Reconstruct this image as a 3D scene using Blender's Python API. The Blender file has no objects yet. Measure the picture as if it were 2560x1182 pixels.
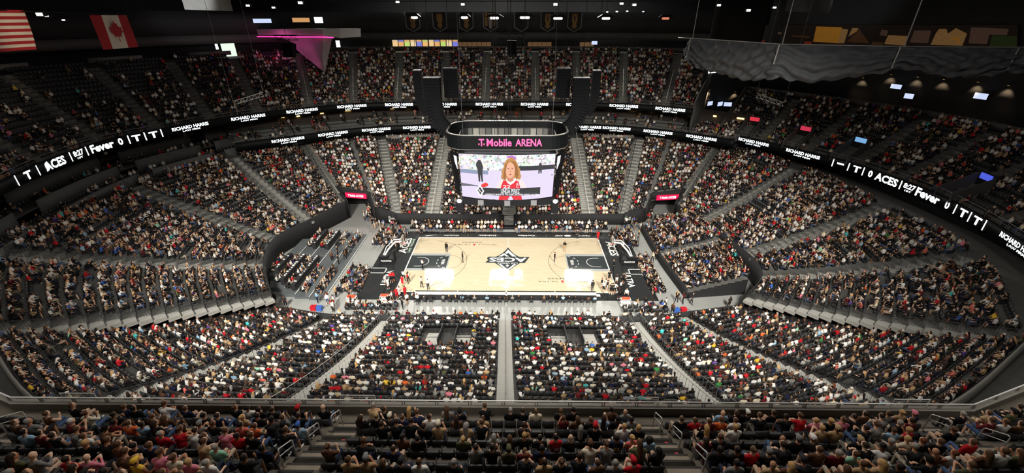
import bpy, bmesh, math, random
import numpy as np
from mathutils import Vector, Matrix

random.seed(7)
RNG = np.random.default_rng(11)
SC = bpy.context.scene
COL = SC.collection
PI = math.pi

# ------------------------------------------------------------------ camera
CAM = np.array([1.165, -54.167, 31.816])
PITCH, YAW, FOC = math.radians(27.005), -0.0095, 1078.9
cam_data = bpy.data.cameras.new('camera')
cam_data.sensor_width = 36.0
cam_data.lens = 36.0 * FOC / 2560.0
cam_data.clip_start = 0.5
cam_data.clip_end = 600
cam = bpy.data.objects.new('camera', cam_data)
COL.objects.link(cam)
cam.location = CAM
cam.rotation_euler = (PI / 2 - PITCH, 0, -YAW)
SC.camera = cam

# ------------------------------------------------------------------ world, exposure
SC.view_settings.view_transform = 'Standard'
SC.view_settings.look = 'None'
SC.view_settings.gamma = 1.0
SC.view_settings.use_curve_mapping = False
SC.view_settings.exposure = 0.12
world = bpy.data.worlds.new('arena_world')
SC.world = world
world.use_nodes = True
world.node_tree.nodes['Background'].inputs[0].default_value = (0.01, 0.01, 0.012, 1)
world.node_tree.nodes['Background'].inputs[1].default_value = 1.0


def lamp(name, kind, loc, power, target=None, color=(1, 1, 1), size=1.0, spot=None, blend=1.0, spread=None):
    d = bpy.data.lights.new(name, kind)
    d.energy = power
    d.color = color
    if kind == 'SPOT':
        d.spot_size = math.radians(spot)
        d.spot_blend = blend
        d.shadow_soft_size = size
    elif kind == 'AREA':
        d.size = size
        if spread:
            d.spread = math.radians(spread)
    else:
        d.shadow_soft_size = size
    o = bpy.data.objects.new(name, d)
    COL.objects.link(o)
    o.location = loc
    if target is not None:
        o.rotation_euler = (Vector(target) - Vector(loc)).to_track_quat('-Z', 'Y').to_euler()
    return o


# sports lighting: six ceiling banks beyond the upper stands, aimed at the court
BANKS = [(-22.0, 57.5), (-1.7, 58.5), (20.4, 57.5)]
WARM = (1.0, 0.965, 0.88)
for bx_, by_ in BANKS:
    for sy in (1, -1):
        lamp('sports_flood', 'SPOT', (bx_, sy * by_ * (1.0 if sy > 0 else 0.86), 38.6), (125000 if sy > 0 else 158000) * (1.18 if abs(bx_) > 5 else 0.9),
             (bx_ * 1.0, -3.0 * sy, 0), WARM, 4.2, 57, 1.0)
# added fill lamps, unseen, high over the bowl: a weak general wash
for hx in (-30, 0, 30):
    for hy in (-34, 18):
        lamp('fill_light', 'AREA', (hx, hy, 41.0), (2600 if hy < 0 else 600) * (1.0 if hx == 0 else (0.6 if hy < 0 else 0.25)), (hx, hy, 0), (1, 0.95, 0.88), 9.0)

# ------------------------------------------------------------------ materials
MATS = {}


def mat(name, color, rough=0.7, metal=0.0, noise=0.0, scale=6.0, emit=None, strength=1.0, spec=None, coat=0.0):
    if name in MATS:
        return MATS[name]
    m = bpy.data.materials.new(name)
    m.use_nodes = True
    nt = m.node_tree
    b = nt.nodes['Principled BSDF']
    b.inputs['Base Color'].default_value = (*color, 1)
    b.inputs['Roughness'].default_value = rough
    b.inputs['Metallic'].default_value = metal
    if spec is not None:
        b.inputs['Specular IOR Level'].default_value = spec
    if coat:
        b.inputs['Coat Weight'].default_value = coat
        b.inputs['Coat Roughness'].default_value = 0.04
    if noise > 0:
        tc = nt.nodes.new('ShaderNodeTexCoord')
        nz = nt.nodes.new('ShaderNodeTexNoise')
        nz.inputs['Scale'].default_value = scale
        nz.inputs['Detail'].default_value = 4
        mx = nt.nodes.new('ShaderNodeMix')
        mx.data_type = 'RGBA'
        mx.inputs[6].default_value = (*[c * (1 - noise) for c in color], 1)
        mx.inputs[7].default_value = (*[min(1, c * (1 + noise)) for c in color], 1)
        nt.links.new(tc.outputs['Object'], nz.inputs['Vector'])
        nt.links.new(nz.outputs['Fac'], mx.inputs[0])
        nt.links.new(mx.outputs[2], b.inputs['Base Color'])
    if emit is not None:
        b.inputs['Emission Color'].default_value = (*emit, 1)
        b.inputs['Emission Strength'].default_value = strength
    MATS[name] = m
    return m


def attr_mat(name, attr, kind, rough=0.8):
    m = bpy.data.materials.new(name)
    m.use_nodes = True
    nt = m.node_tree
    b = nt.nodes['Principled BSDF']
    b.inputs['Roughness'].default_value = rough
    b.inputs['Specular IOR Level'].default_value = 0.25
    a = nt.nodes.new('ShaderNodeAttribute')
    a.attribute_type = kind
    a.attribute_name = attr
    nt.links.new(a.outputs['Vector'], b.inputs['Base Color'])
    MATS[name] = m
    return m


def srgb(r, g, b):
    f = lambda c: c / 12.92 if c <= 0.04045 else ((c + 0.055) / 1.055) ** 2.4
    return (f(r / 255), f(g / 255), f(b / 255))


CONC = mat('concrete_terrace', (0.13, 0.127, 0.118), 0.85, noise=0.3, scale=1.5)
STEPC = mat('concrete_step', (0.34, 0.333, 0.305), 0.8, noise=0.25, scale=2.0)
FLOORC = mat('polished_concrete', (0.34, 0.345, 0.33), 0.32, noise=0.15, scale=0.4)
BLACK = mat('black_fabric_wall', (0.012, 0.012, 0.013), 0.8, noise=0.3, scale=2)
BLACKM = mat('black_metal', (0.010, 0.010, 0.012), 0.55, spec=0.25)
DARKW = mat('dark_wall_paint', (0.030, 0.030, 0.032), 0.75, noise=0.25, scale=0.6)
GREYW = mat('grey_fascia_paint', (0.10, 0.097, 0.092), 0.7, noise=0.2, scale=0.8)
STEEL = mat('brushed_steel', (0.6, 0.59, 0.56), 0.4, 0.35)
RAILM = mat('grey_rail_paint', (0.32, 0.31, 0.29), 0.45, 0.5)
SEATM = mat('black_seat_vinyl', (0.028, 0.029, 0.031), 0.5)
LEDBK = mat('led_black', (0.005, 0.006, 0.007), 0.5, spec=0.2)
LEDW = mat('led_white', (0.8, 0.8, 0.8), 0.5, emit=(0.9, 0.97, 1.0), strength=1.6)
LEDPINK = mat('led_pink', (0.8, 0.1, 0.3), 0.5, emit=(0.95, 0.07, 0.22), strength=1.0)
SOFFIT = mat('soffit_black', (0.02, 0.02, 0.021), 0.8, noise=0.2, scale=1)

# ------------------------------------------------------------------ object helpers


def tag(o, label=None, cat=None, group=None, kind=None):
    if label:
        o['label'] = label
    if cat:
        o['category'] = cat
    if group:
        o['group'] = group
    if kind:
        o['kind'] = kind
    return o


def empty(name, loc=(0, 0, 0), rz=0.0):
    o = bpy.data.objects.new(name, None)
    COL.objects.link(o)
    o.location = loc
    o.rotation_euler = (0, 0, rz)
    o.empty_display_size = 0.2
    return o


def link(name, me, parent=None, loc=None, rot=None, scale=None):
    o = bpy.data.objects.new(name, me)
    COL.objects.link(o)
    if parent is not None:
        o.parent = parent
    if loc is not None:
        o.location = loc
    if rot is not None:
        o.rotation_euler = rot
    if scale is not None:
        o.scale = scale
    return o


class MB:
    """collects shapes into one mesh"""

    def __init__(self):
        self.v, self.f = [], []

    def add(self, vs, fs):
        n = len(self.v)
        self.v.extend([tuple(map(float, p)) for p in vs])
        self.f.extend([tuple(i + n for i in f) for f in fs])
        return self

    def quad(self, a, b, c, d):
        return self.add([a, b, c, d], [(0, 1, 2, 3)])

    def box(self, lo, hi, M=None):
        x0, y0, z0 = lo
        x1, y1, z1 = hi
        vs = [(x0, y0, z0), (x1, y0, z0), (x1, y1, z0), (x0, y1, z0), (x0, y0, z1), (x1, y0, z1), (x1, y1, z1), (x0, y1, z1)]
        if M is not None:
            vs = [tuple(M @ Vector(p)) for p in vs]
        return self.add(vs, [(3, 2, 1, 0), (4, 5, 6, 7), (0, 1, 5, 4), (1, 2, 6, 5), (2, 3, 7, 6), (3, 0, 4, 7)])

    def tube(self, pts, r, sides=6, closed=False):
        P = [Vector(p) for p in pts]
        n = len(P)
        vs, fs = [], []
        for i, p in enumerate(P):
            if closed:
                d = P[(i + 1) % n] - P[i - 1]
            else:
                d = P[min(i + 1, n - 1)] - P[max(i - 1, 0)]
            d.normalize()
            up = Vector((0, 0, 1)) if abs(d.z) < 0.95 else Vector((1, 0, 0))
            a = d.cross(up).normalized()
            b = a.cross(d)
            for k in range(sides):
                t = 2 * PI * k / sides
                vs.append(p + a * (r * math.cos(t)) + b * (r * math.sin(t)))
        m = n if closed else n - 1
        for i in range(m):
            for k in range(sides):
                j, l = (i + 1) % n, (k + 1) % sides
                fs.append((i * sides + k, i * sides + l, j * sides + l, j * sides + k))
        if not closed:
            fs.append(tuple(range(sides - 1, -1, -1)))
            fs.append(tuple((n - 1) * sides + k for k in range(sides)))
        return self.add(vs, fs)

    def prism(self, poly, z0, z1, M=None):
        """polygon in xy extruded in z"""
        n = len(poly)
        vs = [(x, y, z0) for x, y in poly] + [(x, y, z1) for x, y in poly]
        if M is not None:
            vs = [tuple(M @ Vector(p)) for p in vs]
        fs = [tuple(range(n - 1, -1, -1)), tuple(range(n, 2 * n))]
        fs += [(i, (i + 1) % n, n + (i + 1) % n, n + i) for i in range(n)]
        return self.add(vs, fs)

    def mesh(self, name, material, smooth=False):
        me = bpy.data.meshes.new(name)
        me.from_pydata(self.v, [], self.f)
        if material is not None:
            me.materials.append(material)
        if smooth:
            me.polygons.foreach_set('use_smooth', [True] * len(me.polygons))
        me.update()
        return me

    def build(self, name, material, parent=None, smooth=False, **kw):
        return link(name, self.mesh(name, material, smooth), parent, **kw)


def np_mesh(name, V, F, materials, tint=None, smooth=False, mi=None):
    """fast mesh from numpy arrays, F is (n,3) or (n,4)"""
    me = bpy.data.meshes.new(name)
    k = F.shape[1]
    me.vertices.add(len(V))
    me.vertices.foreach_set('co', V.astype(np.float32).ravel())
    me.loops.add(F.size)
    me.loops.foreach_set('vertex_index', F.astype(np.int32).ravel())
    me.polygons.add(len(F))
    me.polygons.foreach_set('loop_start', np.arange(0, F.size, k, dtype=np.int32))
    if smooth:
        me.polygons.foreach_set('use_smooth', np.ones(len(F), bool))
    for m in materials:
        me.materials.append(m)
    if mi is not None:
        me.polygons.foreach_set('material_index', mi.astype(np.int32))
    if tint is not None:
        a = me.attributes.new('tint', 'FLOAT_VECTOR', 'FACE')
        a.data.foreach_set('vector', tint.astype(np.float32).ravel())
    me.update(calc_edges=True)
    return me


def basis(right, up, nrm, loc):
    M = Matrix.Identity(4)
    for i in range(3):
        M[i][0], M[i][1], M[i][2], M[i][3] = right[i], up[i], nrm[i], loc[i]
    return M


_TXT = {}


def text_mesh(s, bold=0.0):
    """unit-height text mesh centred on its own middle; returns mesh, width"""
    key = (s, bold)
    if key not in _TXT:
        c = bpy.data.curves.new('lettering', 'FONT')
        c.body = s
        c.offset = bold
        c.resolution_u = 2
        c.align_x = 'LEFT'
        o = bpy.data.objects.new('lettering_source', c)
        COL.objects.link(o)
        dg = bpy.context.evaluated_depsgraph_get()
        me = bpy.data.meshes.new_from_object(o.evaluated_get(dg))
        bpy.data.objects.remove(o)
        n = len(me.vertices)
        co = np.zeros(n * 3, np.float32)
        me.vertices.foreach_get('co', co)
        co = co.reshape(-1, 3)
        lo, hi = co.min(0), co.max(0)
        h = hi[1] - lo[1]
        co = (co - (lo + hi) / 2) / h
        me.vertices.foreach_set('co', co.ravel())
        me.update()
        _TXT[key] = (me, (hi[0] - lo[0]) / h)
    return _TXT[key]


_TXTM = {}


def lettering(s, M, h, material, parent=None, width=None, bold=0.02, name='lettering', depth=None):
    me, w = text_mesh(s, bold)
    k = (s, bold, material.name)
    if k not in _TXTM:
        m2 = me.copy()
        m2.materials.clear()
        m2.materials.append(material)
        _TXTM[k] = m2
    sx = h if width is None else width / w
    o = link(name, _TXTM[k], parent)
    MW = M @ Matrix.Diagonal((sx, h, 1, 1))
    if parent is not None:
        o.matrix_parent_inverse = Matrix.Identity(4)
        o.matrix_basis = pm(parent).inverted() @ MW
    else:
        o.matrix_basis = MW
    return o


def pm(o):
    M = o.matrix_basis.copy()
    while o.parent is not None:
        o = o.parent
        M = o.matrix_basis @ M
    return M


def ray(px, py):
    cp, sp, cy, sy = math.cos(PITCH), math.sin(PITCH), math.cos(YAW), math.sin(YAW)
    F = np.array([sy * cp, cy * cp, -sp])
    R = np.array([cy, -sy, 0.0])
    D = np.cross(F, R)
    return F + R * (px - 1280) / FOC + D * (py - 591) / FOC


def at_z(px, py, z):
    v = ray(px, py)
    return CAM + v * (z - CAM[2]) / v[2]


def at_y(px, py, y):
    v = ray(px, py)
    return CAM + v * (y - CAM[1]) / v[1]


def at_x(px, py, x):
    v = ray(px, py)
    return CAM + v * (x - CAM[0]) / v[0]


ORD = ['first', 'second', 'third', 'fourth', 'fifth', 'sixth', 'seventh', 'eighth', 'ninth', 'tenth', 'eleventh', 'twelfth', 'thirteenth', 'fourteenth',
       'fifteenth', 'sixteenth', 'seventeenth', 'eighteenth', 'nineteenth', 'twentieth']


def ordinal(n):
    if n <= 20:
        return ORD[n - 1]
    t = {2: 'twenty', 3: 'thirty', 4: 'forty', 5: 'fifty', 6: 'sixty', 7: 'seventy', 8: 'eighty'}[n // 10]
    return {2: 'twentieth', 3: 'thirtieth', 4: 'fortieth', 5: 'fiftieth', 6: 'sixtieth', 7: 'seventieth', 8: 'eightieth'}[n // 10] if n % 10 == 0 else t + '-' + ORD[n % 10 - 1]


# ------------------------------------------------------------------ curves and tiers


def catmull(P, s):
    """P (n,k) control rows at integer parameters, s array"""
    P = np.asarray(P, float)
    n = len(P)
    s = np.clip(np.asarray(s, float), 0, n - 1)
    i = np.minimum(s.astype(int), n - 2)
    t = (s - i)[:, None]
    E = np.vstack([2 * P[0] - P[1], P, 2 * P[-1] - P[-2]])
    p0, p1, p2, p3 = E[i], E[i + 1], E[i + 2], E[i + 3]
    return 0.5 * (2 * p1 + (p2 - p0) * t + (2 * p0 - 5 * p1 + 4 * p2 - p3) * t ** 2 + (3 * p1 - p0 - 3 * p2 + p3) * t ** 3)


class Tier:
    def __init__(self, ctrl, n, prof=1.0):
        self.prof = prof  # 1: even rake, below 1: shallow at the front and steeper behind
        self.c = np.array(ctrl, float)  # fx fy bx by zf zb
        self.n = n
        self.m = len(ctrl) - 1

    def P(self, s, r):
        c = catmull(self.c, np.atleast_1d(s))
        r = np.broadcast_to(np.asarray(r, float), (len(c),))[:, None]
        xy = c[:, 0:2] * (1 - r) + c[:, 2:4] * r
        return xy

    def z(self, s, i):
        c = catmull(self.c, np.atleast_1d(s))
        t = np.asarray(i) / self.n
        return c[:, 4] + (c[:, 5] - c[:, 4]) * t * (self.prof + (1 - self.prof) * t)

    def mesh_arrays(self, s0, s1, r0=0, per=10):
        S = np.linspace(s0, s1, max(2, int(round((s1 - s0) * per)) + 1))
        rows = []
        for i in range(r0, self.n):
            z = self.z(S, i)
            a = np.column_stack([self.P(S, i / self.n), z])
            b = np.column_stack([self.P(S, (i + 1) / self.n), z])
            rows += [a, b]
        base = rows[0].copy()
        base[:, 2] = 0 if (base[:, 2].max() < 6 and r0 == 0) else base[:, 2] - 0.6
        V = np.array([base] + rows)  # (k, ns, 3)
        k, ns, _ = V.shape
        idx = np.arange(k * ns).reshape(k, ns)
        F = np.stack([idx[:-1, :-1], idx[:-1, 1:], idx[1:, 1:], idx[1:, :-1]], -1).reshape(-1, 4)
        return V.reshape(-1, 3), F

    def build(self, name, label, s0=0, s1=None, r0=0, material=None, per=10):
        s1 = self.m if s1 is None else s1
        V, F = self.mesh_arrays(s0, s1, r0, per)
        o = link(name, np_mesh(name, V, F, [material or CONC]))
        return tag(o, label, 'terrace', kind='structure')

    def seats(self, aisles, gap=0.62, pitch=0.52, r0=0, s0=0, s1=None, skip=None):
        """yields arrays x,y,z,dirx,diry,s,row"""
        s1 = self.m if s1 is None else s1
        out = []
        cuts = sorted(a for a in aisles if s0 < a < s1)
        bounds = [s0] + cuts + [s1]
        for i in range(r0, self.n):
            rr = (i + 0.66) / self.n
            for a, b in zip(bounds[:-1], bounds[1:]):
                S = np.linspace(a, b, 60)
                XY = self.P(S, rr)
                L = np.concatenate([[0], np.cumsum(np.linalg.norm(np.diff(XY, axis=0), axis=1))])
                ga = gap if (a in cuts or a in aisles) else 0.25
                gb = gap if (b in cuts or b in aisles) else 0.25
                m = int((L[-1] - ga - gb) / pitch)
                if m < 1:
                    continue
                off = ga + ((L[-1] - ga - gb) - m * pitch) / 2
                d = off + (np.arange(m) + 0.5) * pitch
                ss = np.interp(d, L, S)
                xy = self.P(ss, rr)
                f = self.P(ss, max(rr - 0.04, 0)) - self.P(ss, rr)
                # face along the row normal, on the inner side
                t = self.P(ss + 1e-3, rr) - self.P(ss - 1e-3, rr)
                nrm = np.column_stack([-t[:, 1], t[:, 0]])
                nrm /= np.linalg.norm(nrm, axis=1)[:, None] + 1e-9
                sg = np.sign((nrm * f).sum(1))[:, None]
                nrm = nrm * sg
                out.append(np.column_stack([xy, self.z(ss, i), nrm, ss, np.full(m, i)]))
        A = np.vstack(out)
        if skip is not None:
            A = A[~skip(A)]
        return A

# ------------------------------------------------------------------ structure: floor, court, walls
FX0, FX1, FY0, FY1 = -82.0, 82.0, -66.0, 74.0
mb = MB().quad((FX0, FY0, 0), (FX1, FY0, 0), (FX1, FY1, 0), (FX0, FY1, 0))
tag(mb.build('floor', FLOORC), 'polished grey concrete arena floor around the court', 'floor', kind='structure')
mb = MB().quad((FX0, FY0, 43), (FX0, FY1, 43), (FX1, FY1, 43), (FX1, FY0, 43))
tag(mb.build('ceiling', SOFFIT), 'black arena roof high above the seating', 'ceiling', kind='structure')
for nm, a, b in (('wall_far', (FX0, 73), (FX1, 73)), ('wall_near', (FX1, -65), (FX0, -65)), ('wall_left', (-80, FY0), (-80, FY1)), ('wall_right', (80, FY1), (80, FY0))):
    mb = MB().quad((*a, 0), (*b, 0), (*b, 43), (*a, 43))
    tag(mb.build(nm, DARKW), 'dark outer arena wall', 'wall', kind='structure')

# ---- tiers of seats
NR = 23
T_near = Tier([(-27.5, -12.6, -41.5, -27.0, 0.6, 9.4), (-20.3, -14.3, -28.9, -34.5, 0.7, 8.7), (-13.4, -14.9, -15.9, -36.6, 1.0, 9.0), (0, -14.8, 0.6, -36.8, 1.1, 9.1),
               (14.6, -14.9, 16.4, -36.8, 1.0, 9.0), (20.5, -13.6, 28.2, -34.2, 0.7, 8.7), (28.2, -11.9, 41.6, -27.2, 0.6, 9.4)], 23, 0.5)
T_left = Tier([(-27.6, -12.3, -41.3, -27.3, 2.2, 9.2), (-32.0, -5.4, -48.4, -18.0, 2.6, 11.4), (-33.9, 1.4, -52.8, 2.3, 2.6, 10.8), (-31.7, 7.6, -47.7, 17.2, 2.6, 10.7), (-28.3, 15.3, -40.2, 28.0, 2.8, 10.5)], 19, 0.8)
T_fcl = Tier([(-28.3, 15.3, -40.2, 28.0, 2.8, 10.5), (-19.4, 12.7, -26.0, 31.2, 1.4, 10.2)], 22)
T_far = Tier([(-19.4, 12.7, -26.0, 31.2, 1.2, 10.1), (-13.2, 12.7, -13.2, 32.9, 1.2, 10.1), (0, 12.4, 0.2, 33.6, 1.2, 10.1), (13.7, 12.9, 13.3, 32.9, 1.2, 10.1), (19.6, 12.9, 26.0, 31.8, 1.2, 10.1)], NR)
T_fcr = Tier([(19.6, 12.9, 26.0, 31.8, 1.4, 10.1), (28.9, 15.3, 40.2, 27.9, 2.6, 10.2)], 22)
T_right = Tier([(28.9, 15.3, 40.2, 27.9, 2.6, 10.2), (31.0, 8.5, 46.9, 13.7, 2.6, 10.0), (32.8, -2.5, 48.2, -2.9, 2.8, 10.3), (32.2, -7.6, 47.4, -16.0, 2.6, 10.4), (28.6, -11.6, 41.2, -27.4, 2.1, 9.2)], 19, 0.8)
T_block = Tier([(22.0, 10.4, 29.6, 13.2, 0.9, 2.4), (22.0, 0.6, 31.8, 2.6, 0.9, 2.4), (22.7, -8.8, 30.6, -7.8, 0.9, 2.4)], 9)
# upper far and left tier: feet of its aisles, backs along the outward normal
uf = [(-50.0, -17.0), (-53.6, -6.2), (-54.6, 3.0), (-52.0, 10.0), (-48.4, 16.8), (-43.6, 22.3), (-37.1, 27.6), (-30.2, 31.4), (-22.2, 33.0), (-13.2, 33.4), (-5.0, 33.6), (5.0, 33.6), (13.2, 33.3),
      (21.7, 32.0), (29.0, 29.2), (33.4, 26.6)]
ub = [(-63.0, -21.0), (-67.4, -6.0), (-68.0, 6.6), (-64.4, 16.4), (-59.0, 25.6), (-52.4, 33.2), (-43.0, 40.4), (-33.6, 45.4), (-24.0, 47.2), (-14.0, 47.6), (-5.2, 47.8), (5.2, 47.8), (14.0, 47.5),
      (24.0, 46.0), (34.4, 42.0), (41.4, 38.2)]
T_up = Tier([(*a, *b, 16.7, 25.3) for a, b in zip(uf, ub)], 16)
rf = [(38.6, 26.4), (43.4, 20.0), (47.2, 13.4), (50.3, 6.8), (51.6, 0.6), (52.0, -5.4), (50.8, -12.9), (48.6, -20.0)]
rb = [(47.6, 36.0), (53.6, 28.2), (59.0, 19.6), (63.0, 10.4), (64.8, 1.4), (65.2, -7.4), (63.0, -17.5), (60.0, -26.0)]
rb = [(a[0] + (b[0] - a[0]) * 0.82, a[1] + (b[1] - a[1]) * 0.82) for a, b in zip(rf, rb)]
T_upr = Tier([(*a, *b, 12.7, 19.0) for a, b in zip(rf, rb)], 12)

T_near.build('seating_terrace', 'concrete terrace of the near lower bowl')
T_left.build('seating_terrace', 'concrete terrace of the left lower bowl above the curved black wall')
T_fcl.build('seating_terrace', 'concrete terrace over the far left tunnel', 0, 0.6, 4)
T_fcl.build('seating_terrace', 'narrow concrete terrace right of the far left tunnel', 0.6, 1.0, 0)
T_far.build('seating_terrace', 'concrete terrace of the far lower bowl facing the camera')
T_fcr.build('seating_terrace', 'concrete terrace over the far right tunnel', 0.4, 1.0, 4)
T_fcr.build('seating_terrace', 'narrow concrete terrace left of the far right tunnel', 0, 0.4, 0)
T_right.build('seating_terrace', 'concrete terrace of the right lower bowl')
T_block.build('seating_terrace', 'low concrete terrace block beside the right baseline')
T_up.build('seating_terrace', 'concrete terrace of the far and left upper bowl', per=6)
T_upr.build('seating_terrace', 'concrete terrace of the right upper bowl', per=6)


def curve_wall(name, S, P2, z0, z1, material, label, thick=0.15, cat='wall', kind='structure', parent=None):
    """a thick wall along plan points P2 (n,2); z0,z1 scalars or arrays"""
    P2 = np.asarray(P2, float)
    n = len(P2)
    z0 = np.broadcast_to(z0, (n,))
    z1 = np.broadcast_to(z1, (n,))
    t = np.gradient(P2, axis=0)
    nr = np.column_stack([-t[:, 1], t[:, 0]])
    nr /= np.linalg.norm(nr, axis=1)[:, None]
    A, B = P2 + nr * thick / 2, P2 - nr * thick / 2
    rings = np.stack([np.column_stack([A, z0]), np.column_stack([A, z1]), np.column_stack([B, z1]), np.column_stack([B, z0])], 1)  # n,4,3
    V = rings.reshape(-1, 3)
    i = np.arange(n - 1)[:, None] * 4
    k = np.arange(4)[None, :]
    F = np.stack([i + k, i + 4 + k, i + 4 + (k + 1) % 4, i + (k + 1) % 4], -1).reshape(-1, 4)
    F = np.vstack([F, [[0, 1, 2, 3]], [[4 * n - 1, 4 * n - 2, 4 * n - 3, 4 * n - 4]]])
    o = link(name, np_mesh(name, V, F, [material]), parent)
    if parent is None:
        tag(o, label, cat, kind=kind)
    return o


def front_wall(T, s0, s1, up, label, material=BLACK, r=0.0, base=0.0, per=10):
    S = np.linspace(s0, s1, max(2, int((s1 - s0) * per) + 1))
    P2 = T.P(S, r)
    return curve_wall('wall_front', S, P2, base, T.z(S, r * T.n) + up, material, label, 0.14)


front_wall(T_left, 0, 4, 0.55, 'tall curved black wall around the left floor seats')
front_wall(T_near, 0, 2.94, 0.75, 'low black wall before the near left seats')
front_wall(T_near, 3.06, 6, 0.75, 'low black wall before the near right seats')
front_wall(T_far, 0, 1.94, 0.85, 'black draped wall before the far seats, left of the centre stair')
front_wall(T_far, 2.06, 4, 0.85, 'black draped wall before the far seats, right of the centre stair')
front_wall(T_fcl, 0.6, 1.0, 0.85, 'short black wall right of the far left tunnel')
front_wall(T_fcr, 0.0, 0.4, 0.85, 'short black wall left of the far right tunnel')
front_wall(T_right, 0, 4, 0.35, 'black wall of the right lower bowl behind the low block')
front_wall(T_block, 0, 2, 0.55, 'black barrier wall along the right floor aisle')
# stepped side walls of the raised end stands at the near corners
for T, s, lab in ((T_left, 0, 'black stepped side wall at the near left corner entrance'), (T_right, 4, 'black stepped side wall at the near right corner entrance'), (T_block, 2, 'black stepped side wall of the low block by the right entrance')):
    mb = MB()
    for i in range(T.n):
        a = T.P([s], i / T.n)[0]
        b = T.P([s], (i + 1) / T.n)[0]
        z = float(T.z([s], i)[0])
        mb.quad((*a, 0), (*b, 0), (*b, z), (*a, z))
    tag(mb.build('wall_side', BLACK), lab, 'wall', kind='structure')


def aisle_stair(T, s, label, width=1.15, sub=2, pieces=False, r0=0, r1=None, material=None):
    """steps of an aisle: either one mesh or one object for each step"""
    r1 = T.n if r1 is None else r1
    root = None
    mb = MB()
    unit = None
    if pieces:
        p = T.P([s], r0 / T.n)[0]
        root = empty('aisle_stair', (p[0], p[1], float(T.z([s], r0)[0])))
        tag(root, label, 'stair', kind='structure')
        unit = MATS.setdefault('_unit_' + (material or STEPC).name, MB().box((-0.5, 0, -1), (0.5, 1, 0)).mesh('step', material or STEPC))
    f, b = T.P([s], 0)[0], T.P([s], 1)[0]
    d = (b - f) / np.linalg.norm(b - f)
    t = np.array([-d[1], d[0]])
    rz = math.atan2(d[1], d[0]) - PI / 2
    for i in range(r0, r1):
        for k in range(sub):
            rr = (i + k / sub) / T.n
            p = T.P([s], rr)[0]
            q = T.P([s], (i + (k + 1) / sub) / T.n)[0]
            L = float(np.linalg.norm(q - p))
            zt = float(T.z([s], i + k / sub)[0]) + 0.012
            h = float(T.z([s], i + 1)[0] - T.z([s], i)[0]) / sub
            if pieces:
                o = link('step', unit, root, (p[0] - root.location.x, p[1] - root.location.y, zt - root.location.z), (0, 0, rz), (width, L, h + 0.05))
            else:
                M = Matrix.Translation((p[0], p[1], zt)) @ Matrix.Rotation(rz, 4, 'Z')
                mb.box((-width / 2, 0, -h - 0.05), (width / 2, L, 0), M)
    if not pieces:
        root = mb.build('aisle_stair', material or STEPC)
        tag(root, label, 'stair', kind='structure')
    return root


for s, lab in ((1, 'pale diagonal stair second left of the near centre stair'), (2, 'pale stair first left of the near centre stair'), (3, 'near centre stair running straight up from the court'),
               (4, 'pale stair first right of the near centre stair'), (5, 'pale diagonal stair second right of the near centre stair')):
    aisle_stair(T_near, s, lab, 1.35, 1 if s in (1, 5) else 2, True)
for s, lab in ((0.03, 'stepped stair along the black side wall at the near left corner'), (1, 'nearly level stair across the left lower bowl'), (2, 'stair climbing through the middle of the left lower bowl'), (3, 'stair of the left lower bowl toward the far corner')):
    aisle_stair(T_left, s, lab, 1.9, 1, s < 1.5)
for s, lab in ((3.97, 'stepped stair along the black side wall at the near right corner'), (3, 'nearly level stair across the right lower bowl'), (2, 'stair climbing through the middle of the right lower bowl'), (1, 'stair of the right lower bowl toward the far corner')):
    aisle_stair(T_right, s, lab, 1.9, 1, s > 2.5)
for s, lab in ((0.06, 'stair beside the far left tunnel'),):
    aisle_stair(T_fcl, s, lab, 1.3, r0=4)
aisle_stair(T_fcr, 0.94, 'stair beside the far right tunnel', 1.3, r0=4)
for s, lab in ((0, 'far lower stair left of the white handrail stair'), (1, 'far lower stair with white handrail left of the scoreboard'), (2, 'far lower centre stair under the scoreboard'), (3, 'far lower stair with white handrail right of the scoreboard'), (4, 'far lower stair right of the white handrail stair')):
    aisle_stair(T_far, s, lab, 2.2)
aisle_stair(T_far, 1.52, 'short far stair under the left end of the scoreboard', 1.2, r1=6)
aisle_stair(T_far, 2.48, 'short far stair under the right end of the scoreboard', 1.2, r1=6)
aisle_stair(T_block, 1, 'short stair through the low block beside the right baseline', 1.2, 1)
UPSTEP = mat('upper_step', (0.17, 0.16, 0.14), 0.85, noise=0.2, scale=2)
for s in range(1, 15):
    aisle_stair(T_up, s, '%s stair of the upper bowl counted from the left' % ordinal(s), 1.3, 1, material=UPSTEP)
for s in range(1, 7):
    aisle_stair(T_upr, s, '%s stair of the right upper bowl counted from the far corner' % ordinal(s), 1.1, 1, material=UPSTEP)

# ------------------------------------------------------------------ people: body shapes
SHIRT, SKIN, HAIR, PANTS, SHOE, HAT = range(6)


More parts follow.
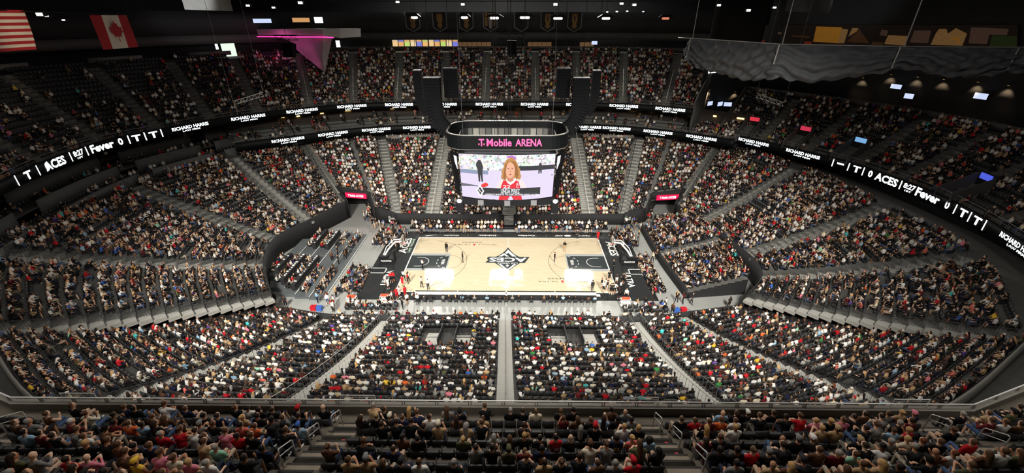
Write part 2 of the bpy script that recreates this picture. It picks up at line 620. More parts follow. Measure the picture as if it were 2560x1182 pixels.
def lathe_capsule(a, b, ra, rb, seg=10):
    a, b = np.array(a, float), np.array(b, float)
    ax = b - a
    L = np.linalg.norm(ax)
    ax = ax / L if L > 1e-6 else np.array([0, 0, 1.0])
    up = np.array([0, 0, 1.0]) if abs(ax[2]) < 0.9 else np.array([1.0, 0, 0])
    u = np.cross(ax, up)
    u /= np.linalg.norm(u)
    w = np.cross(ax, u)
    prof = [(-ra * math.cos(t), ra * math.sin(t)) for t in np.linspace(0.35, PI / 2, 4)] + [(L + rb * math.sin(t), rb * math.cos(t)) for t in np.linspace(0, PI / 2 - 0.35, 4)]
    V = [a - ax * ra]
    for h, r in prof:
        for k in range(seg):
            t = 2 * PI * k / seg
            V.append(a + ax * h + (u * math.cos(t) + w * math.sin(t)) * r)
    V.append(b + ax * rb)
    F = []
    m = len(prof)
    for k in range(seg):
        F.append((0, 1 + (k + 1) % seg, 1 + k))
        for j in range(m - 1):
            F.append((1 + j * seg + k, 1 + j * seg + (k + 1) % seg, 1 + (j + 1) * seg + (k + 1) % seg, 1 + (j + 1) * seg + k))
        F.append((len(V) - 1, 1 + (m - 1) * seg + k, 1 + (m - 1) * seg + (k + 1) % seg))
    return V, F


class Body:
    def __init__(self):
        self.pr = []

    def cap(self, part, a, b, ra, rb):
        self.pr.append(('c', part, np.array(a, float), np.array(b, float), ra, rb))

    def ell(self, part, c, r):
        self.pr.append(('e', part, np.array(c, float), np.array(r, float), 0, 0))

    def raw(self):
        mb = MB()
        for k, part, a, b, ra, rb in self.pr:
            if k == 'c':
                mb.add(*lathe_capsule(a, b, ra, rb))
            else:
                V, F = lathe_capsule((0, 0, -0.0001), (0, 0, 0.0001), 1, 1)
                mb.add([tuple(a + np.array(v) * b) for v in V], F)
        return mb

    def classify(self, X):
        best = np.full(len(X), 1e9)
        part = np.zeros(len(X), int)
        for k, pt, a, b, ra, rb in self.pr:
            if k == 'c':
                ab = b - a
                t = np.clip(((X - a) @ ab) / max(ab @ ab, 1e-9), 0, 1)
                d = np.linalg.norm(X - (a + t[:, None] * ab), axis=1) - (ra + (rb - ra) * t)
            else:
                d = (np.linalg.norm((X - a) / b, axis=1) - 1) * b.min()
            q = d < best
            best[q] = d[q]
            part[q] = pt
        return part


def make_body(pose, hair, sleeves=True, shorts=False):
    B = Body()
    stand = pose.startswith('stand')
    lean = {'sit': 0.0, 'sit_fwd': 0.2, 'sit_back': -0.06, 'sit_phone': 0.04, 'sit_turn': 0.02, 'sit_clap': 0.05}.get(pose, 0.0)
    hipz = 0.93 if stand else 0.50
    by = 0.0 if stand else -0.10
    n = lambda z: by + lean * (z - hipz) * 1.6        # spine y at height z
    th = math.atan(lean * 1.6)
    sz = lambda z: hipz + (z - hipz) * math.cos(th)
    top = 0.50
    # trunk
    B.ell(PANTS, (0, by, hipz + 0.02), (0.172, 0.135, 0.125))
    B.ell(SHIRT, (0, n(hipz + 0.18), sz(hipz + 0.18)), (0.158, 0.115, 0.19))
    B.ell(SHIRT, (0, n(hipz + 0.36) - 0.005, sz(hipz + 0.36)), (0.178, 0.122, 0.17))
    shz = hipz + 0.47
    B.cap(SHIRT, (-0.135, n(shz), sz(shz) - 0.005), (0.135, n(shz), sz(shz) - 0.005), 0.072, 0.072)
    hd = np.array([0, n(shz + 0.2) + 0.03 + 0.05 * max(lean, 0), sz(shz + 0.225)])
    B.cap(SKIN, (0, n(shz) + 0.005, sz(shz) + 0.02), hd + np.array([0, -0.012, -0.03]), 0.062, 0.055)
    # head with nose, chin and ears
    B.ell(SKIN, hd, (0.074, 0.092, 0.112))
    tx, ty = (0.5, 0.86) if pose == 'sit_turn' else (0.0, 1.0)
    B.ell(SKIN, hd + np.array([tx * 0.09, ty * 0.092, -0.012]), (0.017, 0.02, 0.026))
    B.ell(SKIN, hd + np.array([tx * 0.05, ty * 0.055, -0.075]), (0.04, 0.04, 0.035))
    for s in (-1, 1):
        B.ell(SKIN, hd + np.array([s * 0.078, -0.005, -0.01]), (0.014, 0.022, 0.032))
        B.ell(HAIR, hd + np.array([s * 0.028 + tx * 0.085, ty * 0.083, 0.016]), (0.014, 0.012, 0.009))
    bk = np.array([-tx * 0.03, -0.03 * ty, 0])
    if hair == 'short':
        B.ell(HAIR, hd + bk + np.array([0, -0.002, 0.033]), (0.083, 0.093, 0.09))
    elif hair == 'long':
        B.ell(HAIR, hd + bk + np.array([0, -0.002, 0.03]), (0.09, 0.099, 0.094))
        B.cap(HAIR, hd + bk + np.array([0, -0.05, 0.0]), (0, n(shz - 0.12) - 0.115, sz(shz - 0.12)), 0.085, 0.075)
    elif hair == 'bun':
        B.ell(HAIR, hd + bk + np.array([0, -0.002, 0.033]), (0.084, 0.094, 0.092))
        B.ell(HAIR, hd + bk + np.array([0, -0.09, 0.085]), (0.045, 0.045, 0.045))
    elif hair == 'cap':
        B.ell(HAIR, hd + bk + np.array([0, -0.012, -0.005]), (0.081, 0.085, 0.07))
        B.ell(HAT, hd + np.array([0, -0.008, 0.05]), (0.092, 0.104, 0.08))
        B.cap(HAT, hd + np.array([-0.035, 0.11, 0.052]), hd + np.array([0.035, 0.11, 0.052]), 0.035, 0.035)
    elif hair == 'afro':
        B.ell(HAIR, hd + bk + np.array([0, -0.01, 0.04]), (0.125, 0.125, 0.12))
    # arms
    sh = [np.array([s * 0.172, n(shz), sz(shz) - 0.012]) for s in (-1, 1)]
    fore = SHIRT if sleeves == 'long' else SKIN
    for s, S0 in zip((-1, 1), sh):
        if stand:
            el = S0 + np.array([s * 0.055, -0.03, -0.30])
            ha = el + np.array([-s * 0.005, 0.07, -0.25])
            if pose == 'stand_hips':
                el = S0 + np.array([s * 0.16, -0.08, -0.24])
                ha = np.array([s * 0.17, 0.06, hipz + 0.06])
            if pose == 'stand_hold':
                el = S0 + np.array([s * 0.07, 0.05, -0.27])
                ha = np.array([s * 0.09, 0.3, hipz + 0.28])
        elif pose == 'sit_fwd':
            el = np.array([s * 0.2, n(shz) + 0.18, 0.70])
            ha = np.array([s * 0.05, n(shz) + 0.36, 0.66])
        elif pose == 'sit_back':
            el = S0 + np.array([s * 0.035, 0.02, -0.28])
            ha = el + np.array([-s * 0.02, 0.25, -0.02])
        elif pose == 'sit_phone' and s > 0:
            el = S0 + np.array([0.03, 0.16, -0.2])
            ha = el + np.array([-0.09, 0.12, 0.2])
        elif pose == 'sit_clap':
            el = S0 + np.array([s * 0.03, 0.12, -0.24])
            ha = np.array([s * 0.035, n(shz) + 0.33, 0.86])
        else:
            el = S0 + np.array([s * 0.03, 0.07, -0.27])
            ha = np.array([s * 0.09, by + 0.30, 0.635])
        mid = S0 + (el - S0) * 0.72
        if sleeves:
            B.cap(SHIRT, S0, mid, 0.062, 0.053)
        else:
            B.cap(SKIN, S0, mid, 0.052, 0.046)
        B.cap(fore if sleeves == 'long' else SKIN, mid, el, 0.046, 0.042)
        wr = el + (ha - el) * 0.80
        B.cap(fore, el, wr, 0.042, 0.029)
        B.cap(SKIN, wr, ha, 0.034, 0.036)
        d = (ha - wr) / np.linalg.norm(ha - wr)
        side = np.cross(d, (0, 0, 1.0))
        side = side / (np.linalg.norm(side) + 1e-9)
        for q, (o, l) in enumerate(((-0.03, 0.062), (-0.01, 0.075), (0.01, 0.072), (0.03, 0.055))):
            B.cap(SKIN, ha + side * o, ha + side * o + d * l + np.array([0, 0, -0.012]), 0.0095, 0.008)
        B.cap(SKIN, wr + d * 0.02 - side * s * 0.03, wr + d * 0.06 - side * s * 0.06, 0.011, 0.009)
    # legs
    calf = SKIN if shorts else PANTS
    for s in (-1, 1):
        hip = np.array([s * 0.092, by, hipz])
        if stand:
            st = 0.16 if pose == 'stand_walk' else 0.0
            kn = np.array([s * 0.1, by + 0.02 + s * st * 0.6, 0.5])
            an = np.array([s * 0.11, by - 0.02 + s * st, 0.09])
        else:
            kn = np.array([s * 0.12, by + 0.44, 0.515])
            an = np.array([s * 0.13, by + 0.50 + (0.04 if pose == 'sit_back' else -0.06), 0.09])
        B.cap(PANTS, hip, kn, 0.088, 0.062)
        B.cap(calf, kn, an, 0.058, 0.04)
        B.cap(SHOE, an + np.array([0, -0.03, -0.045]), an + np.array([s * 0.02, 0.15, -0.05]), 0.042, 0.036)
    return B


def body_mesh(B, voxel, tris, name, smooth=True):
    src = B.raw().mesh(name + '_raw', None)
    o = bpy.data.objects.new(name + '_raw', src)
    COL.objects.link(o)
    rm = o.modifiers.new('remesh', 'REMESH')
    rm.mode = 'VOXEL'
    rm.voxel_size = voxel
    rm.use_smooth_shade = True
    sm = o.modifiers.new('smooth', 'SMOOTH')
    sm.factor = 0.5
    sm.iterations = 1
    dc = o.modifiers.new('decimate', 'DECIMATE')
    dg = bpy.context.evaluated_depsgraph_get()
    dc.ratio = 1.0
    ev = o.evaluated_get(dg)
    nt = sum(len(p.vertices) - 2 for p in ev.data.polygons)
    dc.ratio = min(1.0, tris / max(nt, 1))
    dc.use_collapse_triangulate = True
    dg.update()
    me = bpy.data.meshes.new_from_object(o.evaluated_get(bpy.context.evaluated_depsgraph_get()))
    bpy.data.objects.remove(o)
    bpy.data.meshes.remove(src)
    V = np.zeros(len(me.vertices) * 3, np.float32)
    me.vertices.foreach_get('co', V)
    V = V.reshape(-1, 3)
    me.calc_loop_triangles()
    F = np.zeros(len(me.loop_triangles) * 3, np.int32)
    me.loop_triangles.foreach_get('vertices', F)
    F = F.reshape(-1, 3)
    part = B.classify(V[F].mean(1))
    bpy.data.meshes.remove(me)
    return V, F, part


P_MATS = [attr_mat('shirt_cloth', 'shirt', 'OBJECT', 0.85), attr_mat('skin', 'skin', 'OBJECT', 0.55), attr_mat('hair', 'hair', 'OBJECT', 0.6), attr_mat('trouser_cloth', 'pants', 'OBJECT', 0.85),
          attr_mat('shoe', 'shoe', 'OBJECT', 0.6), attr_mat('hat_cloth', 'hat', 'OBJECT', 0.8)]
CROWD_MAT = attr_mat('crowd_cloth', 'tint', 'GEOMETRY', 0.85)

HI = {}


def hi_mesh(pose, hair, sleeves=True, shorts=False):
    k = (pose, hair, sleeves, shorts)
    if k not in HI:
        V, F, part = body_mesh(make_body(*k), 0.021, 2000, 'person')
        HI[k] = np_mesh('person', V, F, P_MATS, smooth=True, mi=part)
    return HI[k]


SKINS = [srgb(232, 190, 160), srgb(214, 165, 132), srgb(190, 138, 104), srgb(140, 94, 66), srgb(96, 62, 44), srgb(224, 178, 150)]
HAIRS = {'black': srgb(26, 22, 20), 'dark brown': srgb(52, 36, 26), 'brown': srgb(86, 60, 40), 'blond': srgb(190, 150, 96), 'grey': srgb(150, 146, 140), 'white': srgb(215, 212, 205), 'auburn': srgb(110, 58, 34)}
SHIRTS = {'black': srgb(22, 22, 24), 'charcoal': srgb(48, 48, 50), 'grey': srgb(128, 128, 126), 'white': srgb(236, 234, 228), 'cream': srgb(226, 214, 188), 'red': srgb(196, 28, 40), 'maroon': srgb(104, 26, 34), 'navy': srgb(28, 36, 66),
          'blue': srgb(60, 100, 180), 'light blue': srgb(150, 186, 214), 'pink': srgb(226, 130, 150), 'yellow': srgb(232, 190, 60), 'green': srgb(60, 130, 70), 'teal': srgb(70, 190, 190), 'orange': srgb(226, 104, 50), 'purple': srgb(100, 70, 150),
          'tan': srgb(184, 152, 112), 'brown': srgb(96, 66, 46), 'olive': srgb(88, 90, 62), 'mint': srgb(150, 210, 180), 'coral': srgb(220, 110, 96)}
SH_N = list(SHIRTS)
SH_W = np.array([38, 11, 8, 31, 7, 7, 2.5, 4, 1.0, 2.2, 1.6, .7, .4, .4, .9, .4, 5, 3, 1.2, .3, 1.6])
SH_W /= SH_W.sum()
PANTC = [srgb(24, 24, 28), srgb(34, 40, 60), srgb(70, 90, 124), srgb(40, 40, 42), srgb(170, 158, 138), srgb(200, 170, 146), srgb(110, 104, 92)]
SHOEC = [srgb(235, 235, 232), srgb(30, 30, 32), srgb(235, 235, 232), srgb(90, 80, 70)]


def random_tints(m):
    """(m,6,3) colour rows for shirt, skin, hair, pants, shoe, hat"""
    T = np.zeros((m, 6, 3))
    sh = np.array([SHIRTS[k] for k in SH_N])
    T[:, 0] = sh[RNG.choice(len(SH_N), m, p=SH_W)] * RNG.uniform(0.82, 1.08, (m, 1))
    T[:, 1] = np.array(SKINS)[RNG.choice(6, m, p=[.18, .24, .22, .14, .10, .12])]
    hc = np.array(list(HAIRS.values()))
    T[:, 2] = hc[RNG.choice(7, m, p=[.42, .28, .13, .08, .05, .02, .02])]
    T[:, 3] = np.array(PANTC)[RNG.choice(7, m, p=[.3, .2, .13, .2, .06, .05, .06])]
    T[:, 4] = np.array(SHOEC)[RNG.choice(4, m)]
    T[:, 5] = sh[RNG.choice([0, 3, 3, 5, 7, 2], m)]
    return np.clip(T, 0, 0.92)


LOW = [body_mesh(make_body(p, h, sl, so), 0.036, 130, 'crowd_person') for p, h, sl, so in (
    ('sit', 'short', True, False), ('sit_fwd', 'short', True, True), ('sit_back', 'cap', True, False), ('sit', 'long', True, False), ('sit_clap', 'long', False, True),
    ('sit_turn', 'short', 'long', False), ('sit_phone', 'bun', True, True), ('sit_fwd', 'long', 'long', False), ('sit_back', 'short', True, True))]
LOWSTAND = [body_mesh(make_body(p, h, sl, so), 0.036, 150, 'crowd_person') for p, h, sl, so in (('stand', 'short', True, False), ('stand_walk', 'long', True, True), ('stand_hold', 'short', 'long', False))]


def tile_people(A, variants, tints=None, jitter=0.06):
    """A rows x,y,z,dx,dy -> V,F,tint arrays of one joined crowd"""
    m = len(A)
    which = RNG.integers(0, len(variants), m)
    T = random_tints(m) if tints is None else tints
    sc = RNG.uniform(0.93, 1.06, m)
    ang = np.arctan2(-A[:, 3], A[:, 4]) + RNG.normal(0, 0.16, m)
    Vs, Fs, Ts, off = [], [], [], 0
    for k, (V, F, part) in enumerate(variants):
        q = np.where(which == k)[0]
        if not len(q):
            continue
        c, s = np.cos(ang[q])[:, None], np.sin(ang[q])[:, None]
        w = RNG.uniform(0.95, 1.2, (len(q), 1))
        x = V[None, :, 0] * sc[q][:, None] * w
        y = V[None, :, 1] * sc[q][:, None]
        X = x * c - y * s + A[q, 0][:, None] + RNG.normal(0, jitter * 0.5, (len(q), 1))
        Y = x * s + y * c + A[q, 1][:, None]
        Z = V[None, :, 2] * sc[q][:, None] + A[q, 2][:, None]
        Vs.append(np.stack([X, Y, Z], -1).reshape(-1, 3))
        Fs.append((F[None] + (np.arange(len(q)) * len(V))[:, None, None] + off).reshape(-1, 3))
        Ts.append(T[q][:, part].reshape(-1, 3))
        off += len(q) * len(V)
    return np.vstack(Vs), np.vstack(Fs), np.vstack(Ts)


# ------------------------------------------------------------------ crowd and seats of the bowls


def vnoise(a, b, seed):
    """smooth lattice noise 0..1"""
    r = np.random.default_rng(seed).random((64, 64))
    a, b = np.asarray(a, float) % 63, np.asarray(b, float) % 63
    i, j = a.astype(int), b.astype(int)
    u, v = a - i, b - j
    return (r[i, j] * (1 - u) + r[i + 1, j] * u) * (1 - v) + (r[i, j + 1] * (1 - u) + r[i + 1, j + 1] * u) * v


SEATS, PEOPLE = [], []


def fill(T, aisles, occ, r0=0, s0=0, s1=None, seed=0, skip=None, pitch=0.52, gap=0.72):
    A = T.seats(aisles, gap=gap, r0=r0, s0=s0, s1=s1, skip=skip, pitch=pitch)
    SEATS.append(A)
    L = A[:, 5] * 11.0
    nz = 0.5 * vnoise(L * 0.8, A[:, 6] * 1.0, seed) + 0.5 * vnoise(L * 1.7 + 7, A[:, 6] * 1.0 + 3, seed + 1)
    p = occ(A) if callable(occ) else np.full(len(A), occ)
    keep = nz + RNG.normal(0, 0.10, len(A)) < np.clip(0.23 + p * 0.54, 0, 2)
    PEOPLE.append(A[keep])


fill(T_near, [0, 1, 2, 3, 4, 5, 6], 0.88, seed=1)
fill(T_left, [0, 1, 2, 3, 4], 0.76, seed=3, gap=1.05)
fill(T_fcl, [0], 0.8, r0=5, s1=0.6, seed=5)
fill(T_fcl, [1], 0.85, s0=0.62, seed=6)
fill(T_far, [0, 1, 2, 3, 4], 0.80, seed=7, gap=1.2)
fill(T_fcr, [1], 0.85, r0=5, s0=0.4, seed=9)
fill(T_fcr, [0], 0.85, s1=0.38, seed=10)
fill(T_right, [0, 1, 2, 3, 4], 0.79, seed=11, gap=1.05)
fill(T_block, [1], 0.95, seed=13)


def occ_up(A):
    x = A[:, 5]
    r = A[:, 6] / 16
    base = np.interp(x, [0, 2, 3.5, 5, 6.5, 15], [0.60, 0.56, 0.62, 0.74, 0.86, 0.86])
    drop = np.interp(x, [0, 3, 5, 6.5, 15], [0.75, 0.7, 0.35, 0.05, 0.0])
    return base - drop * r


fill(T_up, list(range(1, 15)), occ_up, seed=15)
fill(T_upr, list(range(1, 7)), 0.58, seed=17)

# ------------------------------------------------------------------ fascias, ribbon boards, suites
def tier_curve(T, s0, s1, off=0.0, per=8):
    S = np.linspace(s0, s1, int((s1 - s0) * per) + 1)
    P2 = T.P(S, 0.0)
    if off:
        Q = T.P(S, 1.0)
        d = (Q - P2) / np.linalg.norm(Q - P2, axis=1)[:, None]
        P2 = P2 + d * off
    return P2


def arclen(P2):
    return np.concatenate([[0], np.cumsum(np.linalg.norm(np.diff(P2, axis=0), axis=1))])


def strip(P2, Q2, z0, z1):
    n = len(P2)
    V = np.vstack([np.column_stack([P2, np.full(n, z0)]), np.column_stack([Q2, np.full(n, z1)])])
    i = np.arange(n - 1)
    return V, np.stack([i, i + 1, i + 1 + n, i + n], -1)


def offset_in(P2, d):
    t = np.gradient(P2, axis=0)
    n = np.column_stack([-t[:, 1], t[:, 0]])
    n /= np.linalg.norm(n, axis=1)[:, None]
    s = np.sign((n * -P2).sum(1))[:, None]
    return P2 - n * s * d


def ribbon(P2, z0, z1, label, texts, group=None):
    """LED ribbon board along plan points; texts: (px, py, words, height, sub)"""
    root = empty('ribbon_board', (P2[0][0], P2[0][1], z0))
    tag(root, label, 'led board', group)
    o = curve_wall('panel', None, P2, z0, z1, LEDBK, None, 0.22, parent=root)
    o.matrix_basis = root.matrix_basis.inverted()
    mid = (z0 + z1) / 2
    LB = arclen(P2)
    PB = offset_in(P2, -0.13)
    t0 = P2[1] - P2[0]
    # reading direction as seen from the court
    sgn = 1.0 if np.cross(np.append(PB[0] - P2[0], 0), np.append(t0, 0))[2] < 0 else -1.0
    sgn = -sgn
    for (px, py, words, h) in texts:
        v = ray(px, py)
        # board position on the sight line, as a length along the board
        best = None
        for d in np.arange(0, LB[-1], 0.1):
            p = np.array([np.interp(d, LB, P2[:, 0]), np.interp(d, LB, P2[:, 1])])
            if (p - CAM[:2]) @ v[:2] <= 0:
                continue
            ang = abs((p[0] - CAM[0]) * v[1] - (p[1] - CAM[1]) * v[0]) / np.linalg.norm(p - CAM[:2])
            if best is None or ang < best[0]:
                best = (ang, d)
        d0 = best[1]
        for w_, dz, hh, ww in words:
            if isinstance(w_, tuple):
                co = np.array([(-w_[0] / 2, -w_[1] / 2), (w_[0] / 2, -w_[1] / 2), (w_[0] / 2, w_[1] / 2), (-w_[0] / 2, w_[1] / 2)])
                faces = [(0, 1, 2, 3)]
                nm_ = 'lit_bar'
            else:
                me, wd = text_mesh(w_, 0.035)
                co = np.zeros(len(me.vertices) * 3, np.float32)
                me.vertices.foreach_get('co', co)
                co = co.reshape(-1, 3)[:, :2] * (ww / wd, hh)
                faces = [tuple(q.vertices) for q in me.polygons]
                nm_ = 'lettering'
            sd = d0 + sgn * co[:, 0]
            X, Y = np.interp(sd, LB, PB[:, 0]), np.interp(sd, LB, PB[:, 1])
            vs = np.column_stack([X, Y, mid + dz + co[:, 1]])
            ob = MB().add(vs, faces).build(nm_, LEDW, root)
            ob.matrix_basis = root.matrix_basis.inverted()
    return root


RH = [('RICHARD HARRIS', 0.14, 0.52, 5.4), ('LAW FIRM', -0.36, 0.24, 2.6)]
BAR = [((0.16, 1.15), 0, 0, 0)]
TT = [('T', 0.0, 0.9, 1.15)]
ZERO = [('0', 0.0, 0.95, 0.62)]
ACE = [('ACES', 0.0, 1.05, 3.3)]
CLK = [('8:27', 0.15, 0.7, 1.6), ('1ST', -0.45, 0.22, 0.9)]
FEV = [('Fever', 0.0, 1.05, 3.4)]
DASH = [('-', 0.1, 0.25, 1.0)]

P_upf = tier_curve(T_up, 0, 15, -0.15)
UZ0, UZ1 = 15.65, 16.95
ribbon(P_upf, UZ0, UZ1, 'upper LED ribbon board along the far and left balcony front', [
    (25, 428, BAR, 1), (55, 415, TT, 1), (85, 413, BAR, 1), (110, 408, ZERO, 1), (130, 398, ACE, 1), (170, 384, BAR, 1), (190, 376, CLK, 1), (212, 371, BAR, 1), (250, 362, FEV, 1), (298, 349, ZERO, 1), (319, 345, BAR, 1),
    (339, 339, TT, 1), (360, 335, BAR, 1), (380, 331, TT, 1), (401, 327, BAR, 1),
    (474, 313, RH, 1), (621, 291, RH, 1), (755, 275, RH, 1), (880, 265, RH, 1), (998, 260, RH, 1), (1108, 259, RH, 1), (1223, 259, RH, 1), (1336, 259, RH, 1), (1450, 260, RH, 1), (1560, 263, RH, 1), (1677, 270, RH, 1)])
suite_pts = np.array([(-46.4, 17.4), (-44.9, 18.6), (-38.0, 23.4), (-30.2, 28.6), (-18.7, 32.0), (0, 32.9), (17.7, 32.3), (27.6, 28.9), (34.9, 24.3), (39.2, 20.6)])
P_suf = catmull(suite_pts, np.linspace(0, 9, 73))
SZ0, SZ1 = 11.35, 12.75
ribbon(P_suf, SZ0, SZ1, 'lower LED ribbon board under the far suites', [
    (717, 337, RH, 1), (830, 322, RH, 1), (940, 312, RH, 1), (1042, 309, RH, 1), (1470, 309, RH, 1), (1542, 312, RH, 1), (1647, 319, RH, 1), (1757, 332, RH, 1)])
P_rif = tier_curve(T_upr, 0, 7, -0.15)
RZ0, RZ1 = 11.5, 12.9
ribbon(P_rif, RZ0, RZ1, 'LED ribbon board along the right upper balcony front', [
    (1885, 352, RH, 1), (2010, 379, RH, 1), (2087, 398, BAR, 1), (2106, 401, DASH, 1), (2125, 409, BAR, 1), (2146, 413, TT, 1), (2163, 420, BAR, 1), (2182, 426, ZERO, 1), (2220, 441, ACE, 1), (2258, 453, BAR, 1), (2280, 460, CLK, 1),
    (2300, 468, BAR, 1), (2328, 479, FEV, 1), (2377, 500, ZERO, 1), (2397, 511, BAR, 1), (2418, 520, TT, 1), (2434, 531, BAR, 1), (2453, 540, TT, 1), (2470, 552, BAR, 1), (2556, 605, RH, 1)])

# guard rails on top of the balcony fronts


def top_rail(P2, z, label, h=0.75, post=2.2, rad=0.03):
    root = empty('guard_rail', (P2[0][0], P2[0][1], z))
    tag(root, label, 'railing')
    P3 = [(p[0], p[1], z + h) for p in P2]
    a = MB().tube(P3, rad, 5)
    a.tube([(p[0], p[1], z + h * 0.5) for p in P2], rad * 0.6, 4)
    o = a.build('handrail', RAILM, root)
    o.matrix_basis = root.matrix_basis.inverted()
    L = arclen(P2)
    mbp = MB()
    for d in np.arange(0, L[-1], post):
        x, y = np.interp(d, L, P2[:, 0]), np.interp(d, L, P2[:, 1])
        mbp.tube([(x, y, z), (x, y, z + h)], rad * 0.8, 4)
    o = mbp.build('rail_posts', RAILM, root)
    o.matrix_basis = root.matrix_basis.inverted()
    o['kind'] = 'stuff'
    return root


top_rail(P_upf, UZ1, 'grey guard rail on top of the far and left upper balcony', 0.6)
top_rail(P_suf, SZ1, 'grey guard rail along the front of the far suites', 0.35)
top_rail(P_rif, RZ1, 'grey guard rail on top of the right upper balcony', 0.7)

# suites behind the lower ribbon


SUITE_WALL = mat('suite_back_wall', (0.05, 0.035, 0.028), 0.7, noise=0.3, scale=1.2)
mbV, mbF, off = [], [], 0
zs = [12.3, 12.75, 13.2, 13.6]
ds = [0.1, 1.3, 2.5, 3.7, 6.5]
prev = None
for i in range(4):
    for V, F in ((strip(offset_in(P_suf, ds[i]), offset_in(P_suf, ds[i + 1]), zs[i], zs[i])),):
        mbV.append(V)
        mbF.append(F + off)
        off += len(V)
    if i < 3:
        V, F = strip(offset_in(P_suf, ds[i + 1]), offset_in(P_suf, ds[i + 1]), zs[i], zs[i + 1])
        mbV.append(V)
        mbF.append(F + off)
        off += len(V)
o = link('floor_suite', np_mesh('floor_suite', np.vstack(mbV), np.vstack(mbF), [CONC]))
tag(o, 'shallow concrete steps of the far suite level', 'floor', kind='structure')
curve_wall('wall_suite', None, offset_in(P_suf, 6.5), 11, 16, SUITE_WALL, 'warm brown back wall of the far suites')
# slab between suites and concourse, and soffit under the upper tier
V, F = strip(offset_in(P_suf, -0.1), offset_in(P_suf, 6.5), SZ0, SZ0)
tag(link('ceiling_concourse', np_mesh('ceiling_concourse', V, F, [SOFFIT])), 'black soffit over the far lower concourse', 'ceiling', kind='structure')
V, F = strip(tier_curve(T_up, 0, 15, -0.2), tier_curve(T_up, 0, 15, 9.0), UZ0, UZ0 + 0.9)
tag(link('ceiling_suite', np_mesh('ceiling_suite', V, F, [SOFFIT])), 'black soffit under the upper bowl', 'ceiling', kind='structure')
V, F = strip(tier_curve(T_upr, 0, 7, -0.2), tier_curve(T_upr, 0, 7, 7.0), RZ0, RZ0 + 0.5)
tag(link('ceiling_right', np_mesh('ceiling_right', V, F, [SOFFIT])), 'black soffit under the right upper bowl', 'ceiling', kind='structure')


def back_wall(T, s0, s1, d, z1, label, per=10):
    S = np.linspace(s0, s1, max(2, int((s1 - s0) * per) + 1))
    P2, Q = T.P(S, 1.0), T.P(S, 0.0)
    dr = (P2 - Q) / np.linalg.norm(P2 - Q, axis=1)[:, None]
    W = P2 + dr * d
    curve_wall('wall_concourse', None, W, 9.5, z1, DARKW, label)
    V, F = strip(P2 - dr * 0.2, W, 0, 0)
    zz = np.concatenate([T.z(S, T.n - 1), T.z(S, T.n - 1)])
    V[:, 2] = zz
    tag(link('floor_concourse', np_mesh('floor_concourse', V, F, [CONC])), 'concourse floor behind ' + label.split('behind ')[-1], 'floor', kind='structure')


back_wall(T_far, 0, 4, 3.4, 12.4, 'dark wall behind the far lower bowl')
back_wall(T_fcl, 0, 1, 3.4, 12.4, 'dark wall behind the far left lower corner')
back_wall(T_fcr, 0, 1, 3.4, 12.4, 'dark wall behind the far right lower corner')
back_wall(T_right, 0, 4, 5.0, 12.4, 'dark wall behind the right lower bowl')
back_wall(T_near, 0, 6, 4.5, 15.0, 'dark wall behind the near lower bowl')

for a_, b_, lab_ in ((0.0, 1.6, 'left'), (4.4, 6.0, 'right')):
    S = np.linspace(a_, b_, 16)
    curve_wall('wall_parapet', None, T_near.P(S, 1.01), T_near.z(S, 22) - 1.0, T_near.z(S, 22) + 1.3, mat('parapet_concrete', (0.2, 0.19, 0.17), 0.8, noise=0.2, scale=1.5), 'concrete parapet behind the last rows at the near %s corner' % lab_, 0.2)
# suite partitions and lamps
WARMLAMP = mat('warm_lamp', (0.9, 0.7, 0.4), 0.5, emit=(1.0, 0.62, 0.22), strength=3.0)
Ls = arclen(P_suf)
Pin = offset_in(P_suf, 0.25)
Pin2 = offset_in(P_suf, 4.0)
Pin3 = offset_in(P_suf, 6.3)
npost = 15
for k in range(npost):
    d = Ls[-1] * (k + 0.5) / npost
    a = np.array([np.interp(d, Ls, Pin[:, 0]), np.interp(d, Ls, Pin[:, 1])])
    b = np.array([np.interp(d, Ls, Pin2[:, 0]), np.interp(d, Ls, Pin2[:, 1])])
    curve_wall('suite_partition', None, np.linspace(a, b, 4), [12.3, 12.6, 13.0, 13.4], [13.2, 13.5, 13.9, 14.3], GREYW, '%s grey partition wall between far suites, counted from the left' % ordinal(k + 1), 0.16, 'partition', None)
for k in range(26):
    d = Ls[-1] * (k + 0.3 + 0.4 * random.random()) / 26
    b = np.array([np.interp(d, Ls, Pin3[:, 0]), np.interp(d, Ls, Pin3[:, 1])])
    if random.random() < 0.25:
        continue
    w = random.uniform(0.5, 1.4)
    t = np.array([np.interp(d + 0.5, Ls, Pin3[:, 0]), np.interp(d + 0.5, Ls, Pin3[:, 1])]) - b
    t /= np.linalg.norm(t)
    z = 15.0 + random.uniform(-0.15, 0.25)
    c = np.linspace(b - t * w / 2, b + t * w / 2, 2)
    curve_wall('suite_lamp', None, c, z - 0.14, z + 0.14, WARMLAMP, '%s warm lamp glowing on the back wall of the far suites from the left' % ordinal(k + 1), 0.1, 'lamp', None)
# a few guests in the suites
g = []
for k in range(150):
    d = Ls[-1] * random.random()
    row = random.choice([0, 1, 2, 3])
    q = offset_in(P_suf, ds[row] + 0.75)
    x, y = np.interp(d, Ls, q[:, 0]), np.interp(d, Ls, q[:, 1])
    n = -np.array([x, y]) / math.hypot(x, y)
    g.append((x, y, zs[row], n[0], n[1], 0, 0))
PEOPLE.append(np.array(g))
SEATS.append(np.array(g))

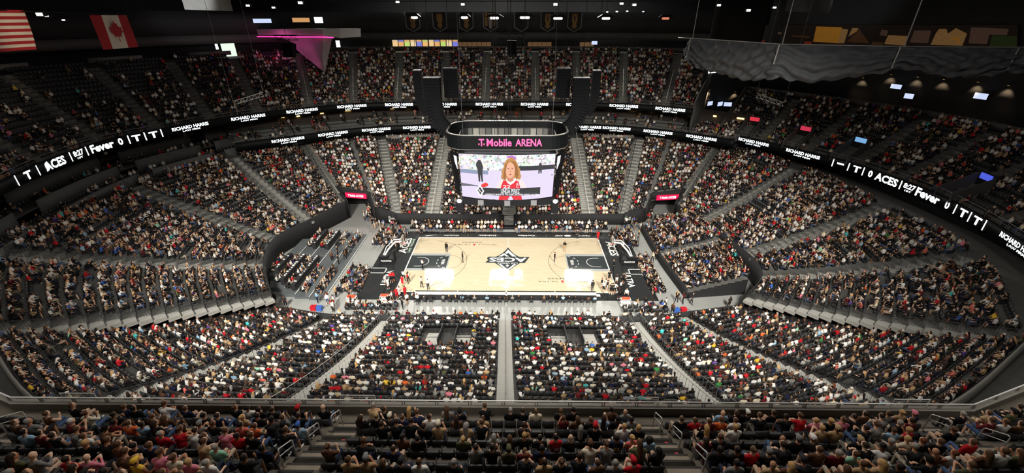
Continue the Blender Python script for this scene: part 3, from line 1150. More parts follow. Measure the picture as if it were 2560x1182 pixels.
# left loge boxes: three walled terraces between the left lower bowl and the upper balcony
LW = mat('loge_wall', (0.13, 0.128, 0.122), 0.75, noise=0.2, scale=1.0)
S = np.linspace(0.75, 3.55, 40)
P2, Q2 = T_left.P(S, 1.0), T_left.P(S, 0.0)
dr = (P2 - Q2) / np.linalg.norm(P2 - Q2, axis=1)[:, None]
lz = [10.9, 12.0, 13.2]
for k in range(3):
    for (a, b) in ((0, 10), (11, 20), (21, 30), (31, 40)):
        c = (P2 + dr * (0.5 + 2.6 * k))[a:b]
        curve_wall('loge_wall', None, c, lz[k] - 1.2, lz[k] + 0.8, LW, '%s grey loge box wall of the %s terrace below the left balcony' % (['nearest', 'second', 'third', 'farthest'][[0, 11, 21, 31].index(a)], ['lowest', 'middle', 'top'][k]), 0.2, 'wall')
    V, F = strip(P2 + dr * (0.4 + 2.6 * k), P2 + dr * (3.2 + 2.6 * k), lz[k], lz[k])
    tag(link('floor_loge', np_mesh('floor_loge', V, F, [CONC])), '%s floor of the loge boxes below the left balcony' % ['lowest', 'middle', 'top'][k], 'floor', kind='structure')
    c = P2 + dr * (1.6 + 2.6 * k)
    La = arclen(c)
    m = int(La[-1] / 0.62)
    A = np.column_stack([np.interp(np.arange(m) * 0.62, La, c[:, 0]), np.interp(np.arange(m) * 0.62, La, c[:, 1]), np.full(m, lz[k]), np.interp(np.arange(m) * 0.62, La, -dr[:, 0]), np.interp(np.arange(m) * 0.62, La, -dr[:, 1]), np.zeros(m), np.zeros(m)])
    SEATS.append(A)
    PEOPLE.append(A[RNG.random(m) < 0.42])
curve_wall('wall_loge', None, P2 + dr * 8.4, 9, 16.4, DARKW, 'dark wall behind the left loge boxes')

# upper concourse: back walls, fascia and lit openings
S = np.linspace(0, 15, 91)
B2 = T_up.P(S, 1.0)
F2 = T_up.P(S, 0.0)
dr = (B2 - F2) / np.linalg.norm(B2 - F2, axis=1)[:, None]
V, F = strip(B2 - dr * 0.1, B2 + dr * 6.5, 24.75, 24.75)
tag(link('floor_upper_concourse', np_mesh('floor_upper_concourse', V, F, [CONC])), 'upper concourse floor behind the far and left upper bowl', 'floor', kind='structure')
curve_wall('wall_upper_concourse', None, B2 + dr * 6.5, 24.5, 30.5, DARKW, 'dark wall at the back of the far upper concourse')
curve_wall('wall_upper_fascia', None, B2 + dr * 3.6, 27.2, 28.7, GREYW, 'grey fascia band over the far upper concourse', 0.3)
curve_wall('wall_upper_header', None, B2 + dr * 3.75, 28.7, 32.7, DARKW, 'dark wall above the far upper concourse', 0.2)
S2 = np.linspace(0, 7, 43)
B3 = T_upr.P(S2, 1.0)
F3 = T_upr.P(S2, 0.0)
dr3 = (B3 - F3) / np.linalg.norm(B3 - F3, axis=1)[:, None]
V, F = strip(B3 - dr3 * 0.1, B3 + dr3 * 4.5, 18.5, 18.5)
tag(link('floor_right_concourse', np_mesh('floor_right_concourse', V, F, [CONC])), 'concourse floor behind the right upper bowl', 'floor', kind='structure')
curve_wall('wall_right_concourse', None, B3 + dr3 * 4.5, 18.2, 43, DARKW, 'dark wall with sconces behind the right upper bowl')

# ------------------------------------------------------------------ near balcony in front of the camera
FG_Y, FG_Z, FG_D, FG_H, FG_N = -41.90, 16.58, 0.85, 0.56, 9


def wing(x, y, a=20.5, t=math.tan(math.radians(19))):
    """rows are straight, then bend toward the court past |x| = a"""
    return y + max(0.0, abs(x) - a) * t


XS = [-34, -28, -24, -20.5, -12, 0, 12, 20.5, 24, 28, 34]
mb = MB()
for k in range(FG_N):
    y0 = -41.1 if k == 0 else FG_Y - FG_D * k + 0.50
    y1 = FG_Y - FG_D * (k + 1) + 0.50
    z = FG_Z + FG_H * k
    zn = z + FG_H
    for a, b in zip(XS[:-1], XS[1:]):
        mb.quad((a, wing(a, y0), z), (b, wing(b, y0), z), (b, wing(b, y1), z), (a, wing(a, y1), z))
        mb.quad((a, wing(a, y1), z), (b, wing(b, y1), z), (b, wing(b, y1), zn), (a, wing(a, y1), zn))
tag(mb.build('seating_terrace', mat('balcony_concrete', (0.15, 0.128, 0.10), 0.85, noise=0.3, scale=1.8)), 'concrete terrace of the near balcony below the camera', 'terrace', kind='structure')
mb = MB()
for a, b in zip(XS[:-1], XS[1:]):
    M = None
    ya, yb = wing(a, -41.12), wing(b, -41.12)
    vs = [(a, ya, 15.2), (b, yb, 15.2), (b, yb + 0.22, 15.2), (a, ya + 0.22, 15.2), (a, ya, 16.98), (b, yb, 16.98), (b, yb + 0.22, 16.98), (a, ya + 0.22, 16.98)]
    mb.add(vs, [(3, 2, 1, 0), (4, 5, 6, 7), (0, 1, 5, 4), (1, 2, 6, 5), (2, 3, 7, 6), (3, 0, 4, 7)])
    mb.quad((a, ya + 0.2, 15.2), (b, yb + 0.2, 15.2), (b, yb - 9, 14.6), (a, ya - 9, 14.6))
tag(mb.build('wall_balcony', mat('balcony_wall', (0.13, 0.115, 0.09), 0.8, noise=0.25, scale=1.2)), 'low concrete parapet wall along the near balcony edge', 'wall', kind='structure')
# ledge and railing
FGSTAIRS = [-17.6, -5.55, 6.5, 17.9]
root = empty('balcony_railing', (0, -41.0, 16.98))
tag(root, 'grey steel guard rail along the near balcony edge', 'railing')


def under(root, o):
    o.matrix_basis = root.matrix_basis.inverted() @ o.matrix_basis
    return o


P3 = [(x, wing(x, -41.0), 17.26) for x in XS]
under(root, MB().tube(P3, 0.03, 8).build('handrail', mat('pale_steel', (0.8, 0.79, 0.75), 0.4, 0.2), root, True))
for dz in (0.07, 0.13, 0.19):
    under(root, MB().tube([(x, y, 16.98 + dz) for x, y, z in P3], 0.008, 5).build('cable', RAILM, root))
post = MB().box((-0.015, -0.03, 0), (0.015, 0.03, 0.28)).mesh('post', RAILM)
for x in np.arange(-32, 33, 1.42):
    for dx in (-0.05, 0.05):
        link('post', post, root, (x + dx, wing(x, -41.0) + 41.0, 0))
LEDGE = mat('ledge_concrete', (0.24, 0.22, 0.19), 0.7, noise=0.2, scale=2)
mb = MB()
for a, b in zip(XS[:-1], XS[1:]):
    ya, yb = wing(a, -41.14), wing(b, -41.14)
    mb.add([(a, ya, 16.98), (b, yb, 16.98), (b, yb + 0.27, 16.98), (a, ya + 0.27, 16.98), (a, ya, 17.02), (b, yb, 17.02), (b, yb + 0.27, 17.02), (a, ya + 0.27, 17.02)], [(3, 2, 1, 0), (4, 5, 6, 7), (0, 1, 5, 4), (1, 2, 6, 5), (2, 3, 7, 6), (3, 0, 4, 7)])
under(root, mb.build('ledge', LEDGE, root))
for n_, xs in zip(('left', 'left centre', 'right centre', 'right'), FGSTAIRS):
    r2 = empty('aisle_guard', (xs, -40.93, 17.03))
    tag(r2, 'taller steel guard at the foot of the %s balcony stair' % n_, 'railing')
    MB().tube([(-0.75, 0, 0), (-0.75, 0, 0.42), (0.75, 0, 0.42), (0.75, 0, 0)], 0.024, 6).build('frame', STEEL, r2)
    MB().tube([(-0.75, 0, 0.3), (0.75, 0, 0.3)], 0.012, 5).build('bar', RAILM, r2)

# balcony stairs: two steps to a row, each its own piece, with hoop handrails
FGSTEP = mat('balcony_step', (0.30, 0.25, 0.19), 0.8, noise=0.3, scale=3)
NOSE = mat('step_nosing', (0.03, 0.026, 0.022), 0.7)
stepm = MB().box((-0.55, -0.425, -0.27), (0.55, 0, 0)).mesh('step', FGSTEP)
nosem = MB().box((-0.55, -0.075, 0.0), (0.55, 0.002, 0.006)).mesh('nosing', NOSE)
tickm = MB().box((-0.06, -0.03, 0.0), (0.06, 0.03, 0.009)).mesh('sticker', mat('red_sticker', srgb(225, 70, 80), 0.6))
for n_, xs in zip(('far left', 'left centre', 'right centre', 'far right'), FGSTAIRS):
    r2 = empty('balcony_stair', (xs, FG_Y, FG_Z))
    tag(r2, '%s stair descending the near balcony' % n_, 'stair', kind='structure')
    for k in range(FG_N - 1):
        for q in range(2):
            yy = 0.50 - FG_D * (k + 1) - 0.425 * (q - 1)
            zz = FG_H * (k + q * 0.5) + FG_H * 0.5
            st = link('step', stepm, r2, (0, yy, zz))
            link('nosing', nosem, st, (0, 0, 0))
            if q == 1 and k in (1, 2, 4):
                link('sticker', tickm, st, (0.3, -0.2, 0.0))
hoops = [(-5.85, -42.35, 17.2, 0), (-5.95, -43.75, 18.15, 1), (-6.0, -45.2, 19.1, 2), (6.75, -42.35, 17.2, 3), (6.85, -43.75, 18.15, 4), (6.95, -45.2, 19.1, 5), (17.65, -42.35, 17.2, 6), (17.9, -43.75, 18.15, 7), (-17.9, -42.9, 17.6, 8)]
HL = ['front hoop handrail on the left balcony stair', 'middle hoop handrail on the left balcony stair', 'rear hoop handrail on the left balcony stair', 'front hoop handrail on the right balcony stair', 'middle hoop handrail on the right balcony stair',
      'rear hoop handrail on the right balcony stair', 'front hoop handrail on the far right balcony stair', 'second hoop handrail on the far right balcony stair', 'hoop handrail on the far left balcony stair']
hoopm = MB().tube([(0, 0.35, -0.62), (0, 0.35, 0.22), (0, 0.30, 0.30), (0, 0.24, 0.33), (0, -0.26, 0.66), (0, -0.32, 0.67), (0, -0.36, 0.62), (0, -0.36, -0.12)], 0.022, 8).mesh('hoop', STEEL, True)
hoopb = MB().tube([(0, 0.35, 0.0), (0, -0.36, 0.42)], 0.016, 6).mesh('bar', STEEL, True)
for hx, hy, hz, i in hoops:
    r2 = empty('stair_handrail', (hx, hy, hz + 0.35))
    tag(r2, HL[i], 'handrail', 'hoop handrails on the balcony stairs')
    link('hoop', hoopm, r2)
    link('bar', hoopb, r2)

# balcony seats
seat_back = None


def rounded_panel(w, h, t, r=0.07, n=4):
    pts = []
    for cx, cz, a0 in ((w / 2 - r, h - r, 0), (-w / 2 + r, h - r, 90), (-w / 2 + r * 0.5, r * 0.5, 180), (w / 2 - r * 0.5, r * 0.5, 270)):
        rr = r if cz > r else r * 0.5
        for k in range(n + 1):
            a = math.radians(a0 + 90 * k / n)
            pts.append((cx + rr * math.cos(a), cz + rr * math.sin(a)))
    mb = MB()
    n_ = len(pts)
    vs = []
    for s, yy in ((1.0, -t / 2), (1.0, t / 2)):
        for x, z in pts:
            vs.append((x, yy - 0.10 * (x / (w / 2)) ** 2 * -0.35, z))
    inner = [(x * 0.82, -t / 2 - 0.018, h / 2 + (z - h / 2) * 0.82) for x, z in pts]
    vs += inner
    fs = [(i, (i + 1) % n_, n_ + (i + 1) % n_, n_ + i) for i in range(n_)]
    fs += [((i + 1) % n_, i, 2 * n_ + i, 2 * n_ + (i + 1) % n_) for i in range(n_)]
    fs += [tuple(range(n_, 2 * n_)), tuple(range(3 * n_ - 1, 2 * n_ - 1, -1))]
    mb.add(vs, fs)
    return mb


BACKM = rounded_panel(0.46, 0.44, 0.05).mesh('backrest', SEATM)
PANM = rounded_panel(0.43, 0.40, 0.06, 0.06).mesh('seat_pan', SEATM)
ARMM = MB().box((-0.02, -0.06, 0.0), (0.02, 0.2, 0.03)).box((-0.015, -0.06, -0.3), (0.015, 0.0, 0.0)).mesh('armrest', BLACKM)
STANDM = MB().box((-0.02, -0.06, 0), (0.02, 0.06, 0.4)).box((-0.06, -0.09, 0), (0.06, 0.09, 0.015)).mesh('pedestal', BLACKM)


def copy_seat(x, y, z, folded, label):
    r = empty('stadium_seat', (x, y, z))
    tag(r, label, 'seat', 'black folding seats of the near balcony')
    link('backrest', BACKM, r, (0, -0.25, 0.36), (math.radians(9), 0, 0))
    if folded:
        link('seat_pan', PANM, r, (0, -0.17, 0.40), (math.radians(14), 0, 0))
    else:
        link('seat_pan', PANM, r, (0, -0.17, 0.43), (math.radians(-86), 0, 0))
    link('armrest', ARMM, r, (0.25, -0.14, 0.60))
    link('pedestal', STANDM, r, (0.25, -0.18, 0))
    return r


# who sits where: head position in the photograph, top colour, hair or hat
FGP = '''
940,1018,tan,g;970,1031,black,d;1011,1028,black,bL;915,1051,black,dL;948,1042,black,T;982,1041,charcoal,C;1023,1043,navy,n;1055,1043,navy,n;1091,1039,white,d;1131,1033,grey,nL;1165,1036,black,K
1126,1051,brown,dL;1190,1059,black,n;1226,1029,black,n;1261,1018,black,g;1221,1056,tan,n;1152,1062,tan,gL;1110,1070,tan,C;1069,1066,black,d;1036,1079,black,d;985,1075,black,d;960,1061,black,d
1220,1084,grey,gL;1177,1087,olive,b;1259,1095,black,nL;1290,1095,black,b;1018,1102,brown,k;1057,1088,black,k;1257,1121,olive,O;1177,1133,grey,d;1213,1134,black,k;1001,1138,navy,d;944,1143,black,nL;914,1148,tan,G
969,1164,charcoal,H;1297,1148,charcoal,a;913,1126,black,n;1149,1175,black,g;998,1176,white,n;1293,1029,black,d;1325,1033,cream,n;1429,1021,black,k;1401,1031,black,n;1396,1056,maroon,n;1428,1051,brown,nL
1465,1041,charcoal,n;1517,1033,brown,k;1551,1031,grey,x;1541,1044,black,k;1588,1051,grey,k;1501,1051,light blue,dL;1485,1069,black,R;1450,1075,black,gL;1588,1069,black,b;1561,1074,white,b;1401,1085,red,k;1341,1088,black,k
1301,1079,charcoal,d;1374,1098,charcoal,x;1337,1115,navy,k;1554,1108,navy,kL;1584,1102,coral,b;1631,1108,light blue,A;1467,1118,cream,B;1306,1131,maroon,n;1528,1138,grey,n;1615,1129,olive,nL;1666,1136,black,kL
1602,1169,red,R;1352,1170,tan,d;1395,1175,black,n;1451,1172,black,d;1492,1169,brown,n;1531,1178,grey,g;1690,1038,black,n;512,1039,black,k;549,1051,navy,d;590,1029,black,n;622,1029,white,k;672,1029,black,k;654,1034,charcoal,d
698,1038,grey,n;739,1023,black,R;752,1049,black,k;805,1031,black,x;616,1044,tan,b;629,1054,black,k;604,1061,coral,k;640,1067,orange,n;680,1059,charcoal,k;531,1069,black,n;493,1062,grey,G;750,1067,light blue,U
578,1102,pink,n;613,1103,red,k;652,1105,black,n;713,1095,black,n;760,1079,charcoal,K;678,1125,navy,k;534,1095,charcoal,n;509,1111,tan,n;553,1115,mint,g;819,1111,brown,n;488,1105,white,d;649,1146,black,k;470,1166,pink,b
486,1170,cream,n;504,1172,white,g;862,1170,tan,n;158,1018,black,n;360,1029,black,k;378,1041,brown,n;400,1028,white,n;240,1054,cream,n;283,1054,black,k;302,1064,maroon,k;358,1072,light blue,k
340,1072,orange,n;184,1069,maroon,w;56,1075,brown,n;97,1088,maroon,k;148,1085,charcoal,d;145,1103,grey,n;73,1105,light blue,k;233,1101,white,n;412,1092,red,g;437,1108,red,n;389,1118,navy,n;312,1131,brown,n
343,1131,black,k;248,1128,black,b;115,1164,grey,x;188,1160,red,d;217,1164,pink,x;312,1162,brown,n;370,1159,yellow,Y;393,1164,pink,n;417,1167,cream,n;444,1170,brown,dL;1724,1038,red,n;1745,1046,maroon,n;1770,1039,orange,n
1800,1029,light blue,x;1825,1024,black,dL;1851,1020,black,W;1895,1038,black,n;1923,1028,black,d;1959,1041,black,k;2000,1044,red,n;2021,1044,pink,b;1808,1057,white,n;1841,1059,white,b;1764,1067,black,bL;1729,1085,maroon,dL
1772,1105,charcoal,n;1854,1110,black,k;1820,1138,black,k;1902,1121,charcoal,G;1938,1103,black,x;2002,1102,black,G;2020,1088,charcoal,W;2074,1082,tan,T;2076,1047,black,b;2040,1064,tan,b;1905,1134,red,n;1862,1151,grey,k
1959,1146,brown,bL;2072,1120,maroon,g;2018,1148,charcoal,H;2097,1125,mint,n;1930,1172,tan,x;1969,1110,charcoal,d;2107,1164,brown,nL;2150,1039,black,d;2126,1043,pink,n;2200,1036,grey,d;2230,1039,grey,d;2319,1016,navy,P
2303,1030,tan,b;2361,1029,black,g;2426,1048,maroon,n;2483,1048,white,n;2532,1039,brown,d;2147,1074,charcoal,d;2178,1076,grey,n;2221,1081,light blue,n;2258,1078,red,b;2279,1092,cream,b;2326,1083,black,a;2365,1076,black,n
2133,1099,black,T;2421,1102,red,n;2467,1111,brown,nL;2171,1134,black,d;2215,1136,white,k;2251,1143,black,k;2305,1139,charcoal,g;2356,1129,brown,x;2389,1136,white,a;2458,1139,white,n;2201,1159,tan,bL;2128,1166,tan,n;2138,1127,brown,n
'''
HC = {'g': 'grey', 'd': 'dark brown', 'b': 'blond', 'n': 'brown', 'k': 'black', 'a': 'auburn', 'w': 'white'}
HATC = {'T': 'tan', 'C': 'cream', 'K': 'black', 'G': 'grey', 'H': 'charcoal', 'O': 'olive', 'R': 'red', 'B': 'brown', 'U': 'blue', 'Y': 'yellow', 'W': 'white', 'P': 'pink'}
PERSONS = []
PKEY = {}
SEATED_FG = {}


def project(p):
    cp, sp, cy, sy = math.cos(PITCH), math.sin(PITCH), math.cos(YAW), math.sin(YAW)
    F_ = np.array([sy * cp, cy * cp, -sp])
    R_ = np.array([cy, -sy, 0.0])
    D_ = np.cross(F_, R_)
    v = np.asarray(p, float) - CAM
    z = v @ F_
    return 1280 + FOC * (v @ R_) / z, 591 + FOC * (v @ D_) / z, z


def new_person(loc, rz, pose, hair, sleeves, shorts, shirt, hairc, skin, pants, shoe, hat, scale=1.0, label=None, group=None):
    o = link('person', hi_mesh(pose, hair, sleeves, shorts), None, loc, (0, 0, rz), (scale, scale, scale))
    for k, c in (('shirt', shirt), ('skin', skin), ('hair', hairc), ('pants', pants), ('shoe', shoe), ('hat', hat)):
        o[k] = [float(q) for q in c]
    tag(o, label, 'person', group)
    PERSONS.append(o)
    PKEY[o.name] = (pose, hair, sleeves, shorts)
    return o


# seat grid of the balcony
grid = {}
for k in range(7):
    xs = []
    b = [-26.0] + FGSTAIRS + [26.0]
    for a, c in zip(b[:-1], b[1:]):
        a2, c2 = a + 0.62, c - 0.62
        n_ = int((c2 - a2) / 0.505)
        o_ = (c2 - a2 - n_ * 0.505) / 2
        xs += [a2 + o_ + 0.505 * (i + 0.5) for i in range(n_)]
    keep = []
    for x in xs:
        u, v, _ = project((x, wing(x, FG_Y - FG_D * k), FG_Z + FG_H * k + 0.8))
        if -30 < u < 2590 and v < 1225:
            keep.append(x)
    grid[k] = sorted(keep)
row_head = [project((1.2, FG_Y - FG_D * k - 0.08, FG_Z + FG_H * k + 1.2))[1] for k in range(7)]
occ = {k: {} for k in range(7)}
for item in FGP.replace('\n', ';').split(';'):
    if not item.strip():
        continue
    px, py, shirt, hr = item.split(',')
    px, py = float(px), float(py)
    k = int(np.argmin([abs(py - h) for h in row_head]))
    hx = at_y(px, py, FG_Y - FG_D * k)[0]
    free = [x for x in grid[k] if x not in occ[k]]
    x = min(free, key=lambda q: abs(q - hx))
    if abs(x - hx) < 1.3:
        occ[k][x] = (shirt, hr)
# rows half cut off by the lower edge of the picture, and the far ends: fill as the photograph suggests
prng = random.Random(5)
for k in range(7):
    for x in grid[k]:
        u, v, _ = project((x, wing(x, FG_Y - FG_D * k), FG_Z + FG_H * k + 1.2))
        if x not in occ[k] and ((1172 < v < 1186 and prng.random() < 0.5) or (v <= 1172 and (u < 470 or u > 2110) and 0 < u < 2560 and prng.random() < 0.22)):
            occ[k][x] = (prng.choice(['black', 'black', 'charcoal', 'brown', 'maroon', 'grey', 'tan', 'navy', 'white', 'olive']), prng.choice(['d', 'k', 'n', 'n', 'g', 'dL', 'nL', 'K']))
MARK = {}
seat_list = []
for k in range(7):
    order = sorted(grid[k])
    pos = {x: i + 1 for i, x in enumerate(order)}
    porder = {x: i + 1 for i, x in enumerate(sorted(occ[k]))}
    for x in order:
        y, z = wing(x, FG_Y - FG_D * k), FG_Z + FG_H * k
        full = x in occ[k]
        u, v, dep = project((x, y, z + 0.8))
        seat_list.append((dep + (1.2 if full else 0), x, y, z, full, '%s black seat, %s from the left in the %s row behind the balcony rail' % ('occupied' if full else 'empty folded', ordinal(pos[x]), ordinal(k + 1))))
        if not full:
            continue
        shirt, hr = occ[k][x]
        long_ = hr.endswith('L')
        h0 = hr[0]
        hatcol = SHIRTS['black']
        if h0 in HC:
            hair, hcol, hlab = ('long' if long_ else prng.choice(['short', 'short', 'bun'] if h0 in 'bna' else ['short'])), HAIRS[HC[h0]], HC[h0] + ' hair'
        elif h0 == 'x':
            hair, hcol, hlab = 'bald', HAIRS['brown'], 'bald head'
        elif h0 == 'A':
            hair, hcol, hlab = 'afro', HAIRS['black'], 'round black hair'
        else:
            hair, hcol, hlab = 'cap', HAIRS['dark brown'], HATC[h0] + ' hat'
            hatcol = SHIRTS[HATC[h0]]
        pose = prng.choice(['sit', 'sit', 'sit_fwd', 'sit_back', 'sit_turn', 'sit_phone', 'sit_clap'])
        sl = prng.choice([True, True, 'long', False]) if shirt not in ('black', 'navy') else prng.choice([True, 'long'])
        skin = SKINS[3 + prng.randrange(2)] if (h0 in 'kA' and prng.random() < 0.55) else SKINS[prng.randrange(3)]
        lab = 'person in %s top, %s, %s from left in %s row behind rail' % (shirt, hlab, ordinal(porder[x]), ordinal(k + 1))
        o = new_person((x, y, z), prng.uniform(-0.2, 0.2), pose, hair, sl, prng.random() < 0.4, SHIRTS[shirt], hcol, skin, prng.choice(PANTC), prng.choice(SHOEC), hatcol, prng.uniform(1.02, 1.11), lab, 'spectators on the near balcony')
        MARK[(round(u), k)] = o
seat_list.sort()
for i, (dep, x, y, z, full, lab) in enumerate(seat_list):
    if i < 298:
        copy_seat(x, y, z, not full, lab)
    else:
        SEATS.append(np.array([[x, y, z, 0, 1, 0, 0]], float))


def person_near(px, py):
    return min(PERSONS, key=lambda o: (project(np.array(o.location) + (0, 0, 1.1))[0] - px) ** 2 + (project(np.array(o.location) + (0, 0, 1.1))[1] - py) ** 2)


def jersey_text(px, py, s, col, h, zc=0.80, bend=0.0):
    o = person_near(px, py)
    k = PKEY[o.name]
    o.data = hi_mesh('sit', k[1] if k[1] in ('cap', 'afro') else 'short', k[2], k[3])
    M = Matrix.Translation((0, -0.243, zc)) @ Matrix.Rotation(PI / 2, 4, 'X')
    t = lettering(s, pm(o) @ M, h, col, o, None, 0.03, 'lettering')
    return t


GOLD = mat('gold_print', srgb(236, 190, 70), 0.6)
WHITEP = mat('white_print', srgb(240, 240, 236), 0.6)
for px, py, s, c, h, zc in ((1554, 1115, '22', GOLD, 0.15, 0.87), (1588, 1078, '22', GOLD, 0.14, 0.86), (1337, 1122, '22', GOLD, 0.15, 0.84), (1337, 1122, 'CLARK', GOLD, 0.05, 0.965), (1851, 1028, '10', WHITEP, 0.15, 0.87), (739, 1031, '51', WHITEP, 0.14, 0.87),
                            (1401, 1092, '23', WHITEP, 0.12, 0.84), (1724, 1046, 'SPL', WHITEP, 0.10, 0.88), (2319, 1024, '22', GOLD, 0.14, 0.85), (2389, 1144, '0', GOLD, 0.15, 0.85), (188, 1168, 'ACES', WHITEP, 0.07, 0.9), (1541, 1052, 'ACES', WHITEP, 0.05, 0.92)):
    jersey_text(px, py, s, c, h, zc)

# ------------------------------------------------------------------ court
def wood_mat():
    m = bpy.data.materials.new('maple_planks')
    m.use_nodes = True
    nt = m.node_tree
    b = nt.nodes['Principled BSDF']
    tc = nt.nodes.new('ShaderNodeTexCoord')
    br = nt.nodes.new('ShaderNodeTexBrick')
    br.inputs['Scale'].default_value = 1.0
    br.inputs['Brick Width'].default_value = 1.2
    br.inputs['Row Height'].default_value = 0.12
    br.inputs['Mortar Size'].default_value = 0.004
    br.inputs['Color1'].default_value = (0.66, 0.55, 0.38, 1)
    br.inputs['Color2'].default_value = (0.59, 0.485, 0.33, 1)
    br.inputs['Mortar'].default_value = (0.5, 0.4, 0.26, 1)
    nt.links.new(tc.outputs['Object'], br.inputs['Vector'])
    nt.links.new(br.outputs['Color'], b.inputs['Base Color'])
    b.inputs['Roughness'].default_value = 0.6
    b.inputs['Specular IOR Level'].default_value = 0.1
    b.inputs['Coat Weight'].default_value = 0.55
    b.inputs['Coat Roughness'].default_value = 0.035
    return m


L2, W2 = 14.326, 7.62
PAINT = dict(rough=0.6, coat=0.5, spec=0.1)
PDARK = mat('court_paint_charcoal', (0.022, 0.03, 0.032), **PAINT)
PGREY = mat('court_paint_grey', (0.36, 0.38, 0.37), **PAINT)
PWHITE = mat('court_paint_white', (0.80, 0.80, 0.78), **PAINT)
PLINE = mat('court_line_dark', (0.05, 0.05, 0.045), **PAINT)
PRED = mat('court_paint_red', srgb(200, 40, 40), **PAINT)
APRON = mat('court_apron_black', (0.018, 0.020, 0.021), 0.6, noise=0.2, scale=1.0, coat=0.3, spec=0.1)
court = empty('basketball_court', (0, 0, 0))
tag(court, 'pale maple basketball court with charcoal lanes and a centre emblem', 'court')
MB().box((-19.2, -9.42, 0.0), (19.2, 9.9, 0.03)).build('apron', APRON, court)
MB().box((-L2, -W2, 0.03), (L2, W2, 0.042)).build('wood_floor', wood_mat(), court)
ZC = 0.0425


def flat(name, polys, material, dz=0.0, parent=court):
    mb = MB()
    for p in polys:
        mb.add([(x, y, ZC + dz) for x, y in p], [tuple(range(len(p)))])
    return mb.build(name, material, parent)


def rect(x0, y0, x1, y1):
    return [(x0, y0), (x1, y0), (x1, y1), (x0, y1)]


def arc_band(cx, cy, r, w, a0, a1, n=28):
    out = []
    A = np.linspace(math.radians(a0), math.radians(a1), n)
    for a, b in zip(A[:-1], A[1:]):
        out.append([(cx + (r - w / 2) * math.cos(a), cy + (r - w / 2) * math.sin(a)), (cx + (r + w / 2) * math.cos(a), cy + (r + w / 2) * math.sin(a)),
                    (cx + (r + w / 2) * math.cos(b), cy + (r + w / 2) * math.sin(b)), (cx + (r - w / 2) * math.cos(b), cy + (r - w / 2) * math.sin(b))])
    return out


lw = 0.06
flat('boundary_line', [rect(-L2 - 0.12, W2, L2 + 0.12, W2 + 0.16), rect(-L2 - 0.12, -W2 - 0.16, L2 + 0.12, -W2), rect(-L2 - 0.14, -W2, -L2 + 0.02, W2), rect(L2 - 0.02, -W2, L2 + 0.14, W2)], PWHITE, 0.0015)
flat('centre_line', [rect(-lw / 2, -W2, lw / 2, W2)], PWHITE, 0.001)
for s in (-1, 1):
    X = lambda d: s * (L2 - d)
    flat('lane_border', [rect(*sorted((X(0), X(5.79)))[:1], -2.44, *sorted((X(0), X(5.79)))[1:], 2.44)], PGREY, 0.001)
    a, b = sorted((X(0.02), X(5.6)))
    flat('lane_paint', [rect(a, -1.83, b, 1.83)], PDARK, 0.002)
    hx = X(1.6)
    flat('restricted_arc', arc_band(hx, 0, 1.25, 0.09, -90 if s < 0 else 90, 90 if s < 0 else 270) + [rect(*sorted((hx, X(0.95)))[:1], q * 1.25 - 0.045, *sorted((hx, X(0.95)))[1:], q * 1.25 + 0.045) for q in (-1, 1)], PWHITE, 0.003)
    fx = X(5.79)
    flat('free_throw_arc', arc_band(fx, 0, 1.83, 0.05, -90 if s < 0 else 90, 90 if s < 0 else 270), PLINE, 0.003)
    flat('dashed_arc', [q for i in range(6) for q in arc_band(fx, 0, 1.75, 0.1, (100 if s < 0 else -80) + i * 29, (100 if s < 0 else -80) + i * 29 + 14, 3)], PWHITE, 0.0035)
    a3 = math.degrees(math.asin(6.6 / 6.75))
    flat('three_point_line', arc_band(hx, 0, 6.75, 0.055, -a3 if s < 0 else 180 - a3, a3 if s < 0 else 180 + a3, 48), PLINE, 0.002)
    for q in (-1, 1):
        flat('corner_three_line', [rect(*sorted((hx, X(0)))[:1], q * 6.7 - 0.028, *sorted((hx, X(0)))[1:], q * 6.7 + 0.028)], PLINE, 0.002)
    # lane lettering
    M = basis((0, -s, 0), (s, 0, 0), (0, 0, 1), (s * (L2 - 5.05), 0, ZC + 0.004))
    lettering('WNBA', basis((0, 1, 0) if s > 0 else (0, -1, 0), (-1, 0, 0) if s > 0 else (1, 0, 0), (0, 0, 1), (s * (L2 - 4.95), 0, ZC + 0.004)), 0.5, PWHITE, court, 1.5)
FLIP = lambda x, y, dz=0.004: basis((-1, 0, 0), (0, -1, 0), (0, 0, 1), (x, y, ZC + dz))
# centre emblem: spade-shaped diamond, word band and peaks, upside down for this side
EMD = [(0, 4.1), (-0.7, 3.25), (-1.7, 2.3), (-2.9, 1.55), (-3.7, 1.2), (-5.9, 1.2), (-6.35, 0.9), (-6.4, 0.55), (-5.95, 0.3), (-6.8, -0.55), (-3.9, -0.6), (-2.2, -1.55), (-1.1, -2.3), (-0.35, -2.85), (0, -3.15),
       (0.35, -2.85), (1.1, -2.3), (2.2, -1.55), (3.9, -0.6), (5.3, -0.6), (6.85, 1.2), (3.7, 1.2), (2.9, 1.55), (1.7, 2.3), (0.7, 3.25)]
EX = 0.475
flat('emblem_shield', [[(x * EX, y + 0.35) for x, y in EMD]], PDARK, 0.0015)
EMW = [[(0.0, 3.45), (-0.85, 2.4), (-0.35, 2.0), (0.05, 2.45), (1.45, 1.3), (2.7, 1.3), (1.4, 2.25)], [(-1.15, 2.3), (-2.85, 1.3), (-1.75, 1.3), (-1.1, 1.72), (-0.55, 1.3), (0.35, 1.3)]]
for poly in EMW:
    flat('emblem_peak', [[(x * EX, y + 0.35) for x, y in poly]], PWHITE, 0.003)
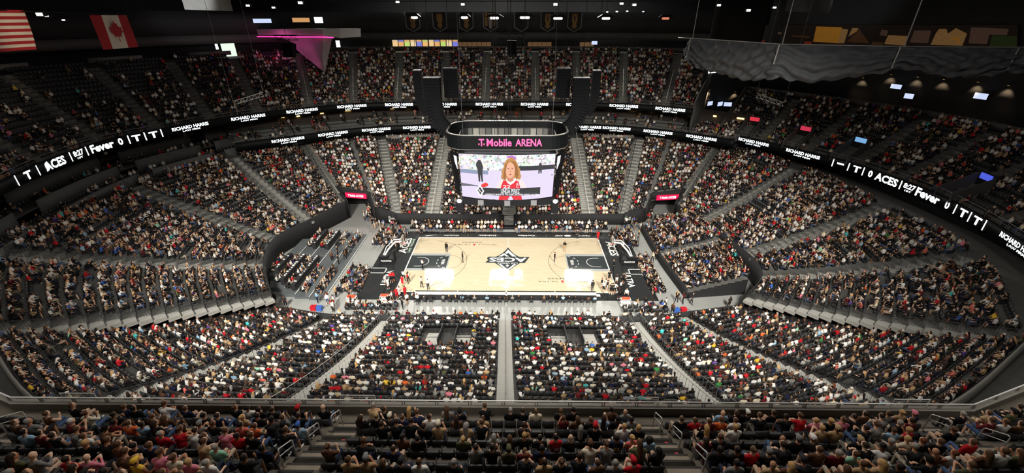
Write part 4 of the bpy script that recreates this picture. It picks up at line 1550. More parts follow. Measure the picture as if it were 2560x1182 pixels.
for poly in ([(-2.7, -0.95), (-1.9, -0.95), (-0.2, -2.3), (-0.5, -2.55)], [(2.7, -0.95), (1.9, -0.95), (0.2, -2.3), (0.5, -2.55)], [(-0.5, -1.3), (0, -1.0), (0.5, -1.3), (0, -1.75)]):
    flat('emblem_point', [[(x * EX, y + 0.35) for x, y in poly]], PWHITE, 0.003)
lettering('ACES', FLIP(0.05, 0.67), 1.25, PWHITE, court, 5.5, 0.03)
lettering('LAS VEGAS', FLIP(0.0, -0.33), 0.34, PWHITE, court, 2.9, 0.02)
for x, y in ((-5.6, 5.35), (7.2, -5.1)):
    lettering('ULTRA', FLIP(x - 1.7, y), 0.34, PLINE, court, 2.6, 0.0)
    lettering('Michelob', FLIP(x + 2.3, y), 0.38, PLINE, court, 2.8, -0.01)
    flat('emblem_bar', [rect(x + 0.15, y - 0.25, x + 0.45, y + 0.25)], PRED, 0.003)
    lettering('ARENA', FLIP(x - 0.1, y + 0.72), 0.34, PLINE, court, 3.3, 0.0)
for x, w_, t in ((-9.3, 2.5, 'Google'), (-3.4, 2.8, 'Deloitte'), (2.9, 2.8, 'CarMax'), (8.2, 1.3, 'AT&T'), (12.3, 2.0, 'Aperol')):
    lettering(t, FLIP(x, 8.55, -0.010), 0.42, PWHITE, court, w_, 0.04)
flat('swoosh', [[(-13.6, 8.35), (-13.3, 8.25), (-11.4, 8.75), (-13.1, 8.5)]], PWHITE, -0.010)
flat('round_mark', [[(9.6 + 0.55 * math.cos(t), 8.55 + 0.3 * math.sin(t)) for t in np.linspace(0, 2 * PI, 16, endpoint=False)]], PWHITE, -0.010)
# apron lettering on the ends: ACES beyond the left baseline, ULTRA on both
VERT_L = lambda x, y: basis((0, 1, 0), (-1, 0, 0), (0, 0, 1), (x, y, ZC - 0.010))
lettering('ACES', VERT_L(-16.0, 5.0), 1.25, PWHITE, court, 5.0, 0.03)
lettering('LAS VEGAS', VERT_L(-15.05, 5.0), 0.38, mat('court_paint_green', srgb(200, 230, 205), 0.2), court, 4.4, 0.01)
lettering('ULTRA', VERT_L(-16.4, -4.3), 0.9, PWHITE, court, 3.6, 0.02)
VERT_R = lambda x, y: basis((0, -1, 0), (1, 0, 0), (0, 0, 1), (x, y, ZC - 0.010))
lettering('ACES', VERT_R(16.0, 4.3), 1.25, PWHITE, court, 4.6, 0.03)
lettering('ULTRA', VERT_R(16.6, -4.6), 0.9, PWHITE, court, 3.6, 0.02)
for s in (-1, 1):
    flat('apron_frame', [rect(*sorted((s * 17.0, s * 19.1))[:1], -3.2, *sorted((s * 17.0, s * 19.1))[1:], -3.05), rect(*sorted((s * 17.0, s * 19.1))[:1], -1.9, *sorted((s * 17.0, s * 19.1))[1:], -1.75), rect(*sorted((s * 17.0, s * 17.15))[:1], -3.2, *sorted((s * 17.0, s * 17.15))[1:], -1.75)], PWHITE, -0.010)

# hoops
GLASS = bpy.data.materials.new('backboard_glass')
GLASS.use_nodes = True
_b = GLASS.node_tree.nodes['Principled BSDF']
_b.inputs['Base Color'].default_value = (0.9, 0.95, 0.95, 1)
_b.inputs['Roughness'].default_value = 0.05
_b.inputs['Alpha'].default_value = 0.18
ORANGE = mat('rim_orange', srgb(225, 80, 40), 0.4)
WHITEM = mat('white_padding', (0.78, 0.78, 0.76), 0.6)
for s, lab in ((-1, 'basketball hoop on a padded stanchion at the left baseline'), (1, 'basketball hoop on a padded stanchion at the right baseline')):
    h = empty('basketball_hoop', (s * (L2 + 3.2), 0, 0.03), 0 if s < 0 else PI)
    tag(h, lab, 'basketball hoop', 'basketball hoops')
    MB().box((-1.0, -0.55, 0), (1.1, 0.55, 0.75)).box((-1.0, -0.5, 0.75), (0.3, 0.5, 1.1)).build('base', BLACKM, h)
    MB().box((1.1, -0.5, 0.05), (1.22, 0.5, 1.9)).build('padding', BLACK, h)
    lettering('PHANTOM', pm(h) @ basis((1 if s < 0 else -1, 0, 0), (0, 0, 1), (0, -1 if s < 0 else 1, 0), (0.05, -0.56 if s < 0 else 0.56, 0.42)), 0.28, WHITEP, h, 1.5)
    MB().tube([(-0.3, 0, 0.9), (0.4, 0, 2.0), (1.5, 0, 3.2), (2.5, 0, 3.35)], 0.13, 8).build('arm', WHITEM, h)
    MB().tube([(-0.5, 0, 0.9), (0.2, 0, 2.4), (1.4, 0, 3.6), (2.5, 0, 3.7)], 0.07, 6).build('strut', WHITEM, h)
    MB().box((2.5, -0.92, 2.9), (2.54, 0.92, 3.97)).build('backboard', GLASS, h)
    fr = MB()
    for a, b in (((2.48, -0.95, 2.87), (2.56, 0.95, 2.93)), ((2.48, -0.95, 3.94), (2.56, 0.95, 4.0)), ((2.48, -0.95, 2.87), (2.56, -0.89, 4.0)), ((2.48, 0.89, 2.87), (2.56, 0.95, 4.0))):
        fr.box(a, b)
    fr.build('backboard_frame', WHITEM, h)
    ring = [(2.92 + 0.23 * math.cos(t), 0.23 * math.sin(t), 3.05) for t in np.linspace(0, 2 * PI, 16, endpoint=False)]
    MB().tube(ring, 0.018, 5, True).box((2.54, -0.08, 2.98), (2.70, 0.08, 3.07)).build('rim', ORANGE, h)
    nt_ = MB()
    for i in range(8):
        t0, t1 = 2 * PI * i / 8, 2 * PI * (i + 1) / 8
        for q in (0, 1):
            a, b = (t0, t1) if q else (t1, t0)
            nt_.tube([(2.92 + 0.22 * math.cos(a), 0.22 * math.sin(a), 3.04), (2.92 + 0.13 * math.cos(b), 0.13 * math.sin(b), 2.62)], 0.008, 3)
    nt_.build('net', WHITEM, h)
    MB().box((2.2, -0.45, 4.1), (2.5, 0.45, 4.55)).build('shot_clock', BLACKM, h)

# ------------------------------------------------------------------ floor furniture and people
TABLE = mat('table_black_skirt', (0.015, 0.015, 0.017), 0.8)
TTOP = mat('table_top_white', (0.62, 0.62, 0.60), 0.45)


def table(x0, x1, y0, y1, z, h, label, group, top=TTOP, screen=None, M=None):
    cx, cy = (x0 + x1) / 2, (y0 + y1) / 2
    r = empty('long_table', (cx, cy, z))
    tag(r, label, 'table', group)
    a, b = (x1 - x0) / 2, (y1 - y0) / 2
    MB().box((-a, -b, 0), (a, b, h - 0.03)).build('skirt', TABLE, r)
    MB().box((-a - 0.03, -b - 0.03, h - 0.03), (a + 0.03, b + 0.03, h)).build('table_top', top, r)
    if screen:
        MB().box((-a, b, 0.1), (a, b + 0.06, h + 0.12)).build('led_front', LEDBK, r)
    return r


# scorer's table along the near sideline in four lengths
for i, (a, b) in enumerate(((-11.5, -6.2), (-6.1, -0.1), (0.1, 6.1), (6.2, 11.3))):
    table(a, b, -9.35, -8.75, 0.03, 0.78, '%s length of the scorer table along the near sideline, from the left' % ordinal(i + 1), 'scorer table lengths', screen=True)
SILV = mat('silver_strip', (0.55, 0.58, 0.58), 0.3, 0.3)
MB().box((-12.2, -8.55, 0.03), (12.0, -8.05, 0.05)).build('sideline_strip', SILV)
tag(bpy.data.objects['sideline_strip'], 'pale strip on the floor along the near sideline', 'floor strip', kind='structure')
FOLD_SEAT = MB().box((-0.22, -0.2, 0.43), (0.22, 0.22, 0.47)).mesh('seat', SEATM)
FOLD_BACK = MB().box((-0.22, -0.25, 0.55), (0.22, -0.21, 0.86)).mesh('backrest', SEATM)
FOLD_LEG = MB().tube([(-0.2, 0.18, 0), (-0.2, -0.22, 0.86)], 0.013, 4).tube([(0.2, 0.18, 0), (0.2, -0.22, 0.86)], 0.013, 4).tube([(-0.2, -0.24, 0), (-0.2, 0.2, 0.44)], 0.013, 4).tube([(0.2, -0.24, 0), (0.2, 0.2, 0.44)], 0.013, 4).mesh('legs', BLACKM)
NCH = [0]


def folding_chair(x, y, z, rz, label, group):
    r = empty('folding_chair', (x, y, z), rz)
    tag(r, label, 'chair', group)
    link('seat', FOLD_SEAT, r)
    link('backrest', FOLD_BACK, r)
    link('leg_frame', FOLD_LEG, r)
    return r


pr = random.Random(21)


def floor_person(x, y, z, rz, pose, shirt, hairc, label, group, hair='short', pants=None, skin=None, sleeves=True, shorts=False, shoe=None):
    return new_person((x, y, z), rz, pose, hair, sleeves, shorts, SHIRTS[shirt], HAIRS[hairc], skin or SKINS[pr.randrange(6)], pants or pr.choice(PANTC), shoe or pr.choice(SHOEC), SHIRTS['black'], 1.0, label, group)


# officials and media seated behind the scorer's table
n_ = 0
for x in np.arange(-10.9, 11.0, 0.78):
    if pr.random() < 0.06:
        continue
    n_ += 1
    sh = pr.choice(['black', 'black', 'black', 'charcoal', 'navy', 'white', 'black', 'grey', 'brown', 'light blue'])
    hc = pr.choice(['black', 'dark brown', 'brown', 'blond', 'grey'])
    folding_chair(x, -10.15, 0, 0, '%s black folding chair from the left behind the scorer table' % ordinal(n_), 'folding chairs at the scorer table')
    floor_person(x, -10.15, 0.0, pr.uniform(-.15, .15), pr.choice(['sit', 'sit_fwd', 'sit_turn']), sh, hc, 'person in %s top, %s from the left behind the scorer table' % (sh, ordinal(n_)), 'people seated behind the scorer table', pr.choice(['short', 'short', 'long']), SHIRTS['black'], sleeves='long')
# one row of floor seats before the near wall
n_ = 0
for x in np.arange(-19.5, 19.6, 0.62):
    if abs(x) < 0.8 or pr.random() < 0.35:
        continue
    SEATS.append(np.array([[x, -13.2, 0.0, 0, 1, 0, 0]]))
    PEOPLE.append(np.array([[x, -13.2, 0.0, 0, 1, 0, 0]]))
# people on the court and beside it: pixel of the feet, pose, top, trousers, facing
STAFF = [(1117, 630, 'stand', 'black', 'black', 'official in black standing near the far end of the left arc', 2.9), (1157, 655, 'stand', 'charcoal', 'charcoal', 'person in dark suit standing at the top of the left arc', -1.5),
         (1386, 656, 'stand', 'black', 'charcoal', 'person in dark suit standing at the top of the right arc', 1.4), (1411, 627, 'stand', 'black', 'tan', 'official standing near the far end of the right arc', 2.9),
         (1057, 673, 'stand_hold', 'white', 'black', 'person in white shirt standing in the left lane', -0.8), (1010, 702, 'stand_walk', 'white', 'black', 'person in white shirt on the left baseline, outer of two', -0.6),
         (1022, 706, 'stand_walk', 'white', 'black', 'person in white shirt on the left baseline, inner of two', -0.9), (1055, 718, 'stand_walk', 'white', 'black', 'person in white shirt pointing, near the left end of the court', -1.2),
         (1071, 724, 'stand_hips', 'white', 'black', 'person in white shirt with black trousers, rightmost of the near left group', 0.4), (1480, 728, 'stand', 'charcoal', 'charcoal', 'person in dark suit standing near the right end of the near sideline', 0.3),
         (1055, 592, 'stand', 'black', 'charcoal', 'person in dark clothes standing at the far left court corner', 2.9), (1443, 598, 'stand', 'charcoal', 'charcoal', 'person in dark suit standing on the far sideline', 3.1),
         (1494, 600, 'stand', 'red', 'red', 'person in red standing at the far right court corner', 2.6), (1533, 675, 'stand', 'black', 'black', 'official in black standing on the right apron', 1.5)]
for px, py, pose, sh, pn, lab, rz in STAFF:
    p = at_z(px, py, 0.043)
    floor_person(p[0], p[1], 0.043 if abs(p[0]) < 14.4 and abs(p[1]) < 7.7 else 0.031, rz, pose, sh, pr.choice(['black', 'dark brown', 'brown']), lab, 'people standing on the court', 'short', SHIRTS[pn], sleeves='long' if sh in ('charcoal', 'black') else True)
# the huddles: red-shirted team at the near left corner, white-shirted team at the near right corner
for i in range(9):
    p = at_z(965 + 7.0 * i, 702 + pr.uniform(0, 46), 0.0)
    sh = pr.choice(['red', 'red', 'white', 'red'])
    floor_person(p[0], p[1], 0.031, pr.uniform(-3, 3), pr.choice(['stand', 'stand_hips', 'stand_hold']), sh, 'black', 'person in %s, %s from left in the near left corner huddle' % (sh, ordinal(i + 1)), 'huddle at the near left corner', 'short', SHIRTS[pr.choice(['red', 'white', 'black'])], shorts=True)
for i in range(14):
    p = at_z(1503 + 4.7 * i, 698 + pr.uniform(0, 52), 0.0)
    sh = pr.choice(['white', 'white', 'black', 'white', 'charcoal'])
    floor_person(p[0], p[1], 0.031, pr.uniform(-3, 3), pr.choice(['stand', 'stand_hips', 'stand_hold']), sh, 'black', 'person in %s, %s from left in the near right corner huddle' % (sh, ordinal(i + 1)), 'huddle at the near right corner', 'short', SHIRTS[pr.choice(['black', 'white', 'black'])], shorts=True)
ENT = [(765, 690, 'black', 'person in black standing between the left floor tables, foremost of the standing dancers'), (832, 655, 'brown', 'person in patterned top standing among the left floor tables, tallest of the pair'), (846, 640, 'charcoal', 'person in black shorts standing among the left floor tables'),
       (864, 650, 'brown', 'person in patterned top standing in the middle of the left floor'), (869, 642, 'black', 'person in dark top standing right of the patterned pair on the left floor'), (848, 662, 'black', 'person in black standing before the left floor tables'),
       (820, 757, 'maroon', 'person in red and black walking across the near left floor'), (842, 745, 'tan', 'person in tan top walking across the near left floor'), (716, 768, 'charcoal', 'guard in dark uniform at the near left entrance'),
       (876, 752, 'charcoal', 'person in dark suit on the floor left of the red huddle'), (1690, 756, 'black', 'guard in black beside the right barrier wall, outer of two'), (1706, 758, 'maroon', 'guard in red vest beside the right barrier wall'),
       (1727, 760, 'charcoal', 'person in grey standing beside the right barrier wall'), (1820, 770, 'charcoal', 'guard in dark uniform at the near right entrance'), (1595, 600, 'black', 'person in black walking along the far right floor aisle'),
       (1630, 655, 'cream', 'person in pale top standing on the right floor aisle'), (1640, 648, 'brown', 'person in brown top standing on the right floor aisle'), (983, 572, 'pink', 'person in pink top standing beyond the left court corner'),
       (1628, 548, 'white', 'person in white shirt at the mouth of the far right tunnel')]
for px, py, sh, lab in ENT:
    p = at_z(px, py, 0.0)
    floor_person(p[0], p[1], 0.0 if px > 900 or px < 730 or py > 740 else 0.0, pr.uniform(-3, 3), pr.choice(['stand', 'stand_walk', 'stand_hips']), sh, pr.choice(['black', 'dark brown', 'blond']), lab, 'people standing on the arena floor', pr.choice(['short', 'long']), SHIRTS['black'])


def seat_block(x0, x1, y0, y1, nx, ny, z, face, occ_, rise=0.0, group=None):
    d = {'+y': (0, 1), '-y': (0, -1), '+x': (1, 0), '-x': (-1, 0)}[face]
    A = []
    for i in range(nx):
        for j in range(ny):
            x = x0 + (x1 - x0) * (i + .5) / nx
            y = y0 + (y1 - y0) * (j + .5) / ny
            A.append((x, y, z, d[0], d[1], 0, 0))
    A = np.array(A)
    SEATS.append(A)
    PEOPLE.append(A[RNG.random(len(A)) < occ_])


# courtside rows
seat_block(-15.5, -0.9, 9.75, 10.7, 26, 1, 0.0, '-y', 0.9)
seat_block(0.9, 15.5, 9.75, 10.7, 26, 1, 0.0, '-y', 0.9)
seat_block(-16.5, -0.9, 10.9, 11.9, 28, 1, 0.25, '-y', 0.9)
seat_block(0.9, 16.5, 10.9, 11.9, 28, 1, 0.25, '-y', 0.9)
seat_block(-21.2, -16.4, 4.4, 10.2, 5, 10, 0.0, '+x', 0.85)
seat_block(-22.0, -18.9, -8.4, -2.0, 3, 10, 0.0, '+x', 0.85)
seat_block(16.2, 20.2, 4.2, 10.2, 4, 10, 0.0, '-x', 0.85)
seat_block(18.6, 20.6, -8.2, 1.4, 2, 15, 0.0, '-x', 0.92)
seat_block(14.0, 19.5, -12.2, -10.8, 8, 2, 0.0, '+y', 0.5)
seat_block(-19.5, -13.0, -12.0, -10.8, 9, 2, 0.0, '+y', 0.5)
MB().box((-16.6, 10.85, 0), (16.6, 12.1, 0.25)).build('courtside_riser', BLACKM)
tag(bpy.data.objects['courtside_riser'], 'low black riser for the second courtside row along the far sideline', 'platform', kind='structure')
# left floor: stepped platforms with tables
PLAT = mat('platform_grey', (0.11, 0.125, 0.13), 0.35, noise=0.2, scale=0.8)
EDGE = mat('platform_edge', (0.75, 0.75, 0.72), 0.5)
for i in range(5):
    xr = -22.9 - 1.9 * i
    z = 0.16 * (i + 1)
    y0 = (-9.6, -9.4, -9.0, -7.8, -5.2)[i]
    y1 = (8.6, 8.5, 8.4, 8.2, 5.6)[i]
    xl = xr - 1.9 if i < 4 else -32.2
    pl = empty('floor_platform', (xr, 0, 0))
    tag(pl, '%s grey stepped platform on the left floor, counted from the court' % ordinal(i + 1), 'platform', kind='structure')
    MB().box((xl - xr, y0, 0), (0, y1, z)).build('deck', PLAT, pl)
    MB().box((-0.09, y0, z), (0.0, y1, z + 0.006)).build('edge_strip', EDGE, pl)
    if i in (0, 1):
        seat_block(xr - 1.5, xr - 0.7, 3.2, 7.8, 1, 8, z, '+x', 0.85)
        seat_block(xr - 1.5, xr - 0.7, -8.8, -2.8, 1, 10, z, '+x', 0.9)
    if i >= 2:
        for (ya, yb, part_) in ((2.6, 7.6, 'far'), ((-8.3, -7.2, -4.8)[i - 2], -0.6, 'near')):
            if xr - 1.0 < -30.8 and part_ == 'far':
                continue
            table(xr - 0.75, xr - 0.25, ya, yb, z, 0.92, '%s black counter table on the left floor, %s group' % (ordinal(i - 1), part_), 'counter tables on the left floor', top=TABLE)
            tab = bpy.context.scene.objects[-1]
            seat_block(xr - 1.6, xr - 0.95, ya, yb, 1, int((yb - ya) / 0.62), z, '+x', 0.92)
            cm = MB()
            for q in range(int((yb - ya) / 0.5)):
                yy = ya + 0.25 + q * 0.5
                if pr.random() < 0.7:
                    cm.box((xr - 0.6 + pr.uniform(-.1, .1), yy, z + 0.92), (xr - 0.4 + pr.uniform(-.05, .1), yy + pr.uniform(.08, .3), z + 0.94 + pr.random() * 0.1))
            t_ = cm.build('tableware', PWHITE)
            tag(t_, 'white plates and cups on the %s %s counter table of the left floor' % (ordinal(i - 1), part_), 'tableware', kind='stuff')
# coloured cases by the near entrances
for px, py, c, lab in ((785, 774, 'red', 'red case on the near left floor'), (800, 775, 'blue', 'blue case on the near left floor'), (1690, 780, 'blue', 'blue case on the near right floor'), (1708, 779, 'red', 'red case on the near right floor'), (1628, 768, 'red', 'red bucket by the near right sideline')):
    p = at_z(px, py, 0)
    r = empty('equipment_case', (p[0], p[1], 0))
    tag(r, lab, 'case', 'coloured cases on the floor')
    cm_ = mat('case_' + c, SHIRTS[c], 0.5)
    MB().box((-0.32, -0.25, 0), (0.32, 0.25, 0.5)).build('body', cm_, r)
    MB().box((-0.34, -0.27, 0.5), (0.34, 0.27, 0.56)).build('lid', cm_, r)
    MB().tube([(-0.12, 0, 0.56), (-0.1, 0, 0.62), (0.1, 0, 0.62), (0.12, 0, 0.56)], 0.015, 5).build('handle', BLACKM, r)
# shelf carts with orange towels beside the benches
for px, py, lab in ((882, 760, 'white shelf cart with orange towels by the near left bench'), (965, 757, 'second white shelf cart right of the near left bench'), (1562, 765, 'white shelf cart with orange towels by the near right bench')):
    p = at_z(px, py, 0)
    r = empty('shelf_cart', (p[0], p[1], 0))
    tag(r, lab, 'cart')
    for zz in (0.15, 0.6, 1.05):
        MB().box((-0.6, -0.3, zz), (0.6, 0.3, zz + 0.04)).build('shelf', WHITEM, r)
    for sx in (-0.58, 0.58):
        for sy in (-0.28, 0.28):
            MB().box((sx - 0.02, sy - 0.02, 0), (sx + 0.02, sy + 0.02, 1.1)).build('post', WHITEM, r)
    for q in range(4):
        MB().box((-0.5 + q * 0.26, -0.2, 1.09), (-0.3 + q * 0.26, 0.2, 1.25)).build('towel', ORANGE, r)

# ------------------------------------------------------------------ centre-hung scoreboard
def rrect(a, b, r, n=8):
    pts = []
    for cx, cy, a0 in ((a - r, b - r, 0), (-a + r, b - r, 90), (-a + r, -b + r, 180), (a - r, -b + r, 270)):
        for k in range(n + 1):
            t = math.radians(a0 + 90 * k / n)
            pts.append((cx + r * math.cos(t), cy + r * math.sin(t)))
    return pts


SBY = -0.6
sb = empty('scoreboard', (0.1, SBY, 0))
tag(sb, 'centre-hung video scoreboard with a black ring above its screens', 'scoreboard')


def ring_wall(outer, inner, z0, z1, name, material, parent):
    n = len(outer)
    vs = [(x, y, z0) for x, y in outer] + [(x, y, z1) for x, y in outer] + [(x, y, z1) for x, y in inner] + [(x, y, z0) for x, y in inner]
    fs = []
    for k in range(4):
        for i in range(n):
            j = (i + 1) % n
            a, b = k * n, ((k + 1) % 4) * n
            fs.append((a + i, a + j, b + j, b + i))
    return MB().add(vs, fs).build(name, material, parent)


ring_wall(rrect(7.35, 4.0, 2.6), rrect(7.2, 3.85, 2.5), 17.95, 19.55, 'ring_band', LEDBK, sb)
ring_wall(rrect(7.38, 4.03, 2.62), rrect(7.18, 3.83, 2.5), 19.55, 19.62, 'ring_trim', RAILM, sb)
ring_wall(rrect(7.38, 4.03, 2.62), rrect(7.18, 3.83, 2.5), 17.88, 17.95, 'ring_trim', RAILM, sb)
ring_wall(rrect(6.0, 3.1, 1.6), rrect(5.9, 3.0, 1.5), 17.2, 18.9, 'inner_screen_back', mat('scoreboard_panel', (0.03, 0.03, 0.03), 0.5), sb)
for i_ in range(13):
    x_ = -5.0 + i_ * 0.83
    MB().box((x_ - 0.36, 2.78, 17.5), (x_ + 0.36, 2.95, 18.85)).build('inner_panel', mat('inner_panel_%d' % (i_ % 3), ((0.10, 0.1, 0.095), (0.30, 0.29, 0.26), (0.18, 0.17, 0.155))[i_ % 3], 0.5), sb)
FRONT = lambda x, z, y=-4.02 - 0.012: basis((1, 0, 0), (0, 0, 1), (0, -1, 0), (0.1 + x, SBY + y, z))
for w_, x, wd in (('T', -2.95, 0.62), ('Mobile', -0.9, 2.9), ('ARENA', 2.55, 3.1)):
    lettering(w_, FRONT(x, 18.78), 0.86 if w_ != 'Mobile' else 0.9, LEDPINK, sb, wd, 0.02)
for dx in (-3.25, -2.65):
    MB().box((dx - 0.07, -4.035, 18.5), (dx + 0.07, -4.03, 18.68)).build('lettering', LEDPINK, sb)
DRAIL_ = mat('cable_grey', (0.12, 0.12, 0.12), 0.5)
# body: near and far screens, angled corners, black frame
SX, ST, SBZ = 5.75, 17.35, 11.85


def screen_pt(u, v, off=0.0):
    """u -1..1, v 0 (bottom)..1 (top): a screen curved outward in the middle and leaning down"""
    x = u * SX * (0.975 + 0.025 * v)
    y = -3.35 - 0.55 * (1 - u * u) - 0.25 * v - off
    return (x, y, SBZ + (ST - SBZ) * v - 0.28 * (1 - u * u) * (1 - v))


def screen_poly(name, uv, material, off, parent):
    """flat picture element on the screen; uv in 0..100 across, 0..100 up"""
    mb = MB()
    us = [p[0] / 50 - 1 for p in uv]
    n = len(uv)
    mb.add([screen_pt(a, p[1] / 100, off) for a, p in zip(us, uv)], [tuple(range(n))])
    return mb.build(name, material, parent)


def screen_strip(name, u0, u1, v0, v1, material, off, parent, n=14):
    mb = MB()
    U = np.linspace(u0, u1, n)
    vs = [screen_pt(u / 50 - 1, v0 / 100, off) for u in U] + [screen_pt(u / 50 - 1, v1 / 100, off) for u in U]
    mb.add(vs, [(i, i + 1, n + i + 1, n + i) for i in range(n - 1)])
    return mb.build(name, material, parent)


def emat(name, c, s=1.0):
    return mat('screen_' + name, (0.02, 0.02, 0.02), 0.3, emit=c, strength=s)


def crowd_emat():
    m = bpy.data.materials.new('screen_crowd')
    m.use_nodes = True
    nt = m.node_tree
    b = nt.nodes['Principled BSDF']
    b.inputs['Base Color'].default_value = (0.02, 0.02, 0.02, 1)
    tc = nt.nodes.new('ShaderNodeTexCoord')
    vo = nt.nodes.new('ShaderNodeTexVoronoi')
    vo.inputs['Scale'].default_value = 4.5
    hs = nt.nodes.new('ShaderNodeHueSaturation')
    hs.inputs['Saturation'].default_value = 0.35
    hs.inputs['Value'].default_value = 1.25
    nt.links.new(tc.outputs['Object'], vo.inputs['Vector'])
    nt.links.new(vo.outputs['Color'], hs.inputs['Color'])
    nt.links.new(hs.outputs['Color'], b.inputs['Emission Color'])
    b.inputs['Emission Strength'].default_value = 0.95
    return m


sc = empty('near_screen', (0, 0, 0))
sc.parent = sb
sc['label'] = 'lit screen with a presenter in red'
ring_wall([screen_pt(u, 0, 0)[:2] for u in np.linspace(-1, 1, 15)] + [(x, 0.0 - 0, ) for x in ()] + [(5.7, 3.4), (-5.7, 3.4)], [(x * 0.97, y * 0.97) for x, y in [screen_pt(u, 0, 0)[:2] for u in np.linspace(-1, 1, 15)]] + [(5.5, 3.2), (-5.5, 3.2)], 10.75, 11.62, 'lower_rim', BLACKM, sb)
MB().prism(rrect(5.9, 3.0, 1.2), 11.0, 17.6).build('core', BLACKM, sb)
screen_strip('picture_floor', 0, 100, 0, 100, emat('floor', srgb(226, 214, 240), 1.0), 0.0, sc)
screen_strip('picture_crowd', 0, 100, 66, 100, crowd_emat(), 0.012, sc)
screen_strip('picture_board', 0, 30, 57, 66, emat('board', srgb(150, 160, 190), 0.9), 0.016, sc)
screen_strip('picture_band', 60, 100, 66, 76, emat('dark', srgb(50, 54, 66), 0.6), 0.014, sc)
screen_poly('picture_line', [(0, 33), (16, 31), (22, 28), (14, 28.5), (0, 25)], emat('grey', srgb(110, 112, 120), 0.8), 0.016, sc)
screen_poly('picture_line', [(64, 55), (99, 53), (99, 51.5), (74, 52)], emat('grey', srgb(110, 112, 120), 0.8), 0.016, sc)
DKF = emat('figure', srgb(52, 54, 62), 0.8)
screen_poly('picture_figure', [(19.5, 40), (21.2, 40), (21.6, 56), (22.6, 40), (24.2, 40), (24, 62), (25, 72), (24, 82), (22.5, 88), (20.5, 88), (18, 82), (17.5, 76), (19, 66)], DKF, 0.02, sc)
screen_poly('picture_figure', [(83, 58), (84.2, 58), (84.6, 66), (85.4, 58), (86.5, 58), (86.5, 76), (85.5, 82), (84, 82), (83, 76)], DKF, 0.02, sc)
screen_poly('picture_headband', [(49, 93), (51, 98), (55, 99), (59, 96), (60, 90), (54, 94)], emat('violet', srgb(190, 120, 210), 1.0), 0.022, sc)
HAIRE = emat('hair', srgb(196, 140, 78), 1.0)
screen_poly('picture_hair', [(45, 46), (43.5, 52), (44.5, 60), (44, 66), (46.5, 74), (47, 82), (50, 91), (54, 95), (58, 92), (60.5, 84), (62, 76), (64, 68), (63.5, 62), (65, 54), (63.5, 46), (59, 44), (49, 44)], HAIRE, 0.024, sc)
screen_poly('picture_sleeve', [(38, 27), (39.5, 36), (42, 44), (46, 48), (50, 50), (58, 50), (63, 47), (67, 42), (69.5, 34), (71, 27)], emat('sleeve', srgb(250, 226, 224), 1.0), 0.028, sc)
screen_poly('picture_jersey', [(40.5, 0), (42.5, 20), (43.5, 32), (46, 45), (49, 44), (53.5, 34), (59, 44), (62, 43), (64, 30), (65, 14), (66.5, 0)], emat('jersey', srgb(230, 30, 48), 1.0), 0.032, sc)
screen_poly('picture_collar', [(48.5, 47), (50.5, 39), (53.5, 35.5), (57, 39), (59.5, 46), (57, 48), (51, 48)], emat('white', (0.95, 0.95, 1.0), 1.0), 0.036, sc)
SKE = emat('face', srgb(240, 178, 146), 1.0)
screen_poly('picture_neck', [(50, 45), (50.5, 54), (56.5, 54), (57, 45), (53.5, 41)], emat('neck', srgb(206, 132, 104), 1.0), 0.040, sc)
screen_poly('picture_face', [(53.4 + 4.9 * math.cos(t), 67 + 17.5 * math.sin(t)) for t in np.linspace(0, 2 * PI, 20, endpoint=False)], SKE, 0.044, sc)
screen_poly('picture_lock', [(46, 47), (46.6, 62), (48, 78), (52.5, 89), (50, 80), (48.9, 68), (48.8, 56), (48.5, 48)], emat('hair2', srgb(158, 100, 52), 1.0), 0.048, sc)
screen_poly('picture_lock', [(60.5, 46), (58.4, 58), (58.2, 70), (57.4, 80), (53.5, 89), (58.5, 85), (61, 74), (62, 58)], emat('hair2', srgb(158, 100, 52), 1.0), 0.048, sc)
for u in (51.4, 55.4):
    screen_poly('picture_eye', [(u - 1.0, 71), (u, 72.4), (u + 1.0, 71), (u, 69.8)], emat('eye', srgb(70, 44, 36), 1.0), 0.05, sc)
screen_poly('picture_nose', [(52.8, 64), (53.4, 69), (54.0, 64)], emat('neck', srgb(206, 132, 104), 1.0), 0.05, sc)
screen_poly('picture_mouth', [(51.9, 58.5), (53.4, 60.2), (55, 58.5), (53.4, 56.6)], emat('mouth', srgb(160, 60, 64), 1.0), 0.05, sc)
BANDM = emat('band', srgb(40, 40, 46), 0.9)
screen_strip('picture_lower_third', 23, 86, 10, 27, BANDM, 0.056, sc)
screen_poly('picture_flame', [(21, 29), (23, 35), (27, 39), (30, 36), (29, 31), (25, 28)], emat('flame', srgb(235, 50, 40), 1.0), 0.058, sc)
screen_poly('picture_diamond', [(20.5, 4), (16, 19), (20.5, 34), (25, 19)], emat('white', (0.95, 0.95, 1.0), 1.0), 0.062, sc)
screen_poly('picture_diamond_inner', [(20.5, 10), (17.6, 19), (20.5, 28), (23.4, 19)], BANDM, 0.066, sc)


def screen_text(s, u, v, h, w, material, off=0.07):
    p = screen_pt(u / 50 - 1, v / 100, off)
    return lettering(s, basis((1, 0, 0), (0, 0, 1), (0, -1, 0), (p[0] + 0.1, p[1] + SBY, p[2])), h, material, sc, w, 0.02)


